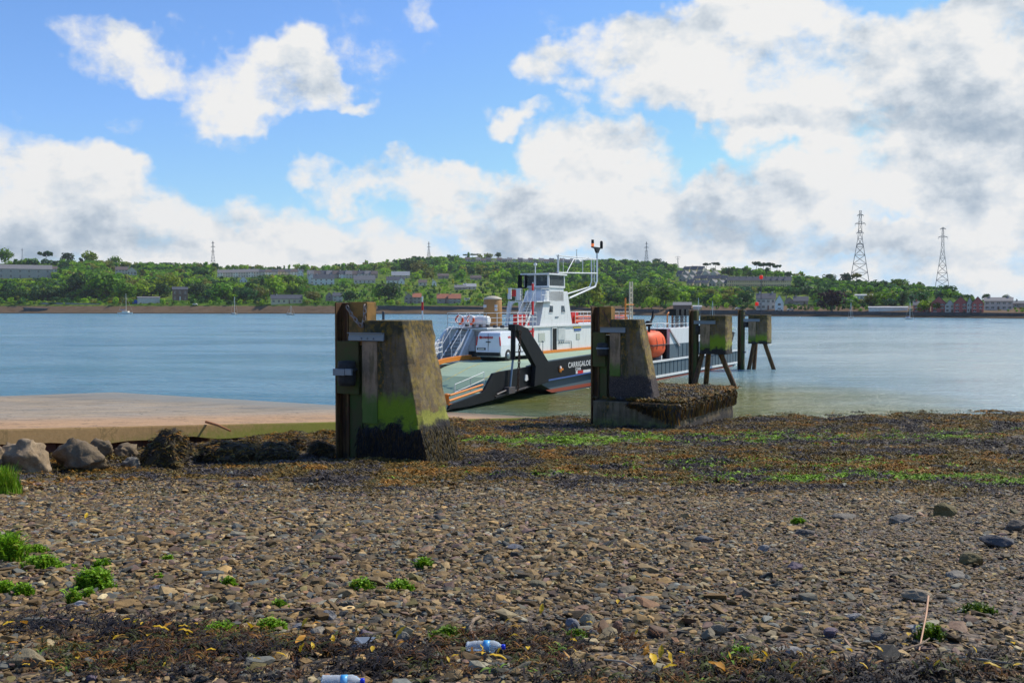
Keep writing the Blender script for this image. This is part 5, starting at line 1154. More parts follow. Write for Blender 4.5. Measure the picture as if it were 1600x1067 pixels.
# ---- houses: (px0, px1, base, eaves, ridge, wall, roof, gable towards us, storeys, label)
WALL = {'grey': (.46, .40, .34), 'white': (.84, .80, .70), 'cream': (.66, .54, .32), 'brown': (.22, .13, .09), 'stone': (.42, .33, .26), 'red': (.55, .13, .10), 'tan': (.95, .72, .38), 'pale': (.64, .56, .46), 'blue': (.45, .55, .65)}
ROOF = {'slate': (.075, .08, .095), 'brown': (.13, .095, .085), 'red': (.42, .14, .07), 'grey': (.20, .19, .19), 'pale': (.40, .40, .40)}
for k, c in list(WALL.items()): M['w_'+k] = mat('wall_'+k, c, .85, 0, tuple(x*.75 for x in c), .6, .7)
for k, c in list(ROOF.items()): M['r_'+k] = mat('roof_'+k, c, .7, 0, tuple(x*.7 for x in c), .8, .8)
KEEP = []
def house(px0, px1, yb, ye, yr, wall='grey', roof='slate', gable=False, st=2, label='', cat='house', group=None, nwin=None, name='house', chim=1, depth=9, turn=0., dov=None):
    pc = .5*(px0+px1); p, d = hill(pc, yb)
    if dov: p = at_d(pc, yb, dov); d = dov
    w = (px1-px0)*d/F; he = (yb-ye)*d/F; hr = (yb-yr)*d/F; KEEP.append((px0, px1, min(yr, ye), yb))
    t = thing(name, label, cat, (p.x, p.y, p.z-.2), -math.atan2(p.x, p.y)+turn, group)
    mb = MB(); D_ = depth
    mb.box(-w/2, w/2, 0, D_, -5, he)
    if gable: mb.prism_y([(-w/2, he), (w/2, he), (0, hr-.05)], .01, D_-.01)
    else: mb.prism_x([(0, he), (D_, he), (D_/2, hr-.05)], -w/2+.01, w/2-.01)
    mb.build('wall', M['w_'+wall], t)
    mb = MB(); e = .35; th = .22
    if gable:
        k = (hr-he)/(w/2)
        for s in (-1, 1): mb.prism_y([(s*(w/2+e), he-e*k), (0, hr), (0, hr+th), (s*(w/2+e), he-e*k+th)], -e, D_+e)
    else:
        k = (hr-he)/(D_/2)
        mb.prism_x([(-e, he-e*k), (D_/2, hr), (D_/2, hr+th), (-e, he-e*k+th)], -w/2-e, w/2+e)
        mb.prism_x([(D_+e, he-e*k), (D_/2, hr), (D_/2, hr+th), (D_+e, he-e*k+th)], -w/2-e, w/2+e)
    rf = mb.build('roof', M['r_'+roof], t)
    if chim:
        for i in range(chim):
            xx = (-w*.32, w*.34, 0)[i]; mb = MB(); mb.box(xx-.45, xx+.45, D_/2-.4, D_/2+.4, max(he, hr-1.2), hr+1.1); mb.box(xx-.3, xx-.08, D_/2-.12, D_/2+.12, hr+1.1, hr+1.5); mb.build('chimney', M['w_'+wall], rf)
    n_ = nwin if nwin is not None else max(1, int(w/3.6)); hh = he/st
    for s_ in range(st):
        for i in range(n_):
            xx = (-w/2)+(i+.5)*w/n_; ww = min(.5, w/n_*.19) if px1-px0 < 12 else min(.85, w/n_*.25); z0 = hh*s_+hh*.32; z1 = hh*s_+hh*.78
            mb = MB()
            if s_ == 0 and i == n_//2 and n_ > 1: mb.box(xx-.5, xx+.5, -.07, .0, .2, hh*.8); mb.build('door', M['w_brown'] if wall != 'brown' else M['w_white'], t); continue
            mb.box(xx-ww, xx+ww, -.06, 0.0, z0, z1); wo = mb.build('window', M['glass'], t)
            if (px1-px0) > 14: mb = MB(); mb.box(xx-ww-.14, xx+ww+.14, -.10, -.0, z0-.18, z0-.004); mb.box(xx-.05, xx+.05, -.09, -.061, z0, z1); mb.build('frame', M['w_white'], wo)
    return t
H = house
H(-14, 77, 436, 420, 413.5, 'grey', 'grey', st=2, nwin=7, label='long two storey grey house block at the far left of the hillside', name='apartment_block', cat='apartment block', chim=0, depth=14)
H(74, 89, 426, 420, 416, 'pale', 'brown', st=1, label='small pale cottage just right of the long grey block')
H(181, 199, 429, 421.5, 416.5, 'pale', 'brown', label='pale brown roofed house among trees, left of its close twin')
H(199, 213, 431, 423, 417, 'pale', 'brown', gable=True, st=1, label='pale gabled house with orange hedge, right of its twin among trees')
H(270, 293, 470, 452, 448, 'brown', 'slate', st=2, label='dark modern house with tall glazing near the far shore', nwin=3, chim=0)
H(216, 249, 474, 465, 463.5, 'pale', 'grey', st=1, nwin=0, label='plain grey flat roofed shed on the far shore beside a blue tarpaulin', cat='shed', name='shed', chim=0, depth=8)
for i in range(8):
    x0 = 340+i*8; H(x0, x0+8.05, 434-i*.15, 426-i*.2, 421.5-i*.2, 'pale' if i % 3 else 'white', 'grey', nwin=2, label='terraced house in the long grey roofed row above the left woods', group='terrace above the left woods', name='terraced_house', cat='terraced house')
H(375, 386, 442, 437, 432, 'white', 'grey', gable=True, st=1, label='small white gabled house below the left terrace')
for i in range(7):
    x0 = 404+i*10; H(x0, x0+10.05, 430, 425-i*.1, 421-i*.1, ['pale', 'white', 'pale', 'tan'][i % 4], ['slate', 'brown'][i % 2], nwin=2, label='brown roofed terraced house in the row directly above the round woods', group='terrace above the round woods', name='terraced_house', cat='terraced house')
H(465, 474, 432, 426, 421, 'white', 'brown', gable=True, label='white gable end closing the brown roofed terrace')
for i in range(11):
    x0 = 480+i*10; H(x0, x0+10.05, 435, 428, 422+.1*i, ['pale', 'stone', 'white'][i % 3], ['grey', 'brown', 'slate'][i % 3], nwin=2, label='terraced house in the upper grey row behind the white villa', group='terrace behind the white villa', name='terraced_house', cat='terraced house')
H(490, 522, 445, 435, 428.5, 'white', 'slate', st=2, nwin=4, label='white villa with slate roof and black bay windows in mid hillside', chim=2)
H(482, 493, 444, 433, 427, 'white', 'slate', gable=True, st=2, nwin=1, label='tall white gable joined to the white villa')
H(553, 586, 443, 437, 430, 'pale', 'grey', st=1, nwin=5, label='low pale house with red based conservatory right of the white villa', chim=1)
H(424, 472, 475, 466.5, 460.5, 'cream', 'slate', st=1, nwin=6, label='long cream bungalow with slate roof close above the far shore', chim=1)
H(509, 520, 471, 462, 456, 'stone', 'slate', gable=True, st=2, nwin=1, label='left gable of the grey twin gabled cottage above the far shore', chim=0)
H(520, 535, 471, 462, 457, 'pale', 'slate', gable=False, st=2, nwin=2, label='right half of the grey twin gabled cottage above the far shore', chim=1)
H(604, 632, 443, 437.5, 432, 'white', 'slate', st=1, nwin=4, label='white house with dark roof below the large cream house'); H(623, 632, 444, 438.5, 433.5, 'white', 'slate', gable=True, st=1, nwin=1, label='bright white gable at the right end of the dark roofed house', chim=0)
H(612, 640, 436, 430, 424, 'cream', 'pale', st=2, nwin=3, label='large cream house under the tall round trees in mid hillside')
H(654, 667, 446, 441, 437, 'pale', 'brown', st=1, label='brown roofed house in the allotments, beside the dark garden trees')
H(675, 682, 447, 441, 437, 'white', 'slate', gable=True, st=1, nwin=1, label='tiny white house among the gardens')
H(684, 701, 436, 431, 427.5, 'stone', 'brown', st=1, label='stone house with long brown roof high among the gardens')
H(735, 752, 438, 434, 430, 'stone', 'brown', st=1, label='brown house high among garden trees right of the yellow bushes')
H(710, 728, 454, 449, 445, 'stone', 'grey', st=1, label='grey roofed house in the brightest garden of the hillside'); H(724, 744, 453, 447.5, 443, 'pale', 'pale', st=1, label='pale roofed house in the brightest garden of the hillside')
H(632, 645, 474, 464, 457.5, 'stone', 'red', gable=True, st=2, nwin=2, label='left of two joined stone cottages with red tiles above the shore', chim=1); H(645, 658, 474, 464, 458, 'stone', 'red', st=2, nwin=2, label='right of two joined stone cottages with red tiles above the shore')
H(683, 701, 474, 466, 459, 'stone', 'red', st=1, nwin=2, label='red tiled stone cottage with chimney left of the white caravan', chim=1); H(701, 720, 474, 466, 459, 'stone', 'red', gable=False, st=2, nwin=3, label='red tiled stone cottage nearest the white caravan', chim=1)
for i in range(22):
    x0 = 727+i*8.2; yb = 408.5+.012*(x0-727)+(i % 2)*1.5; H(x0, x0+7.6, yb, yb-3.4, yb-6.6, ['pale', 'stone', 'tan'][i % 3], ['brown', 'slate', 'grey'][i % 3], gable=i % 4 == 1, st=1, nwin=2, label='small grey house in the estate along the hilltop skyline', group='hilltop estate houses', name='estate_house', chim=1)
rr_ = random.Random(5)
for j, (xa, xb, yb) in enumerate([(1066, 1096, 426), (1056, 1120, 433), (1060, 1132, 440), (1072, 1142, 447)]):
    x0 = xa
    while x0 < xb: 
        w_ = rr_.uniform(9, 12.5); H(x0, x0+w_, yb+.02*(x0-xa), yb-5, yb-10+rr_.uniform(-.6, .6), ['tan', 'pale', 'cream', 'grey'][rr_.randrange(4)], 'slate', gable=rr_.random() < .35, st=1, nwin=2, turn=-.5, label=['slate roofed house in the top row of the stepped estate', 'slate roofed house in the second row of the stepped estate', 'slate roofed house in the third row of the stepped estate', 'slate roofed house in the lowest row of the stepped estate'][j], group='stepped estate row %s' % 'abcd'[j], name='estate_house'); x0 += w_
for i in range(10):
    x0 = 1136+i*10; H(x0, x0+10.03, 448, 438, 432, 'tan', 'slate', st=2, nwin=3, label='house in the long yellow terrace facing the river, right of the stepped estate', group='long yellow terrace', name='terraced_house', cat='terraced house')
H(1052, 1080, 483, 476.5, 472, 'brown', 'grey', st=1, nwin=0, label='brown walled shed with pale grey roof behind the black signal boxes', cat='shed', name='shed', chim=0)
H(1083, 1096, 483, 479, 477, 'pale', 'pale', st=1, nwin=0, label='low pale boathouse just right of the brown shed', cat='boathouse', name='boathouse', chim=0)
H(1182, 1211, 484, 466, 458, 'pale', 'slate', st=2, nwin=4, label='large pale house with dormers right of the red lamp pole', chim=2); H(1211, 1224, 486, 472, 460, 'white', 'slate', gable=True, st=2, nwin=1, label='tall white and red gabled house beside the large pale house', chim=0)
H(1226, 1240, 476, 470, 464, 'stone', 'slate', gable=True, st=1, label='dark stone gabled house in the bushes, left one'); H(1240, 1262, 476, 470, 463, 'stone', 'slate', st=1, label='dark stone house with long roof in the bushes, right one')
H(1337, 1376, 469, 461.5, 459.5, 'white', 'pale', st=1, nwin=6, label='long low white house alone in the dark wood', chim=0)
H(1359, 1416, 486, 480.5, 478.8, 'white', 'pale', st=1, nwin=0, label='long white flat roofed boat store by the sea wall', cat='boat store', name='boat_store', chim=0)
H(1428, 1452, 491, 480, 474, 'red', 'slate', st=2, nwin=3, label='low red house half hidden by green trees at the left end of the red row')
for i, (x0, x1, tg) in enumerate([(1456, 1477, 'leftmost'), (1477, 1491, 'second'), (1491, 1511, 'middle'), (1511, 1519, 'narrow fourth'), (1519, 1536, 'rightmost')]):
    H(x0, x1, 491, 476 if i != 1 else 479, 466 if i != 1 else 471, 'red' if i % 2 == 0 else 'pale', 'slate', gable=True, st=3 if i % 2 == 0 else 2, nwin=2, label='%s gabled house of the red and white riverside row' % tg, chim=0)
H(1540, 1580, 484, 470, 464.5, 'pale', 'grey', st=2, nwin=5, label='large pale house between trees right of the red row', chim=2); H(1583, 1622, 481, 474, 470, 'stone', 'slate', st=1, nwin=3, label='grey house at the right edge of the far bank')
# caravan, tarpaulin, walls
p, d = hill(730, 472); t = thing('caravan', 'small white caravan in the gardens by the far shore', 'caravan', p, 0); mb = MB(); s_ = d/F; mb.box(-5*s_, 5*s_, 0, 2.3, .5, 6*s_); mb.build('body', M['w_white'], t, .3); mb = MB(); mb.box(-3*s_, 3*s_, -.04, .0, 2.0, 2.9); mb.build('window', M['glass'], t)
p, d = hill(212, 474.5); t = thing('covered_boat', 'blue tarpaulin covered boat beside the grey shed on the far shore', 'boat', p, .3)
V_, F__, tn = [], [], None
mb = MB(); mb.lathe([(.3, -3.2), (1.6, -2.6), (2.0, -1), (2.1, 0), (2.0, 1), (1.5, 2.6), (.2, 3.2)], 12, (0, 0, 1.4), 'X'); mb.build('tarpaulin', mat('blue_tarpaulin', (.01, .09, .42), .5, 0, (.01, .05, .25), 1.2, .8), t)
def long_wall(pxa, pxb, ya, yb, h, label, m, name='sea_wall', thick=1.0, step=20, dd=0.):
    pts = []
    px = pxa
    while px <= pxb+.1:
        u = (px-pxa)/(pxb-pxa); y = ya+(yb-ya)*u; d = ds_(px)+11+dd; p = at_d(px, y, d); pts.append((p, h)); px += step
    c = pts[0][0]; t = thing(name, label, 'wall', (c.x, c.y, c.z), 0); mb = MB()
    for (a, h_), (b_, _) in zip(pts[:-1], pts[1:]):
        a = a-c; b_ = b_-c; mb.hexa([a+Vector((0, 0, -5)), b_+Vector((0, 0, -5)), b_+Vector((0, thick, -5)), a+Vector((0, thick, -5)), a, b_, b_+Vector((0, thick, 0)), a+Vector((0, thick, 0))])
    mb.build('masonry', m, t); return t
M['seawall'] = mat('sea_wall_stone', (.085, .085, .09), .9, 0, (.05, .045, .04), .5, .8)
long_wall(1040, 1680, 484, 490, 4, 'long dark sea wall along the right far shore', M['seawall'])
long_wall(590, 1030, 477.6, 483.4, 3, 'low dark railway wall along the middle far shore', M['seawall'])
long_wall(60, 156, 472.5, 474.5, 2, 'pale grey concrete wall on the left far shore', mat('pale_wall', (.28, .27, .27), .9, 0, (.2, .19, .18), .4, .7), step=16, dd=9)
p = at_d(57, 484.5, ds_(57)+6); t = thing('wrecked_hulk', 'dark timber hulk lying on the mud of the left far shore', 'hulk', (p.x, p.y, 2.6), 0)
mb = MB(); mb.hexa([(-10, 0, -2), (8, 0, -2), (8, 5, -2), (-10, 5, -2), (-12, -.6, 2.6), (10, -.2, 1.6), (10, 5.6, 1.6), (-12, 5.6, 2.8)]); mb.build('timber_hull', M['seawall'], t, .2)
# ---- pylons
M['pyl'] = mat('pylon_steel', (.16, .17, .19), .6, .3, (.11, .12, .13), 1, .5)
def pylon(px, yb, yt, wb, arms, label, th, dov):
    d = dov; p = at_d(px, yb, d); s = d/F; h = (yb-yt)*s; t = thing('pylon', label, 'pylon', p, -math.atan2(p.x, p.y)); mb = MB(); w0 = wb*s/2
    def hw_(z): u = z/h; return w0*(1-u/.62)+w0*.22*(u/.62) if u < .62 else w0*.22*(1-(u-.62)/.38)+w0*.10*((u-.62)/.38)
    n_ = 9; zs = [h*(1-(1-i/n_)**1.15) for i in range(n_+1)]
    for z0, z1 in zip(zs[:-1], zs[1:]):
        a, b_ = hw_(z0), hw_(z1)
        for (sx, sy) in ((-1, -1), (1, -1), (1, 1), (-1, 1)): mb.beam((sx*a, sy*a, z0), (sx*b_, sy*b_, z1), th)
        for (c0, c1) in (((-1, -1), (1, -1)), ((1, -1), (1, 1)), ((1, 1), (-1, 1)), ((-1, 1), (-1, -1))):
            mb.beam((c0[0]*a, c0[1]*a, z0), (c1[0]*b_, c1[1]*b_, z1), th*.55); mb.beam((c1[0]*a, c1[1]*a, z0), (c0[0]*b_, c0[1]*b_, z1), th*.55); mb.beam((c0[0]*b_, c0[1]*b_, z1), (c1[0]*b_, c1[1]*b_, z1), th*.55)
    mb.build('lattice_tower', M['pyl'], t)
    for (ya, wa) in arms:
        z = (yb-ya)*s; w_ = wa*s/2; mb = MB(); q_ = hw_(z)
        for sg in (-1, 1):
            mb.beam((0, -q_, z), (sg*w_, 0, z), th); mb.beam((0, q_, z), (sg*w_, 0, z), th); mb.beam((0, 0, z+w_*.45), (sg*w_, 0, z), th*.8); mb.beam((sg*w_, 0, z), (sg*w_, 0, z-w_*.45), th*.7)
        mb.build('cross_arm', M['pyl'], t)
pylon(1343, 440, 330, 28, [(337, 9), (350, 15), (364, 10), (382, 9)], 'taller and nearer of the two great pylons on the right hill', .42, 1000)
pylon(1472, 450, 356, 20, [(358, 8), (371, 13)], 'slimmer of the two great pylons on the right hill', .36, 950)
pylon(333, 418, 377, 8, [(380, 4), (386, 6), (393, 5)], 'grey pylon on the skyline above the left terrace', .5, 1700)
pylon(670, 402, 378, 6, [(381, 4), (386, 5)], 'small pylon on the skyline left of the hilltop estate', .5, 2000)
pylon(1010, 412, 378, 7, [(381, 4), (387, 7), (393, 5)], 'pylon on the skyline right of the signal mast', .5, 1900)
pylon(35, 414, 388, 5, [(391, 3)], 'faint thin pylon behind the trees at the far left', .35, 2300); pylon(1059, 420, 401, 5, [(402, 8), (405, 5)], 'low faint pylon right of the round skyline tree', .4, 2300)
pylon(901, 408, 391, 3, [(391, 3)], 'tiny pole topped with a crossbar on the skyline left of the mast', .35, 2000)
# ---- moored boats
def boat(px, py, hp, wp, hullc, cover, label):
    p = at_z(px, py, 0); d = p.y; s = d/F; L_ = wp*s; h = hp*s; t = thing('sailing_boat' if hp > 6 else 'dinghy', label, 'sailing boat' if hp > 6 else 'dinghy', (p.x, p.y, 0), random.uniform(-.3, .3))
    mb = MB(); rows = []
    for u, w_, zb in [(-.5, .28, .15), (-.3, .36, -.1), (0, .40, -.2), (.3, .28, -.1), (.5, .02, .2)]: rows.append([(u*L_, -w_*L_*.38, .11*L_), (u*L_, -w_*L_*.25, zb*.2*L_), (u*L_, w_*L_*.25, zb*.2*L_), (u*L_, w_*L_*.38, .11*L_)])
    mb.add([q for r in rows for q in r], [(4*k+i, 4*k+(i+1) % 4, 4*k+4+(i+1) % 4, 4*k+4+i) for k in range(4) for i in range(4)]+[(0, 1, 2, 3), (16, 19, 18, 17)]); mb.build('hull', M['w_'+hullc], t)
    if hp > 6:
        mb = MB(); mb.tube([(.05*L_, 0, .1*L_), (.05*L_, 0, h)], .11, 6); mb.tube([(.05*L_, 0, .25*L_), (-.4*L_, 0, .25*L_)], .09, 6); mb.beam((.05*L_, -.6, h*.6), (.05*L_, .6, h*.6), .06); mb.tube([(.5*L_, 0, .12*L_), (.05*L_, 0, h*.95)], .03, 4); mb.tube([(-.5*L_, 0, .12*L_), (.05*L_, 0, h*.98)], .03, 4); mb.build('mast', M['w_white'], t)
        mb = MB(); mb.box(-.18*L_, .22*L_, -.14*L_, .14*L_, .111*L_, .19*L_); mb.build('cabin', M['w_white'], t, .1)
        if cover: mb = MB(); mb.lathe([(.1, -.22*L_), (.25, 0), (.1, .22*L_)], 8, (-.18*L_, 0, .29*L_), 'X'); mb.build('sail_cover', M[cover], t)
boat(196, 490.8, 32, 24, 'white', 'blue', 'white sailing boat with blue cover moored off the left shore'); boat(366, 491.6, 28, 12, 'pale', None, 'small pale sailing boat moored beyond the left woods'); boat(454, 492.2, 15, 13, 'stone', None, 'dark hulled small sailing boat below the cream bungalow')
boat(1329, 497.5, 25, 8, 'stone', None, 'slender masted boat off the dark copper tree'); boat(1421, 499, 27, 13, 'white', 'blue', 'white sailing boat off the long white boat store'); boat(1247, 496, 3, 8, 'white', None, 'tiny white dinghy off the right shore'); boat(1113, 496.5, 26, 8, 'pale', None, 'pale sailing boat whose mast rises behind the dark pile'); boat(1091, 495.5, 30, 7, 'pale', None, 'slim mast boat close behind the dark pile top')
def car(px, py, label, c='white'):
    p, d = hill(px, py); t = thing('parked_car', label, 'car', (p.x, p.y, p.z+.2), 0); mb = MB(); mb.prism_y([(-2.1, .3), (2.1, .3), (2.1, .8), (1.3, .95), (.7, 1.45), (-1.0, 1.45), (-1.7, .95), (-2.1, .85)], -.85, .85); mb.build('body', M['w_'+c], t, .06); mb = MB(); mb.prism_y([(1.1, .98), (.62, 1.38), (-.95, 1.38), (-1.5, .98)], -.87, .87); mb.build('window', M['glass'], t)
    for x in (-1.35, 1.35): mb = MB(); mb.lathe([(.32, -.88), (.32, .88)], 12, (x, 0, .32), 'Y'); mb.build('wheel', M['rubber'], t)
car(305, 479.5, 'white car parked on the left far shore road'); car(1154, 484, 'white car parked behind the sea wall, left one'); car(1217, 486.5, 'white van like car parked under the white gabled house'); car(1235, 486.5, 'white car parked right of the white gabled house', 'pale')
# ---- notable trees
tree(72, 412, 20, 'umbrella', 'dark', 1.2, 'wide flat crowned dark tree alone on the left skyline'); tree(106, 411, 20, 'round', 'dark', 1.1, 'dark round tree right of the flat crowned skyline tree'); tree(8, 413, 26, 'round', 'mid', 1.0, 'tall green tree at the left edge of the skyline')
tree(140, 414, 23, 'round', 'bright', 1.2, 'large light green tree on the left skyline'); tree(180, 416, 17, 'round', 'mid', 1.2, 'pair topped green tree right of the large light green one'); 
tree(125, 466, 42, 'round', 'dark', 1.15, 'big dark green tree left of centre in the left wood'); tree(165, 468, 50, 'round', 'mid', 1.35, 'largest deep green tree mass of the left wood'); tree(195, 470, 36, 'round', 'mid', 1.1, 'green tree on the right shoulder of the largest mass'); tree(225, 466, 30, 'round', 'bright', 1.2, 'bright round tree above the grey shed'); tree(262, 462, 40, 'round', 'bright', 1.1, 'tall bright willow like tree left of the dark modern house')
tree(307, 468, 30, 'round', 'dark', 1.2, 'dark tree right of the dark modern house'); tree(318, 440, 24, 'round', 'dark', 1.2, 'dark round tree above the right part of the left wood'); tree(350, 470, 36, 'round', 'mid', 1.2, 'broad green tree between the dark house and the round woods'); tree(385, 473, 26, 'round', 'dark', 1.5, 'low dark tree left of the cream bungalow')
tree(410, 462, 34, 'cone', 'dark', .8, 'dark conifer in front of the round woods'); tree(428, 462, 34, 'round', 'bright', 1.2, 'light round tree at the left of the round woods'); tree(450, 455, 30, 'round', 'mid', 1.3, 'middle tree of the round woods above the bungalow'); tree(468, 460, 28, 'round', 'mid', 1.1, 'right tree of the round woods above the bungalow')
tree(488, 473, 22, 'round', 'olive', 1.3, 'olive round bushy tree right of the cream bungalow'); tree(547, 474, 24, 'round', 'dark', 1.2, 'dark round tree right of the twin gabled cottage'); tree(608, 472, 34, 'round', 'dark', 1.3, 'large dark tree mass in the centre left hillside'); tree(592, 470, 26, 'round', 'mid', 1.2, 'green tree at the left side of the large dark mass')
tree(640, 430, 30, 'round', 'dark', 1.5, 'big dark tree group above the cream house'); tree(655, 432, 26, 'round', 'olive', 1.1, 'sunlit olive tree right of the big dark group'); tree(648, 407, 11, 'round', 'dark', 1.3, 'round dark tree on the skyline left of the small pylon'); tree(779, 403, 11, 'round', 'dark', 1.2, 'round tree rising over the hilltop estate')
for i, (x, l) in enumerate([(728, 'leftmost'), (738, 'second'), (746, 'third'), (760, 'rightmost')]): tree(x, 403, 7, 'umbrella', 'dark', 1.5, '%s of four low windswept pines along the hilltop estate' % l, name='pine_tree', group='windswept hilltop pines')
tree(803, 455, 36, 'tall', 'mid', 1.0, 'tall slim green tree left of the wheelhouse'); tree(782, 452, 16, 'tall', 'bright', 1.2, 'small bright poplar left of the tall slim tree'); tree(920, 478, 46, 'round', 'bright', 1.2, 'large bright chestnut tree behind the signal mast'); tree(905, 480, 24, 'round', 'mid', 1.5, 'low green tree mass right of the wheelhouse')
tree(962, 474, 24, 'tall', 'mid', 1.1, 'dark narrow tree in the pale field'); tree(1005, 477, 36, 'round', 'mid', 1.2, 'left of the two great round trees above the sea wall'); tree(1040, 478, 38, 'round', 'mid', 1.25, 'right of the two great round trees above the sea wall'); tree(1018, 483, 22, 'round', 'bright', 1.4, 'lighter low tree in front of the two great round trees')
tree(1026, 415, 13, 'round', 'dark', 1.3, 'round skyline tree right of the middle pylon')
for i, (x, hh, l) in enumerate([(1104, 11, 'left'), (1118, 13, 'right')]): tree(x, 421, hh, 'umbrella', 'dark', 1.3, '%s of two open pines above the stepped estate' % l, name='pine_tree', group='open skyline pines')
for i, (x, hh, l) in enumerate([(1182, 20, 'leftmost'), (1193, 18, 'second'), (1204, 18, 'third'), (1214, 15, 'rightmost')]): tree(x, 427, hh, 'umbrella', 'dark', .9, '%s tree of the pine clump above the yellow terrace' % l, name='pine_tree', group='pine clump above the yellow terrace')
tree(1300, 489, 38, 'round', 'copper', 1.1, 'dark copper beech near the right shore'); tree(1296, 443, 18, 'round', 'dark', 1.3, 'dark tree left of the taller great pylon'); tree(1322, 444, 20, 'round', 'blue', 1.1, 'bluish dark tree right at the foot of the taller pylon'); tree(1338, 445, 19, 'umbrella', 'olive', 1.1, 'open brownish tree under the taller pylon')
tree(1405, 454, 22, 'round', 'mid', 1.5, 'broad round tree between the two great pylons'); tree(1480, 462, 20, 'round', 'dark', 1.6, 'broad dark tree at the foot of the slimmer pylon'); tree(1445, 490, 24, 'round', 'bright', 1.0, 'bright tree hiding the left of the red row'); tree(1463, 491, 20, 'round', 'mid', .8, 'green tree in front of the leftmost red gable'); tree(1541, 470, 14, 'round', 'dark', 1.0, 'dark tree left above the large pale house'); tree(1572, 474, 15, 'round', 'dark', 1.0, 'dark tree right above the large pale house'); tree(1517, 474, 12, 'round', 'mid', 1.5, 'round tree behind the red gabled row')
tree(1382, 478, 26, 'round', 'mid', 1.6, 'wide green tree above the long white boat store'); tree(1362, 478, 22, 'round', 'olive', 1.4, 'olive tree left above the long white boat store')
for i, (x, y, hh, wf, l) in enumerate([(172, 473.5, 6, 2.2, 'leftmost'), (183, 473.5, 6, 2.4, 'second'), (194, 473.5, 6, 2.2, 'third'), (204, 473.5, 6, 2.0, 'rightmost')]): tree(x, y, hh, 'low', 'yellow', wf*.7, '%s of four yellow gorse bushes beside the blue tarpaulin' % l, name='gorse_bush', cat='bush', group='yellow gorse bushes')
# ---- the rest of the wood
CLEAR = [(560, 800, 440, 476), (936, 984, 446, 470), (1103, 1134, 421, 430), (480, 560, 446, 470)]
cand = []
py_ = 402
allx = []
for row in range(37):
    y0_ = 402+row*2.5
    px = -160+random.uniform(0, 8)
    while px < 1760:
        q_ = px+random.uniform(-3, 3); yy = y0_+random.uniform(-1.5, 1.5); r_ = ridge(q_); lo = yl_(q_)-.5
        if r_-.5 <= yy <= lo:
            garden = any(a <= q_ <= b_ and c <= yy <= d_ for a, b_, c, d_ in CLEAR)
            near = (yy-r_)/(lo-r_)
            hp = random.uniform(8, 13)+near*random.uniform(4, 15)
            if r_ > yy-4: hp = random.uniform(6, 12); kd0 = 1
            if lo-yy < 6: hp = random.uniform(3, 10)
            kd = random.choice(['round']*5+['low']*2+['tall']); 
            if garden:
                if random.random() < .08: px += 5; continue
                hp = random.uniform(3, 7.5); kd = random.choice(['low', 'low', 'round', 'tall'])
            wpx = hp*.5*(1.3 if kd == 'low' else 1); ok = True
            for (a, b_, c, d_) in KEEP:
                if q_+wpx > a-1 and q_-wpx < b_+1 and yy > c+1 and yy-hp < d_-1.0:
                    if yy-max(2.5, (yy-d_+.8)) < d_-1.0 and yy < d_+1: ok = False; break
                    hp = min(hp, yy-d_+1.5)
                    if hp < 2.5: ok = False; break
            if ok:
                sh = float(fbm(q_*.012, yy*.05, 3, 91)); rr = random.random()+(sh-.5)*1.1
                col = 'dark' if rr < .22 else 'mid' if rr < .58 else 'bright' if rr < .84 else 'olive'
                if q_ > 1150: col = 'dark' if rr < .42 else 'mid' if rr < .80 else 'blue' if rr < .92 else 'olive'
                if garden: col = random.choice(['mid', 'bright', 'dark', 'olive', 'bright', 'yellow'] if random.random() < .35 else ['mid', 'bright', 'dark'])
                cand.append((hp, q_, min(yy+(hp*.22 if r_ > yy-5 else 0), lo), kd, col))
        px += random.uniform(6.5, 10.5)
cand.sort(key=lambda c: -c[0]*(1 if 0 <= c[1] <= 1600 else .01))
LBL = {'dark': 'dark green', 'mid': 'mid green', 'bright': 'light green', 'olive': 'olive green', 'blue': 'bluish green', 'yellow': 'yellow green'}; KL = {'round': 'round crowned', 'low': 'low spreading', 'tall': 'tall narrow'}
nI = 225
for (hp, q_, yy, kd, col) in cand[:nI]: tree(q_, yy, hp, kd, col, random.uniform(.9, 1.35), '%s %s tree in the wood on the far bank' % (KL[kd], LBL[col]), group='%s %s trees of the far wood' % (KL[kd], LBL[col]))
Vs = []; Fs = []; Cs = []; off = 0; PRS = {(k, s): crown_arr(100+s, 150, k, .075) for k in ('round', 'low', 'tall') for s in range(4)}
for (hp, q_, yy, kd, col) in cand[nI:]:
    V, Fq, tn = PRS[(kd, random.randrange(4))]; p, d = hill(q_, yy); h = hp*d/F; a = random.uniform(0, 6.28); ca, sa = math.cos(a), math.sin(a); wf = random.uniform(.95, 1.45)
    W_ = np.stack([(V[:, 0]*ca-V[:, 1]*sa)*h*wf, (V[:, 0]*sa+V[:, 1]*ca)*h*wf, V[:, 2]*h*1.05-h*.05], 1)+np.array(p[:]); Vs.append(W_); Fs.append(Fq+off); off += len(V)
    Cs.append(np.array(GREENS[col])[None]*tn[:, None]*random.uniform(.75, 1.3))
o = np_mesh('woodland', np.concatenate(Vs), np.concatenate(Fs), FOL, np.concatenate(Cs)); tag(o, 'mixed woodland, hedges and garden scrub covering the far hillside', None, None, 'stuff')
print('TREES', len(cand))
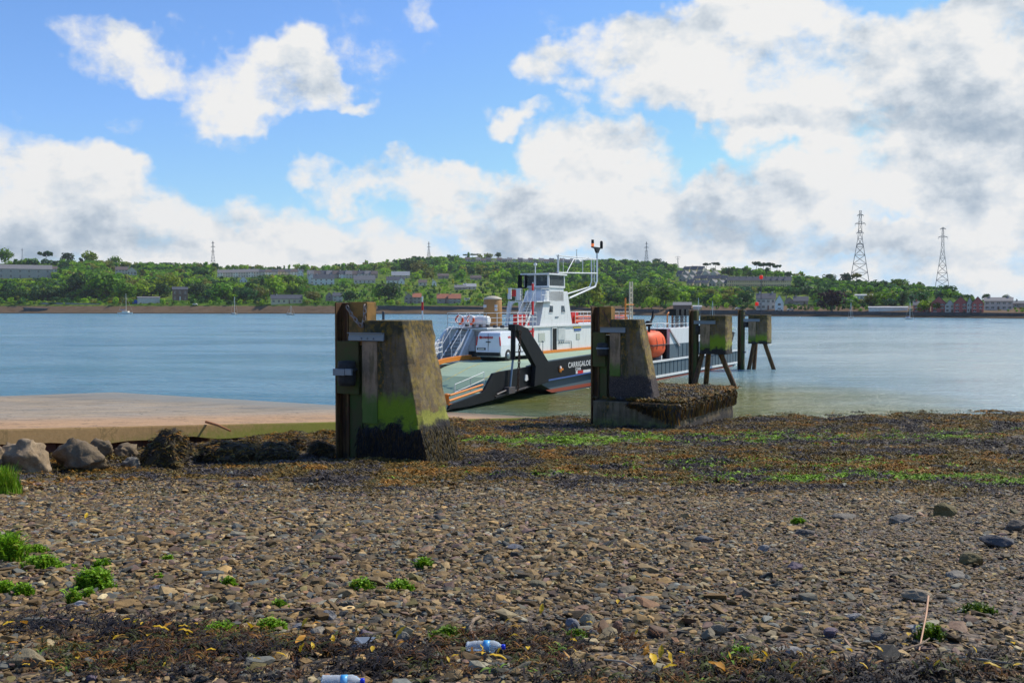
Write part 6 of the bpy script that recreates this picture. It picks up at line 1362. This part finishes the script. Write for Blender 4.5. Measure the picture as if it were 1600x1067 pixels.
# ================================================================ near things on the shore
def on_beach(px, py):
    lo, hi = 2.0, 70.0
    for _ in range(40):
        d = .5*(lo+hi); p = at_d(px, py, d)
        if p.z > float(beach_z(p.x, p.y)): lo = d
        else: hi = d
    p = at_d(px, py, lo); return p, lo
def rockmat(name, c, c2, weed=None):
    m, g, b = newmat(name); b.inputs['Roughness'].default_value = .85; tcn = g.n('ShaderNodeTexCoord'); o = tcn.outputs['Object']
    n = g.noise(o, 3, 7, .7); n2 = g.noise(o, 16, 6, .7); cc = g.mix(g.ss(n, .35, .65), c, c2); cc = g.mix(g.m('MULTIPLY', g.ss(n2, .5, .7), .5), cc, tuple(x*.45 for x in c))
    if weed:
        s = g.n('ShaderNodeSeparateXYZ'); g.put(s.inputs[0], o); cc = g.mix(g.ss(g.m('ADD', s.outputs[2], g.m('MULTIPLY', n, .5)), .30, .12), cc, weed)
    g.put(b.inputs['Base Color'], cc); bn = g.n('ShaderNodeBump'); bn.inputs['Strength'].default_value = .8; bn.inputs['Distance'].default_value = .04; g.put(bn.inputs['Height'], g.m('ADD', n, g.m('MULTIPLY', n2, .5))); g.put(b.inputs['Normal'], bn.outputs[0]); return m
def rock_mesh(sx, sy, sz, seed, blocky=.55, sub=4, rough=.24):
    bm = bmesh.new(); bmesh.ops.create_icosphere(bm, subdivisions=sub, radius=1); r_ = random.Random(seed); offs = Vector((r_.uniform(0, 50), r_.uniform(0, 50), 0))
    from mathutils import noise as mn
    planes = [(Vector((r_.gauss(0, 1), r_.gauss(0, 1), r_.gauss(0, .8))).normalized(), r_.uniform(.5, .82)) for _ in range(13)]
    for v in bm.verts:
        p = v.co.copy()
        for n_, k in planes:
            dd = p.dot(n_)-k
            if dd > 0: p -= n_*dd*.97
        q_ = p*1.7+offs; p += p.normalized()*(mn.fractal(q_, 1, 2, 5)*rough+mn.fractal(q_*4, 1, 2, 3)*rough*.3)
        v.co = Vector((p.x*sx, p.y*sy, (p.z+.55)*sz))
    me = bpy.data.meshes.new('rock'); bm.to_mesh(me); bm.free(); me.polygons.foreach_set('use_smooth', [True]*len(me.polygons)); return me
def boulder(px, py, wp, hp, label, m, seed, name='boulder', group=None, rz=0., sub=4, deep=.8):
    p, d = on_beach(px, py); w = wp*d/F/2; h = hp*d/F; o = bpy.data.objects.new(name, rock_mesh(w*1.08, w*deep, h/1.25, seed, sub=sub)); link(o); o.data.materials.append(m)
    o.location = (p.x, p.y+w*deep*.5, p.z-.05); o.rotation_euler = (0, 0, rz); return tag(o, label, 'boulder', group), p, d, w, h
PALE = rockmat('pale_limestone', (.23, .16, .09), (.34, .25, .155)); GREYR = rockmat('grey_rock', (.14, .125, .10), (.21, .185, .15)); WEEDR = rockmat('weedy_rock', (.19, .135, .075), (.12, .085, .05), (.03, .022, .012)); BLACKR = rockmat('weed_black_rock', (.030, .024, .018), (.075, .05, .02))
boulder(28, 743, 84, 52, 'big pale squared boulder below the left end of the slipway', PALE, 3, group=None, deep=.7)
boulder(-12, 738, 44, 44, 'pale boulder cut by the left edge of the picture', PALE, 8)
boulder(122, 737, 82, 42, 'brown boulder with orange weed on its foot, left of the small grey block', WEEDR, 14)
boulder(150, 716, 50, 26, 'rounded brown stone leaning behind the weedy brown boulder', WEEDR, 5)
boulder(192, 715, 48, 24, 'oval tan boulder against the rusty sheet piling', WEEDR, 21)
boulder(204, 736, 30, 25, 'small squared grey boulder between two bigger ones', GREYR, 33)
boulder(96, 728, 44, 22, 'low dark stone between the pale and brown boulders', WEEDR, 36)
def weedy(px, py, wp, hp, label, seed, n=800, bright=1.0, deep=.9):
    o, p, d, w, h = boulder(px, py, wp, hp, label, BLACKR, seed, 'weedy_boulder', 'boulders under bladderwrack', deep=deep); o['category'] = 'boulder'
    me = o.data; co = np.empty(len(me.vertices)*3, np.float32); me.vertices.foreach_get('co', co); co = co.reshape(-1, 3); nr = np.empty(len(me.vertices)*3, np.float32); me.vertices.foreach_get('normal', nr); nr = nr.reshape(-1, 3)
    k = np.nonzero((nr[:, 2] > -.1) & (co[:, 2] > .02))[0]; k = rng.choice(k, n); P_ = co[k]+rng.normal(0, .03, (n, 3))
    V, Fq, C = tufts(P_[:, 0], P_[:, 1], P_[:, 2], rng.uniform(.07, .15, n), PAL_WEED[rng.choice([0, 1, 2, 2, 3, 5, 6, 7], n)]*bright, 6, .1, 3, width=.10)
    u = np.linalg.norm(V[:, :2]-np.repeat(P_[:, :2], 6*8, 0), axis=1); V[:, 2] -= u*.55*np.repeat(np.clip(1.2-nr[k][:, 2], .2, 1), 48)
    np_mesh('weed_cover', V, Fq, WEEDM, C, False, o)
weedy(257, 736, 72, 52, 'dome shaped boulder under dark orange weed right of the small grey block', 51)
weedy(330, 725, 112, 32, 'broad low mound of golden weed right of the dome shaped one', 52, 1100, 1.25)
weedy(390, 712, 84, 25, 'weedy mound below the bright green slip edge', 53, 800, 1.1)
weedy(428, 724, 78, 28, 'dark weedy mound with golden crest left of the pile', 54, 800)
weedy(470, 710, 84, 22, 'grey brown weedy mound under the slip edge near the pile', 55, 800, .8)
weedy(500, 716, 56, 24, 'blackish weedy mound touching the tall pile', 56, 700, .6)
weedy(300, 700, 60, 24, 'weed clump against the slip face above the broad mound', 57, 500)
weedy(350, 690, 80, 18, 'thin weed bank hanging on the slip face', 58, 600, .9)
weedy(440, 682, 90, 16, 'weed bank hanging on the slip face nearer the pile', 59, 600, .8)
# bright stripe stick on the slip
a = at_z(330, 660, 2.05); p, d = on_beach(330, 672); 
a = at_d(322, 659, 31.0); b_ = at_d(360, 673, 30.0); t = thing('driftwood_stick', 'orange brown stick leaning on the slip edge above the weed', 'stick', a); mb = MB(); mb.tube([(0, 0, 0), (b_-a)*.5+Vector((0, 0, .03)), b_-a], .045, 7, True, .03); mb.build('stick_shaft', mat('orange_wood', (.45, .16, .04), .7), t)
# single stones that catch the eye: px, py (foot), width, height, colour, label
def pm_(c): 
    k = 'st%d' % int(sum(c)*1000+c[0]*7000)
    if k not in M: M[k] = rockmat('stone_tone', c, tuple(x*1.25 for x in c))
    return M[k]
OL = (.13, .10, .035); SL = (.078, .072, .07); TA = (.22, .17, .11); PU = (.135, .10, .115); GY = (.20, .19, .18); BG = (.155, .155, .165); BK = (.035, .032, .03); RD = (.20, .10, .06)
for i, (px, py, wp, hp, c, label) in enumerate([
    (1522, 886, 46, 24, OL, 'mossy olive wedge shaped stone low on the right'), (1567, 856, 62, 22, SL, 'dark slate slab beyond the olive wedge'), (1590, 832, 42, 22, (.10, .08, .06), 'brown block at the right edge of the beach'), (1480, 808, 38, 26, OL, 'pointed olive stone upper right of the shingle'),
    (1446, 941, 62, 20, TA, 'long flat tan rock on the right shingle'), (1329, 898, 36, 13, (.17, .12, .06), 'rounded ochre stone between two grey ones'), (1245, 892, 34, 20, PU, 'mauve upright flake of slate'), (1194, 864, 24, 15, GY, 'pale grey triangular stone'),
    (1376, 1002, 36, 18, SL, 'bluish grey smooth stone near the reed stem'), (1300, 996, 32, 17, PU, 'violet lump of slate near the bottom right'), (1340, 970, 34, 13, GY, 'flat pale grey slate in the lower right'), (1128, 992, 34, 20, TA, 'angular tan stone with a lit top'), (1108, 1002, 32, 26, (.18, .15, .10), 'upright buff stone left of the angular tan one'),
    (1245, 1034, 40, 24, GY, 'leaning grey slab beside the weed line'), (1240, 1024, 60, 14, (.24, .22, .18), 'long pale slab lying before the weed line'), (893, 983, 26, 20, BG, 'round blue grey pebble larger than its neighbours'), (918, 980, 28, 24, (.24, .21, .14), 'pale buff block right of the blue grey pebble'),
    (928, 994, 22, 17, GY, 'grey round pebble below the buff block'), (964, 992, 24, 26, RD, 'reddish upright stone lit on its side'), (1022, 992, 24, 18, TA, 'cream angular stone near the middle bottom'), (980, 930, 40, 18, (.15, .12, .08), 'dark topped brown boulderlet'), (840, 920, 34, 18, (.13, .11, .06), 'olive brown block in the middle shingle'),
    (805, 860, 34, 12, BG, 'flat bluish slate in the middle distance'), (762, 884, 22, 24, TA, 'tall buff flake standing in the middle'), (570, 1002, 32, 22, PU, 'round flat mauve stone above the grey plastic scrap'), (628, 1002, 24, 18, (.22, .20, .15), 'cream block left of the long stick'), (512, 968, 26, 18, GY, 'grey stone on the crest of shingle'),
    (498, 992, 32, 18, (.24, .21, .16), 'pale tan block above the weed line'), (468, 986, 32, 16, GY, 'grey flat stone left of the pale tan block'), (445, 896, 30, 15, TA, 'tan block in the left middle shingle'), (35, 1046, 72, 34, (.20, .16, .09), 'big flat tan rock in the bottom left corner'), (175, 1036, 52, 24, (.19, .18, .13), 'rounded grey green rock right of the corner rock'),
    (200, 889, 26, 14, BK, 'black stone beside the green plants on the left'), (124, 950, 24, 14, (.36, .34, .32), 'pale whitish stone at the top of the weed line'), (244, 924, 18, 12, BG, 'small blue stone on the left shingle'), (142, 1066, 34, 14, PU, 'dark purple slab at the bottom edge'), (828, 1012, 26, 15, PU, 'mauve stone right of the blue capped bottle'),
    (1160, 934, 36, 18, (.14, .11, .08), 'brown wedge among finer gravel'), (1412, 818, 52, 14, (.17, .15, .12), 'long grey brown slab upper right'), (1260, 836, 34, 12, (.10, .085, .07), 'dark flat stone in the upper right shingle'), (1320, 812, 44, 12, (.16, .14, .11), 'low brown slab near the weed edge'), (1105, 850, 40, 14, (.14, .13, .12), 'grey hump in the mid right shingle'),
    (1500, 905, 50, 12, (.17, .15, .12), 'flat brown slab under the olive wedge'), (1430, 985, 34, 12, GY, 'pale flat stone beside the reed stem')]):
    p, d = on_beach(px, py); w = wp*d/F/2; h = hp*d/F; me = rock_mesh(w*.98, w*.75, h/1.8, 100+i, sub=3, rough=.10); o = bpy.data.objects.new('beach_stone', me); link(o); me.materials.append(pm_(c)); o.location = (p.x, p.y+w*.5, p.z-.004); tag(o, label, 'stone', 'larger stones on the shingle')
    me.polygons.foreach_set('use_smooth', [False]*len(me.polygons))
# green plants
PLM = colmat('plant_green', .55, .3, .3, .2, 40.)
def plant(px, py, wp, hp, label, name='green_weed', n=None, grass=False, tone=1.0):
    p, d = on_beach(px, py); w = wp*d/F/2; h = hp*d/F; n = n or max(50, int(wp*hp*.22)); a = rng.uniform(0, 6.28, n); r = rng.uniform(0, 1, n)**.6*w*rng.uniform(.6, 1.25, n); bx = np.cos(a)*r; by = np.sin(a)*r*.75
    V = []; Fq = []; C = []
    for i in range(n):
        hh = h*1.25*rng.uniform(.35, 1.0)*max(.3, 1-.45*(r[i]/w)**2); an = rng.uniform(0, 6.28); lean = rng.normal(0, .35)*hh; dx, dy = math.cos(an)*lean, math.sin(an)*lean; ww = (.004 if grass else .006)*rng.uniform(.7, 1.5)*(d/6)**.5
        gz = float(beach_z(p.x+bx[i], p.y+by[i]))-p.z; sx, sy = -math.sin(an)*ww, math.cos(an)*ww; c = np.array([.17, .31, .014])*rng.uniform(.6, 1.5)*tone
        if rng.uniform() < .1: c = np.array([.25, .28, .03])
        b0 = len(V)
        for u, wf in ((0, 1), (.5, 1.1), (1, .3)):
            cx, cy, cz = bx[i]+dx*u*u, by[i]+dy*u*u, gz+hh*u
            V += [(cx-sx*wf, cy-sy*wf, cz), (cx+sx*wf, cy+sy*wf, cz)]; C += [c, c]
        Fq += [(b0, b0+1, b0+3, b0+2), (b0+2, b0+3, b0+5, b0+4)]
        if not grass:
            for k in range(4):  # feathery side leaflets
                u = rng.uniform(.35, 1); cx, cy, cz = bx[i]+dx*u*u, by[i]+dy*u*u, gz+hh*u; q_ = rng.uniform(0, 6.28); l = hh*.28; b1 = len(V)
                V += [(cx, cy, cz), (cx+math.cos(q_)*l*.5-sx*1.5, cy+math.sin(q_)*l*.5-sy*1.5, cz+l*.25), (cx+math.cos(q_)*l, cy+math.sin(q_)*l, cz+l*.45), (cx+math.cos(q_)*l*.5+sx*1.5, cy+math.sin(q_)*l*.5+sy*1.5, cz+l*.35)]; C += [c*1.15]*4; Fq.append((b1, b1+1, b1+2, b1+3))
    o = np_mesh(name, np.array(V), np.array(Fq), PLM, np.array(C)); o.location = p; return tag(o, label, 'plant', 'green plants on the shingle')
plant(8, 772, 44, 42, 'tall grass tussock at the left edge below the pale boulder', 'grass_tussock', 700, True)
plant(12, 880, 54, 42, 'tallest bright green plant at the left edge', n=520); plant(8, 928, 40, 18, 'low green plant on the left edge under the tallest one', n=300); plant(34, 930, 34, 16, 'feathery low green plant right of the edge one', n=280); plant(66, 890, 62, 20, 'wide bright green mat right of the tallest plant', n=520); plant(55, 864, 40, 12, 'yellowish green strip behind the wide mat', n=260)
plant(110, 890, 30, 8, 'thin green patch between the mat and the darker plant', n=150); plant(148, 922, 56, 30, 'leafy green plant left of the black stone', n=520); plant(138, 934, 20, 14, 'small green offshoot before the leafy plant', n=140); plant(160, 888, 30, 14, 'green tips behind the leafy plant', n=160); plant(116, 944, 24, 20, 'thin green spray above the weed line', n=120)
plant(263, 880, 20, 12, 'small green sprig on the left middle shingle', n=120); plant(248, 904, 18, 8, 'tiny green patch below the small sprig', n=90); plant(358, 918, 22, 16, 'round green tuft in the middle left shingle', n=160); plant(437, 950, 26, 12, 'green tuft left of the crest stones', n=150); plant(425, 982, 46, 14, 'green strip on the crest of the weed line', n=260); plant(345, 992, 60, 18, 'long green plant in the weed line', n=320)
plant(565, 920, 40, 14, 'left of two neighbouring green tufts in the middle', n=260); plant(627, 922, 42, 14, 'right of two neighbouring green tufts in the middle', n=260); plant(662, 888, 26, 16, 'green tuft above the neighbouring pair', n=180); plant(1247, 818, 24, 9, 'lone small green patch on the upper right shingle', n=130); plant(1158, 1030, 30, 20, 'green plant beside the leaning grey slab', n=180); plant(1192, 1046, 24, 14, 'bright green leafy bit at the bottom right weed line', n=140); plant(900, 1000, 34, 16, 'dull green blades by the grey round pebble', n=160, tone=.6)
plant(700, 1000, 60, 20, 'dull green blades left of the long stick', n=240, tone=.6); plant(1455, 1000, 40, 22, 'dull green blades beside the reed stem', n=180, tone=.5); plant(1530, 958, 60, 14, 'dark green blades at the right edge', n=180, tone=.4)
# fallen yellow leaves
LEAFM = colmat('yellow_leaf', .5, .4, .3, .2, 60.)
def leaf(px, py, wp, tilt, c, i):
    p, d = on_beach(px, py); s = wp*d/F/2; r_ = random.Random(i); vs = []; nn = 7; fs = []
    for k in range(nn): 
        u = k/(nn-1); w_ = math.sin(math.pi*min(1, u*.93+.05))*.42; z = r_.uniform(.05, .35)*math.sin(u*3.1)
        vs += [(2*u-1, -w_, z+.14), (2*u-1, 0, z), (2*u-1, w_, z+.14)]
    for k in range(nn-1): fs += [(3*k, 3*k+1, 3*k+4, 3*k+3), (3*k+1, 3*k+2, 3*k+5, 3*k+4)]
    V = np.array(vs)*s; o = np_mesh('fallen_leaf', V, np.array(fs), LEAFM, np.tile(np.array(c)*r_.uniform(.75, 1.15), (len(V), 1)), True); o.location = (p.x, p.y, p.z+.06+abs(math.sin(tilt))*s*.6); o.rotation_euler = (tilt*.4, -tilt, r_.uniform(0, 6.28)); tag(o, 'small curled yellow leaf lying loose in the weed and shingle', 'leaf', 'yellow leaves in the weed line'); return o
YL = (.75, .48, .02); OR = (.60, .28, .03)
ll = [(148, 985, 16), (198, 985, 10), (212, 990, 9), (222, 992, 8), (38, 994, 20), (10, 975, 10), (66, 1000, 9), (252, 1002, 20), (262, 996, 14), (288, 997, 14), (290, 1006, 18), (390, 1000, 14), (470, 1020, 24), (520, 1022, 16), (488, 1031, 12), (473, 1037, 18), (20, 1024, 14), (628, 1012, 20), (520, 1019, 12), (582, 1035, 14), (626, 1026, 10), (778, 1050, 22), (752, 1034, 10), (846, 971, 14), (1010, 1040, 16), (1020, 1053, 24), (1032, 1043, 18), (1045, 1052, 18), (885, 1048, 14), (1327, 1038, 14), (1047, 1064, 18), (1066, 1042, 14), (1120, 1064, 30), (95, 802, 8), (108, 813, 8), (135, 815, 10), (127, 827, 7), (544, 830, 8), (1352, 886, 8), (1420, 1010, 14), (1180, 862, 7), (965, 956, 12), (1550, 1062, 20), (1590, 1060, 12), (1262, 865, 8), (700, 1052, 10), (330, 1035, 12), (440, 1045, 14), (60, 1018, 10)]
rl = random.Random(77)
for _ in range(60):
    x = rl.uniform(0, 1600); y = rl.uniform(985, 1062) if x < 1000 else rl.uniform(1020, 1064); ll.append((x, y, rl.uniform(6, 14)))
for i, (x, y, w_) in enumerate(ll): leaf(x, y, w_*1.25, random.uniform(-1, 1), YL if i % 4 else OR, i)
# bottles
m, g, b = newmat('clear_plastic'); b.inputs['Base Color'].default_value = (.86, .93, .97, 1); b.inputs['Roughness'].default_value = .12; b.inputs['Transmission Weight'].default_value = .62; b.inputs['IOR'].default_value = 1.35; M['pet'] = m
M['label'] = mat('bottle_label', (.04, .36, .72), .35, 0, (.35, .60, .80), 14, .5); M['cap'] = mat('bottle_cap', (.004, .03, .55), .3)
def bottle(px, py, lp, rz, label, dent=0.):
    p, d = on_beach(px, py); L_ = lp*d/F; r = L_*.15; t = thing('plastic_bottle', label, 'bottle', (p.x, p.y, p.z+r*1.0+.025), rz)
    prof = [(r*.75, -.5*L_), (r, -.47*L_)]
    for i in range(9): prof += [(r*(1.0-.02*i*dent), (-.45+.042*i)*L_), (r*(.93-.02*i*dent), (-.43+.042*i)*L_)]
    prof += [(r*.97, -.06*L_), (r*.97, .12*L_), (r*1.0, .15*L_), (r*.98, .22*L_), (r*.75, .32*L_), (r*.42, .385*L_), (r*.40, .41*L_)]
    mb = MB(); mb.lathe(prof, 24, (0, 0, 0), 'X'); bo_ = mb.build('bottle_body', M['pet'], t)
    if dent:
        for v in bo_.data.vertices:
            if v.co.x < -.2*L_ and v.co.z > 0: v.co.z *= .75+.5*math.sin(v.co.x/L_*18)*.3
    mb = MB(); mb.lathe([(r*.99, -.05*L_), (r*.995, .11*L_)], 24, (0, 0, 0), 'X'); mb.build('paper_label', M['label'], t)
    mb = MB(); mb.lathe([(r*.44, .405*L_), (r*.47, .415*L_), (r*.47, .48*L_), (r*.40, .5*L_)], 18, (0, 0, 0), 'X'); mb.build('screw_cap', M['cap'], t)
bottle(759, 1026, 62, -.14, 'crumpled clear water bottle with blue cap lying below the curved stick', .8); bottle(536, 1083, 68, .03, 'clear water bottle with blue cap at the bottom edge, left of centre')
# sticks
WD = mat('grey_wood', (.28, .20, .13), .8, 0, (.16, .11, .07), 20, .7, .4)
def stick(pts, r, label, m=WD, name='driftwood_stick', r2=None):
    P_ = []
    for (x, y, up) in pts: p, d = on_beach(x, y); P_.append(Vector((p.x, p.y, p.z+up)))
    c = P_[0].copy(); t = thing(name, label, 'stick', c); mb = MB(); mb.tube([q_-c for q_ in P_], r, 8, True, r2 or r*.6); mb.build('stick_shaft', m, t)
stick([(749, 972, .03), (740, 982, .05), (734, 993, .04), (738, 1003, .04), (750, 1013, .03), (762, 1019, .02)], .011, 'curved brown stick above the crumpled bottle', r2=.009)
stick([(1450, 975, .16), (1447, 990, .11), (1441, 1008, .06), (1436, 1022, .02)], .006, 'orange brown reed stem standing in the right shingle', mat('reed', (.55, .30, .16), .6))
stick([(1498, 1036, .03), (1540, 1044, .04), (1600, 1049, .03), (1640, 1050, .03)], .008, 'long pale twig at the bottom right edge', mat('pale_twig', (.42, .34, .24), .7))
stick([(944, 1040, .03), (975, 1050, .05), (1005, 1060, .03)], .006, 'thin pale straw stalk in the middle weed line', bpy.data.materials['pale_twig']); stick([(420, 962, .03), (455, 962, .04), (492, 962, .03)], .007, 'dark thin twig on the left crest'); stick([(416, 814, .03), (440, 812, .05), (458, 816, .03)], .018, 'bent pale branch far up the left shingle')
stick([(1400, 1024, .02), (1440, 1018, .04), (1452, 1012, .05)], .006, 'short pale twig left below the reed stem'); stick([(60, 975, .04), (115, 983, .05), (160, 990, .03)], .005, 'thin reddish stalk in the left weed line', bpy.data.materials['reed'])
p, d = on_beach(568, 1018); t = thing('plastic_scrap', 'torn grey plastic sheet below the flat mauve stone', 'litter', (p.x, p.y, p.z+.03)); s_ = 36*d/F/2; mb = MB(); mb.add([(-s_, -.02, 0), (s_*.3, -.05, .01), (s_, .04, .03), (s_*.2, .07, .02), (-s_*.8, .05, .025)], [(0, 1, 2, 3, 4)]); o_ = mb.build('sheet', mat('grey_plastic', (.16, .19, .23), .5), t); sm_ = o_.modifiers.new('thick', 'SOLIDIFY'); sm_.thickness = .002

# weed lodged along the foot of the boulders and the slip
n = 5200; ly = rng.uniform(-31, -5, n); lx = np.abs(rng.normal(0, .8, n))+.05
x = SO.x+lx*Ly+ly*Lx; y = SO.y-lx*Lx+ly*Ly
cc = PAL_WEED[rng.choice([0, 1, 2, 3, 5, 6, 7], n)]*np.clip(.7+fbm(x, y, 3, 99)[:, None], .6, 1.5)
V, Fq, C = tufts(x, y, beach_z(x, y)+rng.uniform(0, .08, n), rng.uniform(.08, .17, n), cc, 6, .3, 3, width=.10)
o = np_mesh('bank_weed', V, Fq, WEEDM, C); tag(o, 'bank of golden and black weed heaped along the foot of the slipway', None, None, 'stuff')
n = 1500; x = rng.normal(-12.2, 1.3, n); y = rng.normal(25.0, .35, n); V, Fq, C = tufts(x, y, beach_z(x, y)+rng.uniform(0, .1, n), rng.uniform(.07, .15, n), PAL_WEED[rng.choice([0, 1, 2, 5], n)], 6, .4, 3, width=.10)
o = np_mesh('orange_weed', V, Fq, WEEDM, C); tag(o, 'orange brown weed round the feet of the brown boulders', None, None, 'stuff')

# ================================================================ the air: thin sea haze over the river
def haze(dens):
    mb = MB(); mb.box(-2600, 2600, -60, 2900, -9, 260); m = bpy.data.materials.new('haze_air'); m.use_nodes = True; t = m.node_tree; t.nodes.clear()
    v = t.nodes.new('ShaderNodeVolumePrincipled'); v.inputs['Color'].default_value = (.86, .93, 1, 1); v.inputs['Density'].default_value = dens; v.inputs['Anisotropy'].default_value = .2
    o = t.nodes.new('ShaderNodeOutputMaterial'); t.links.new(v.outputs[0], o.inputs['Volume']); ob = mb.build('haze', m); tag(ob, 'thin blue air over the river and hills', None, None, 'stuff')
haze(.00005)
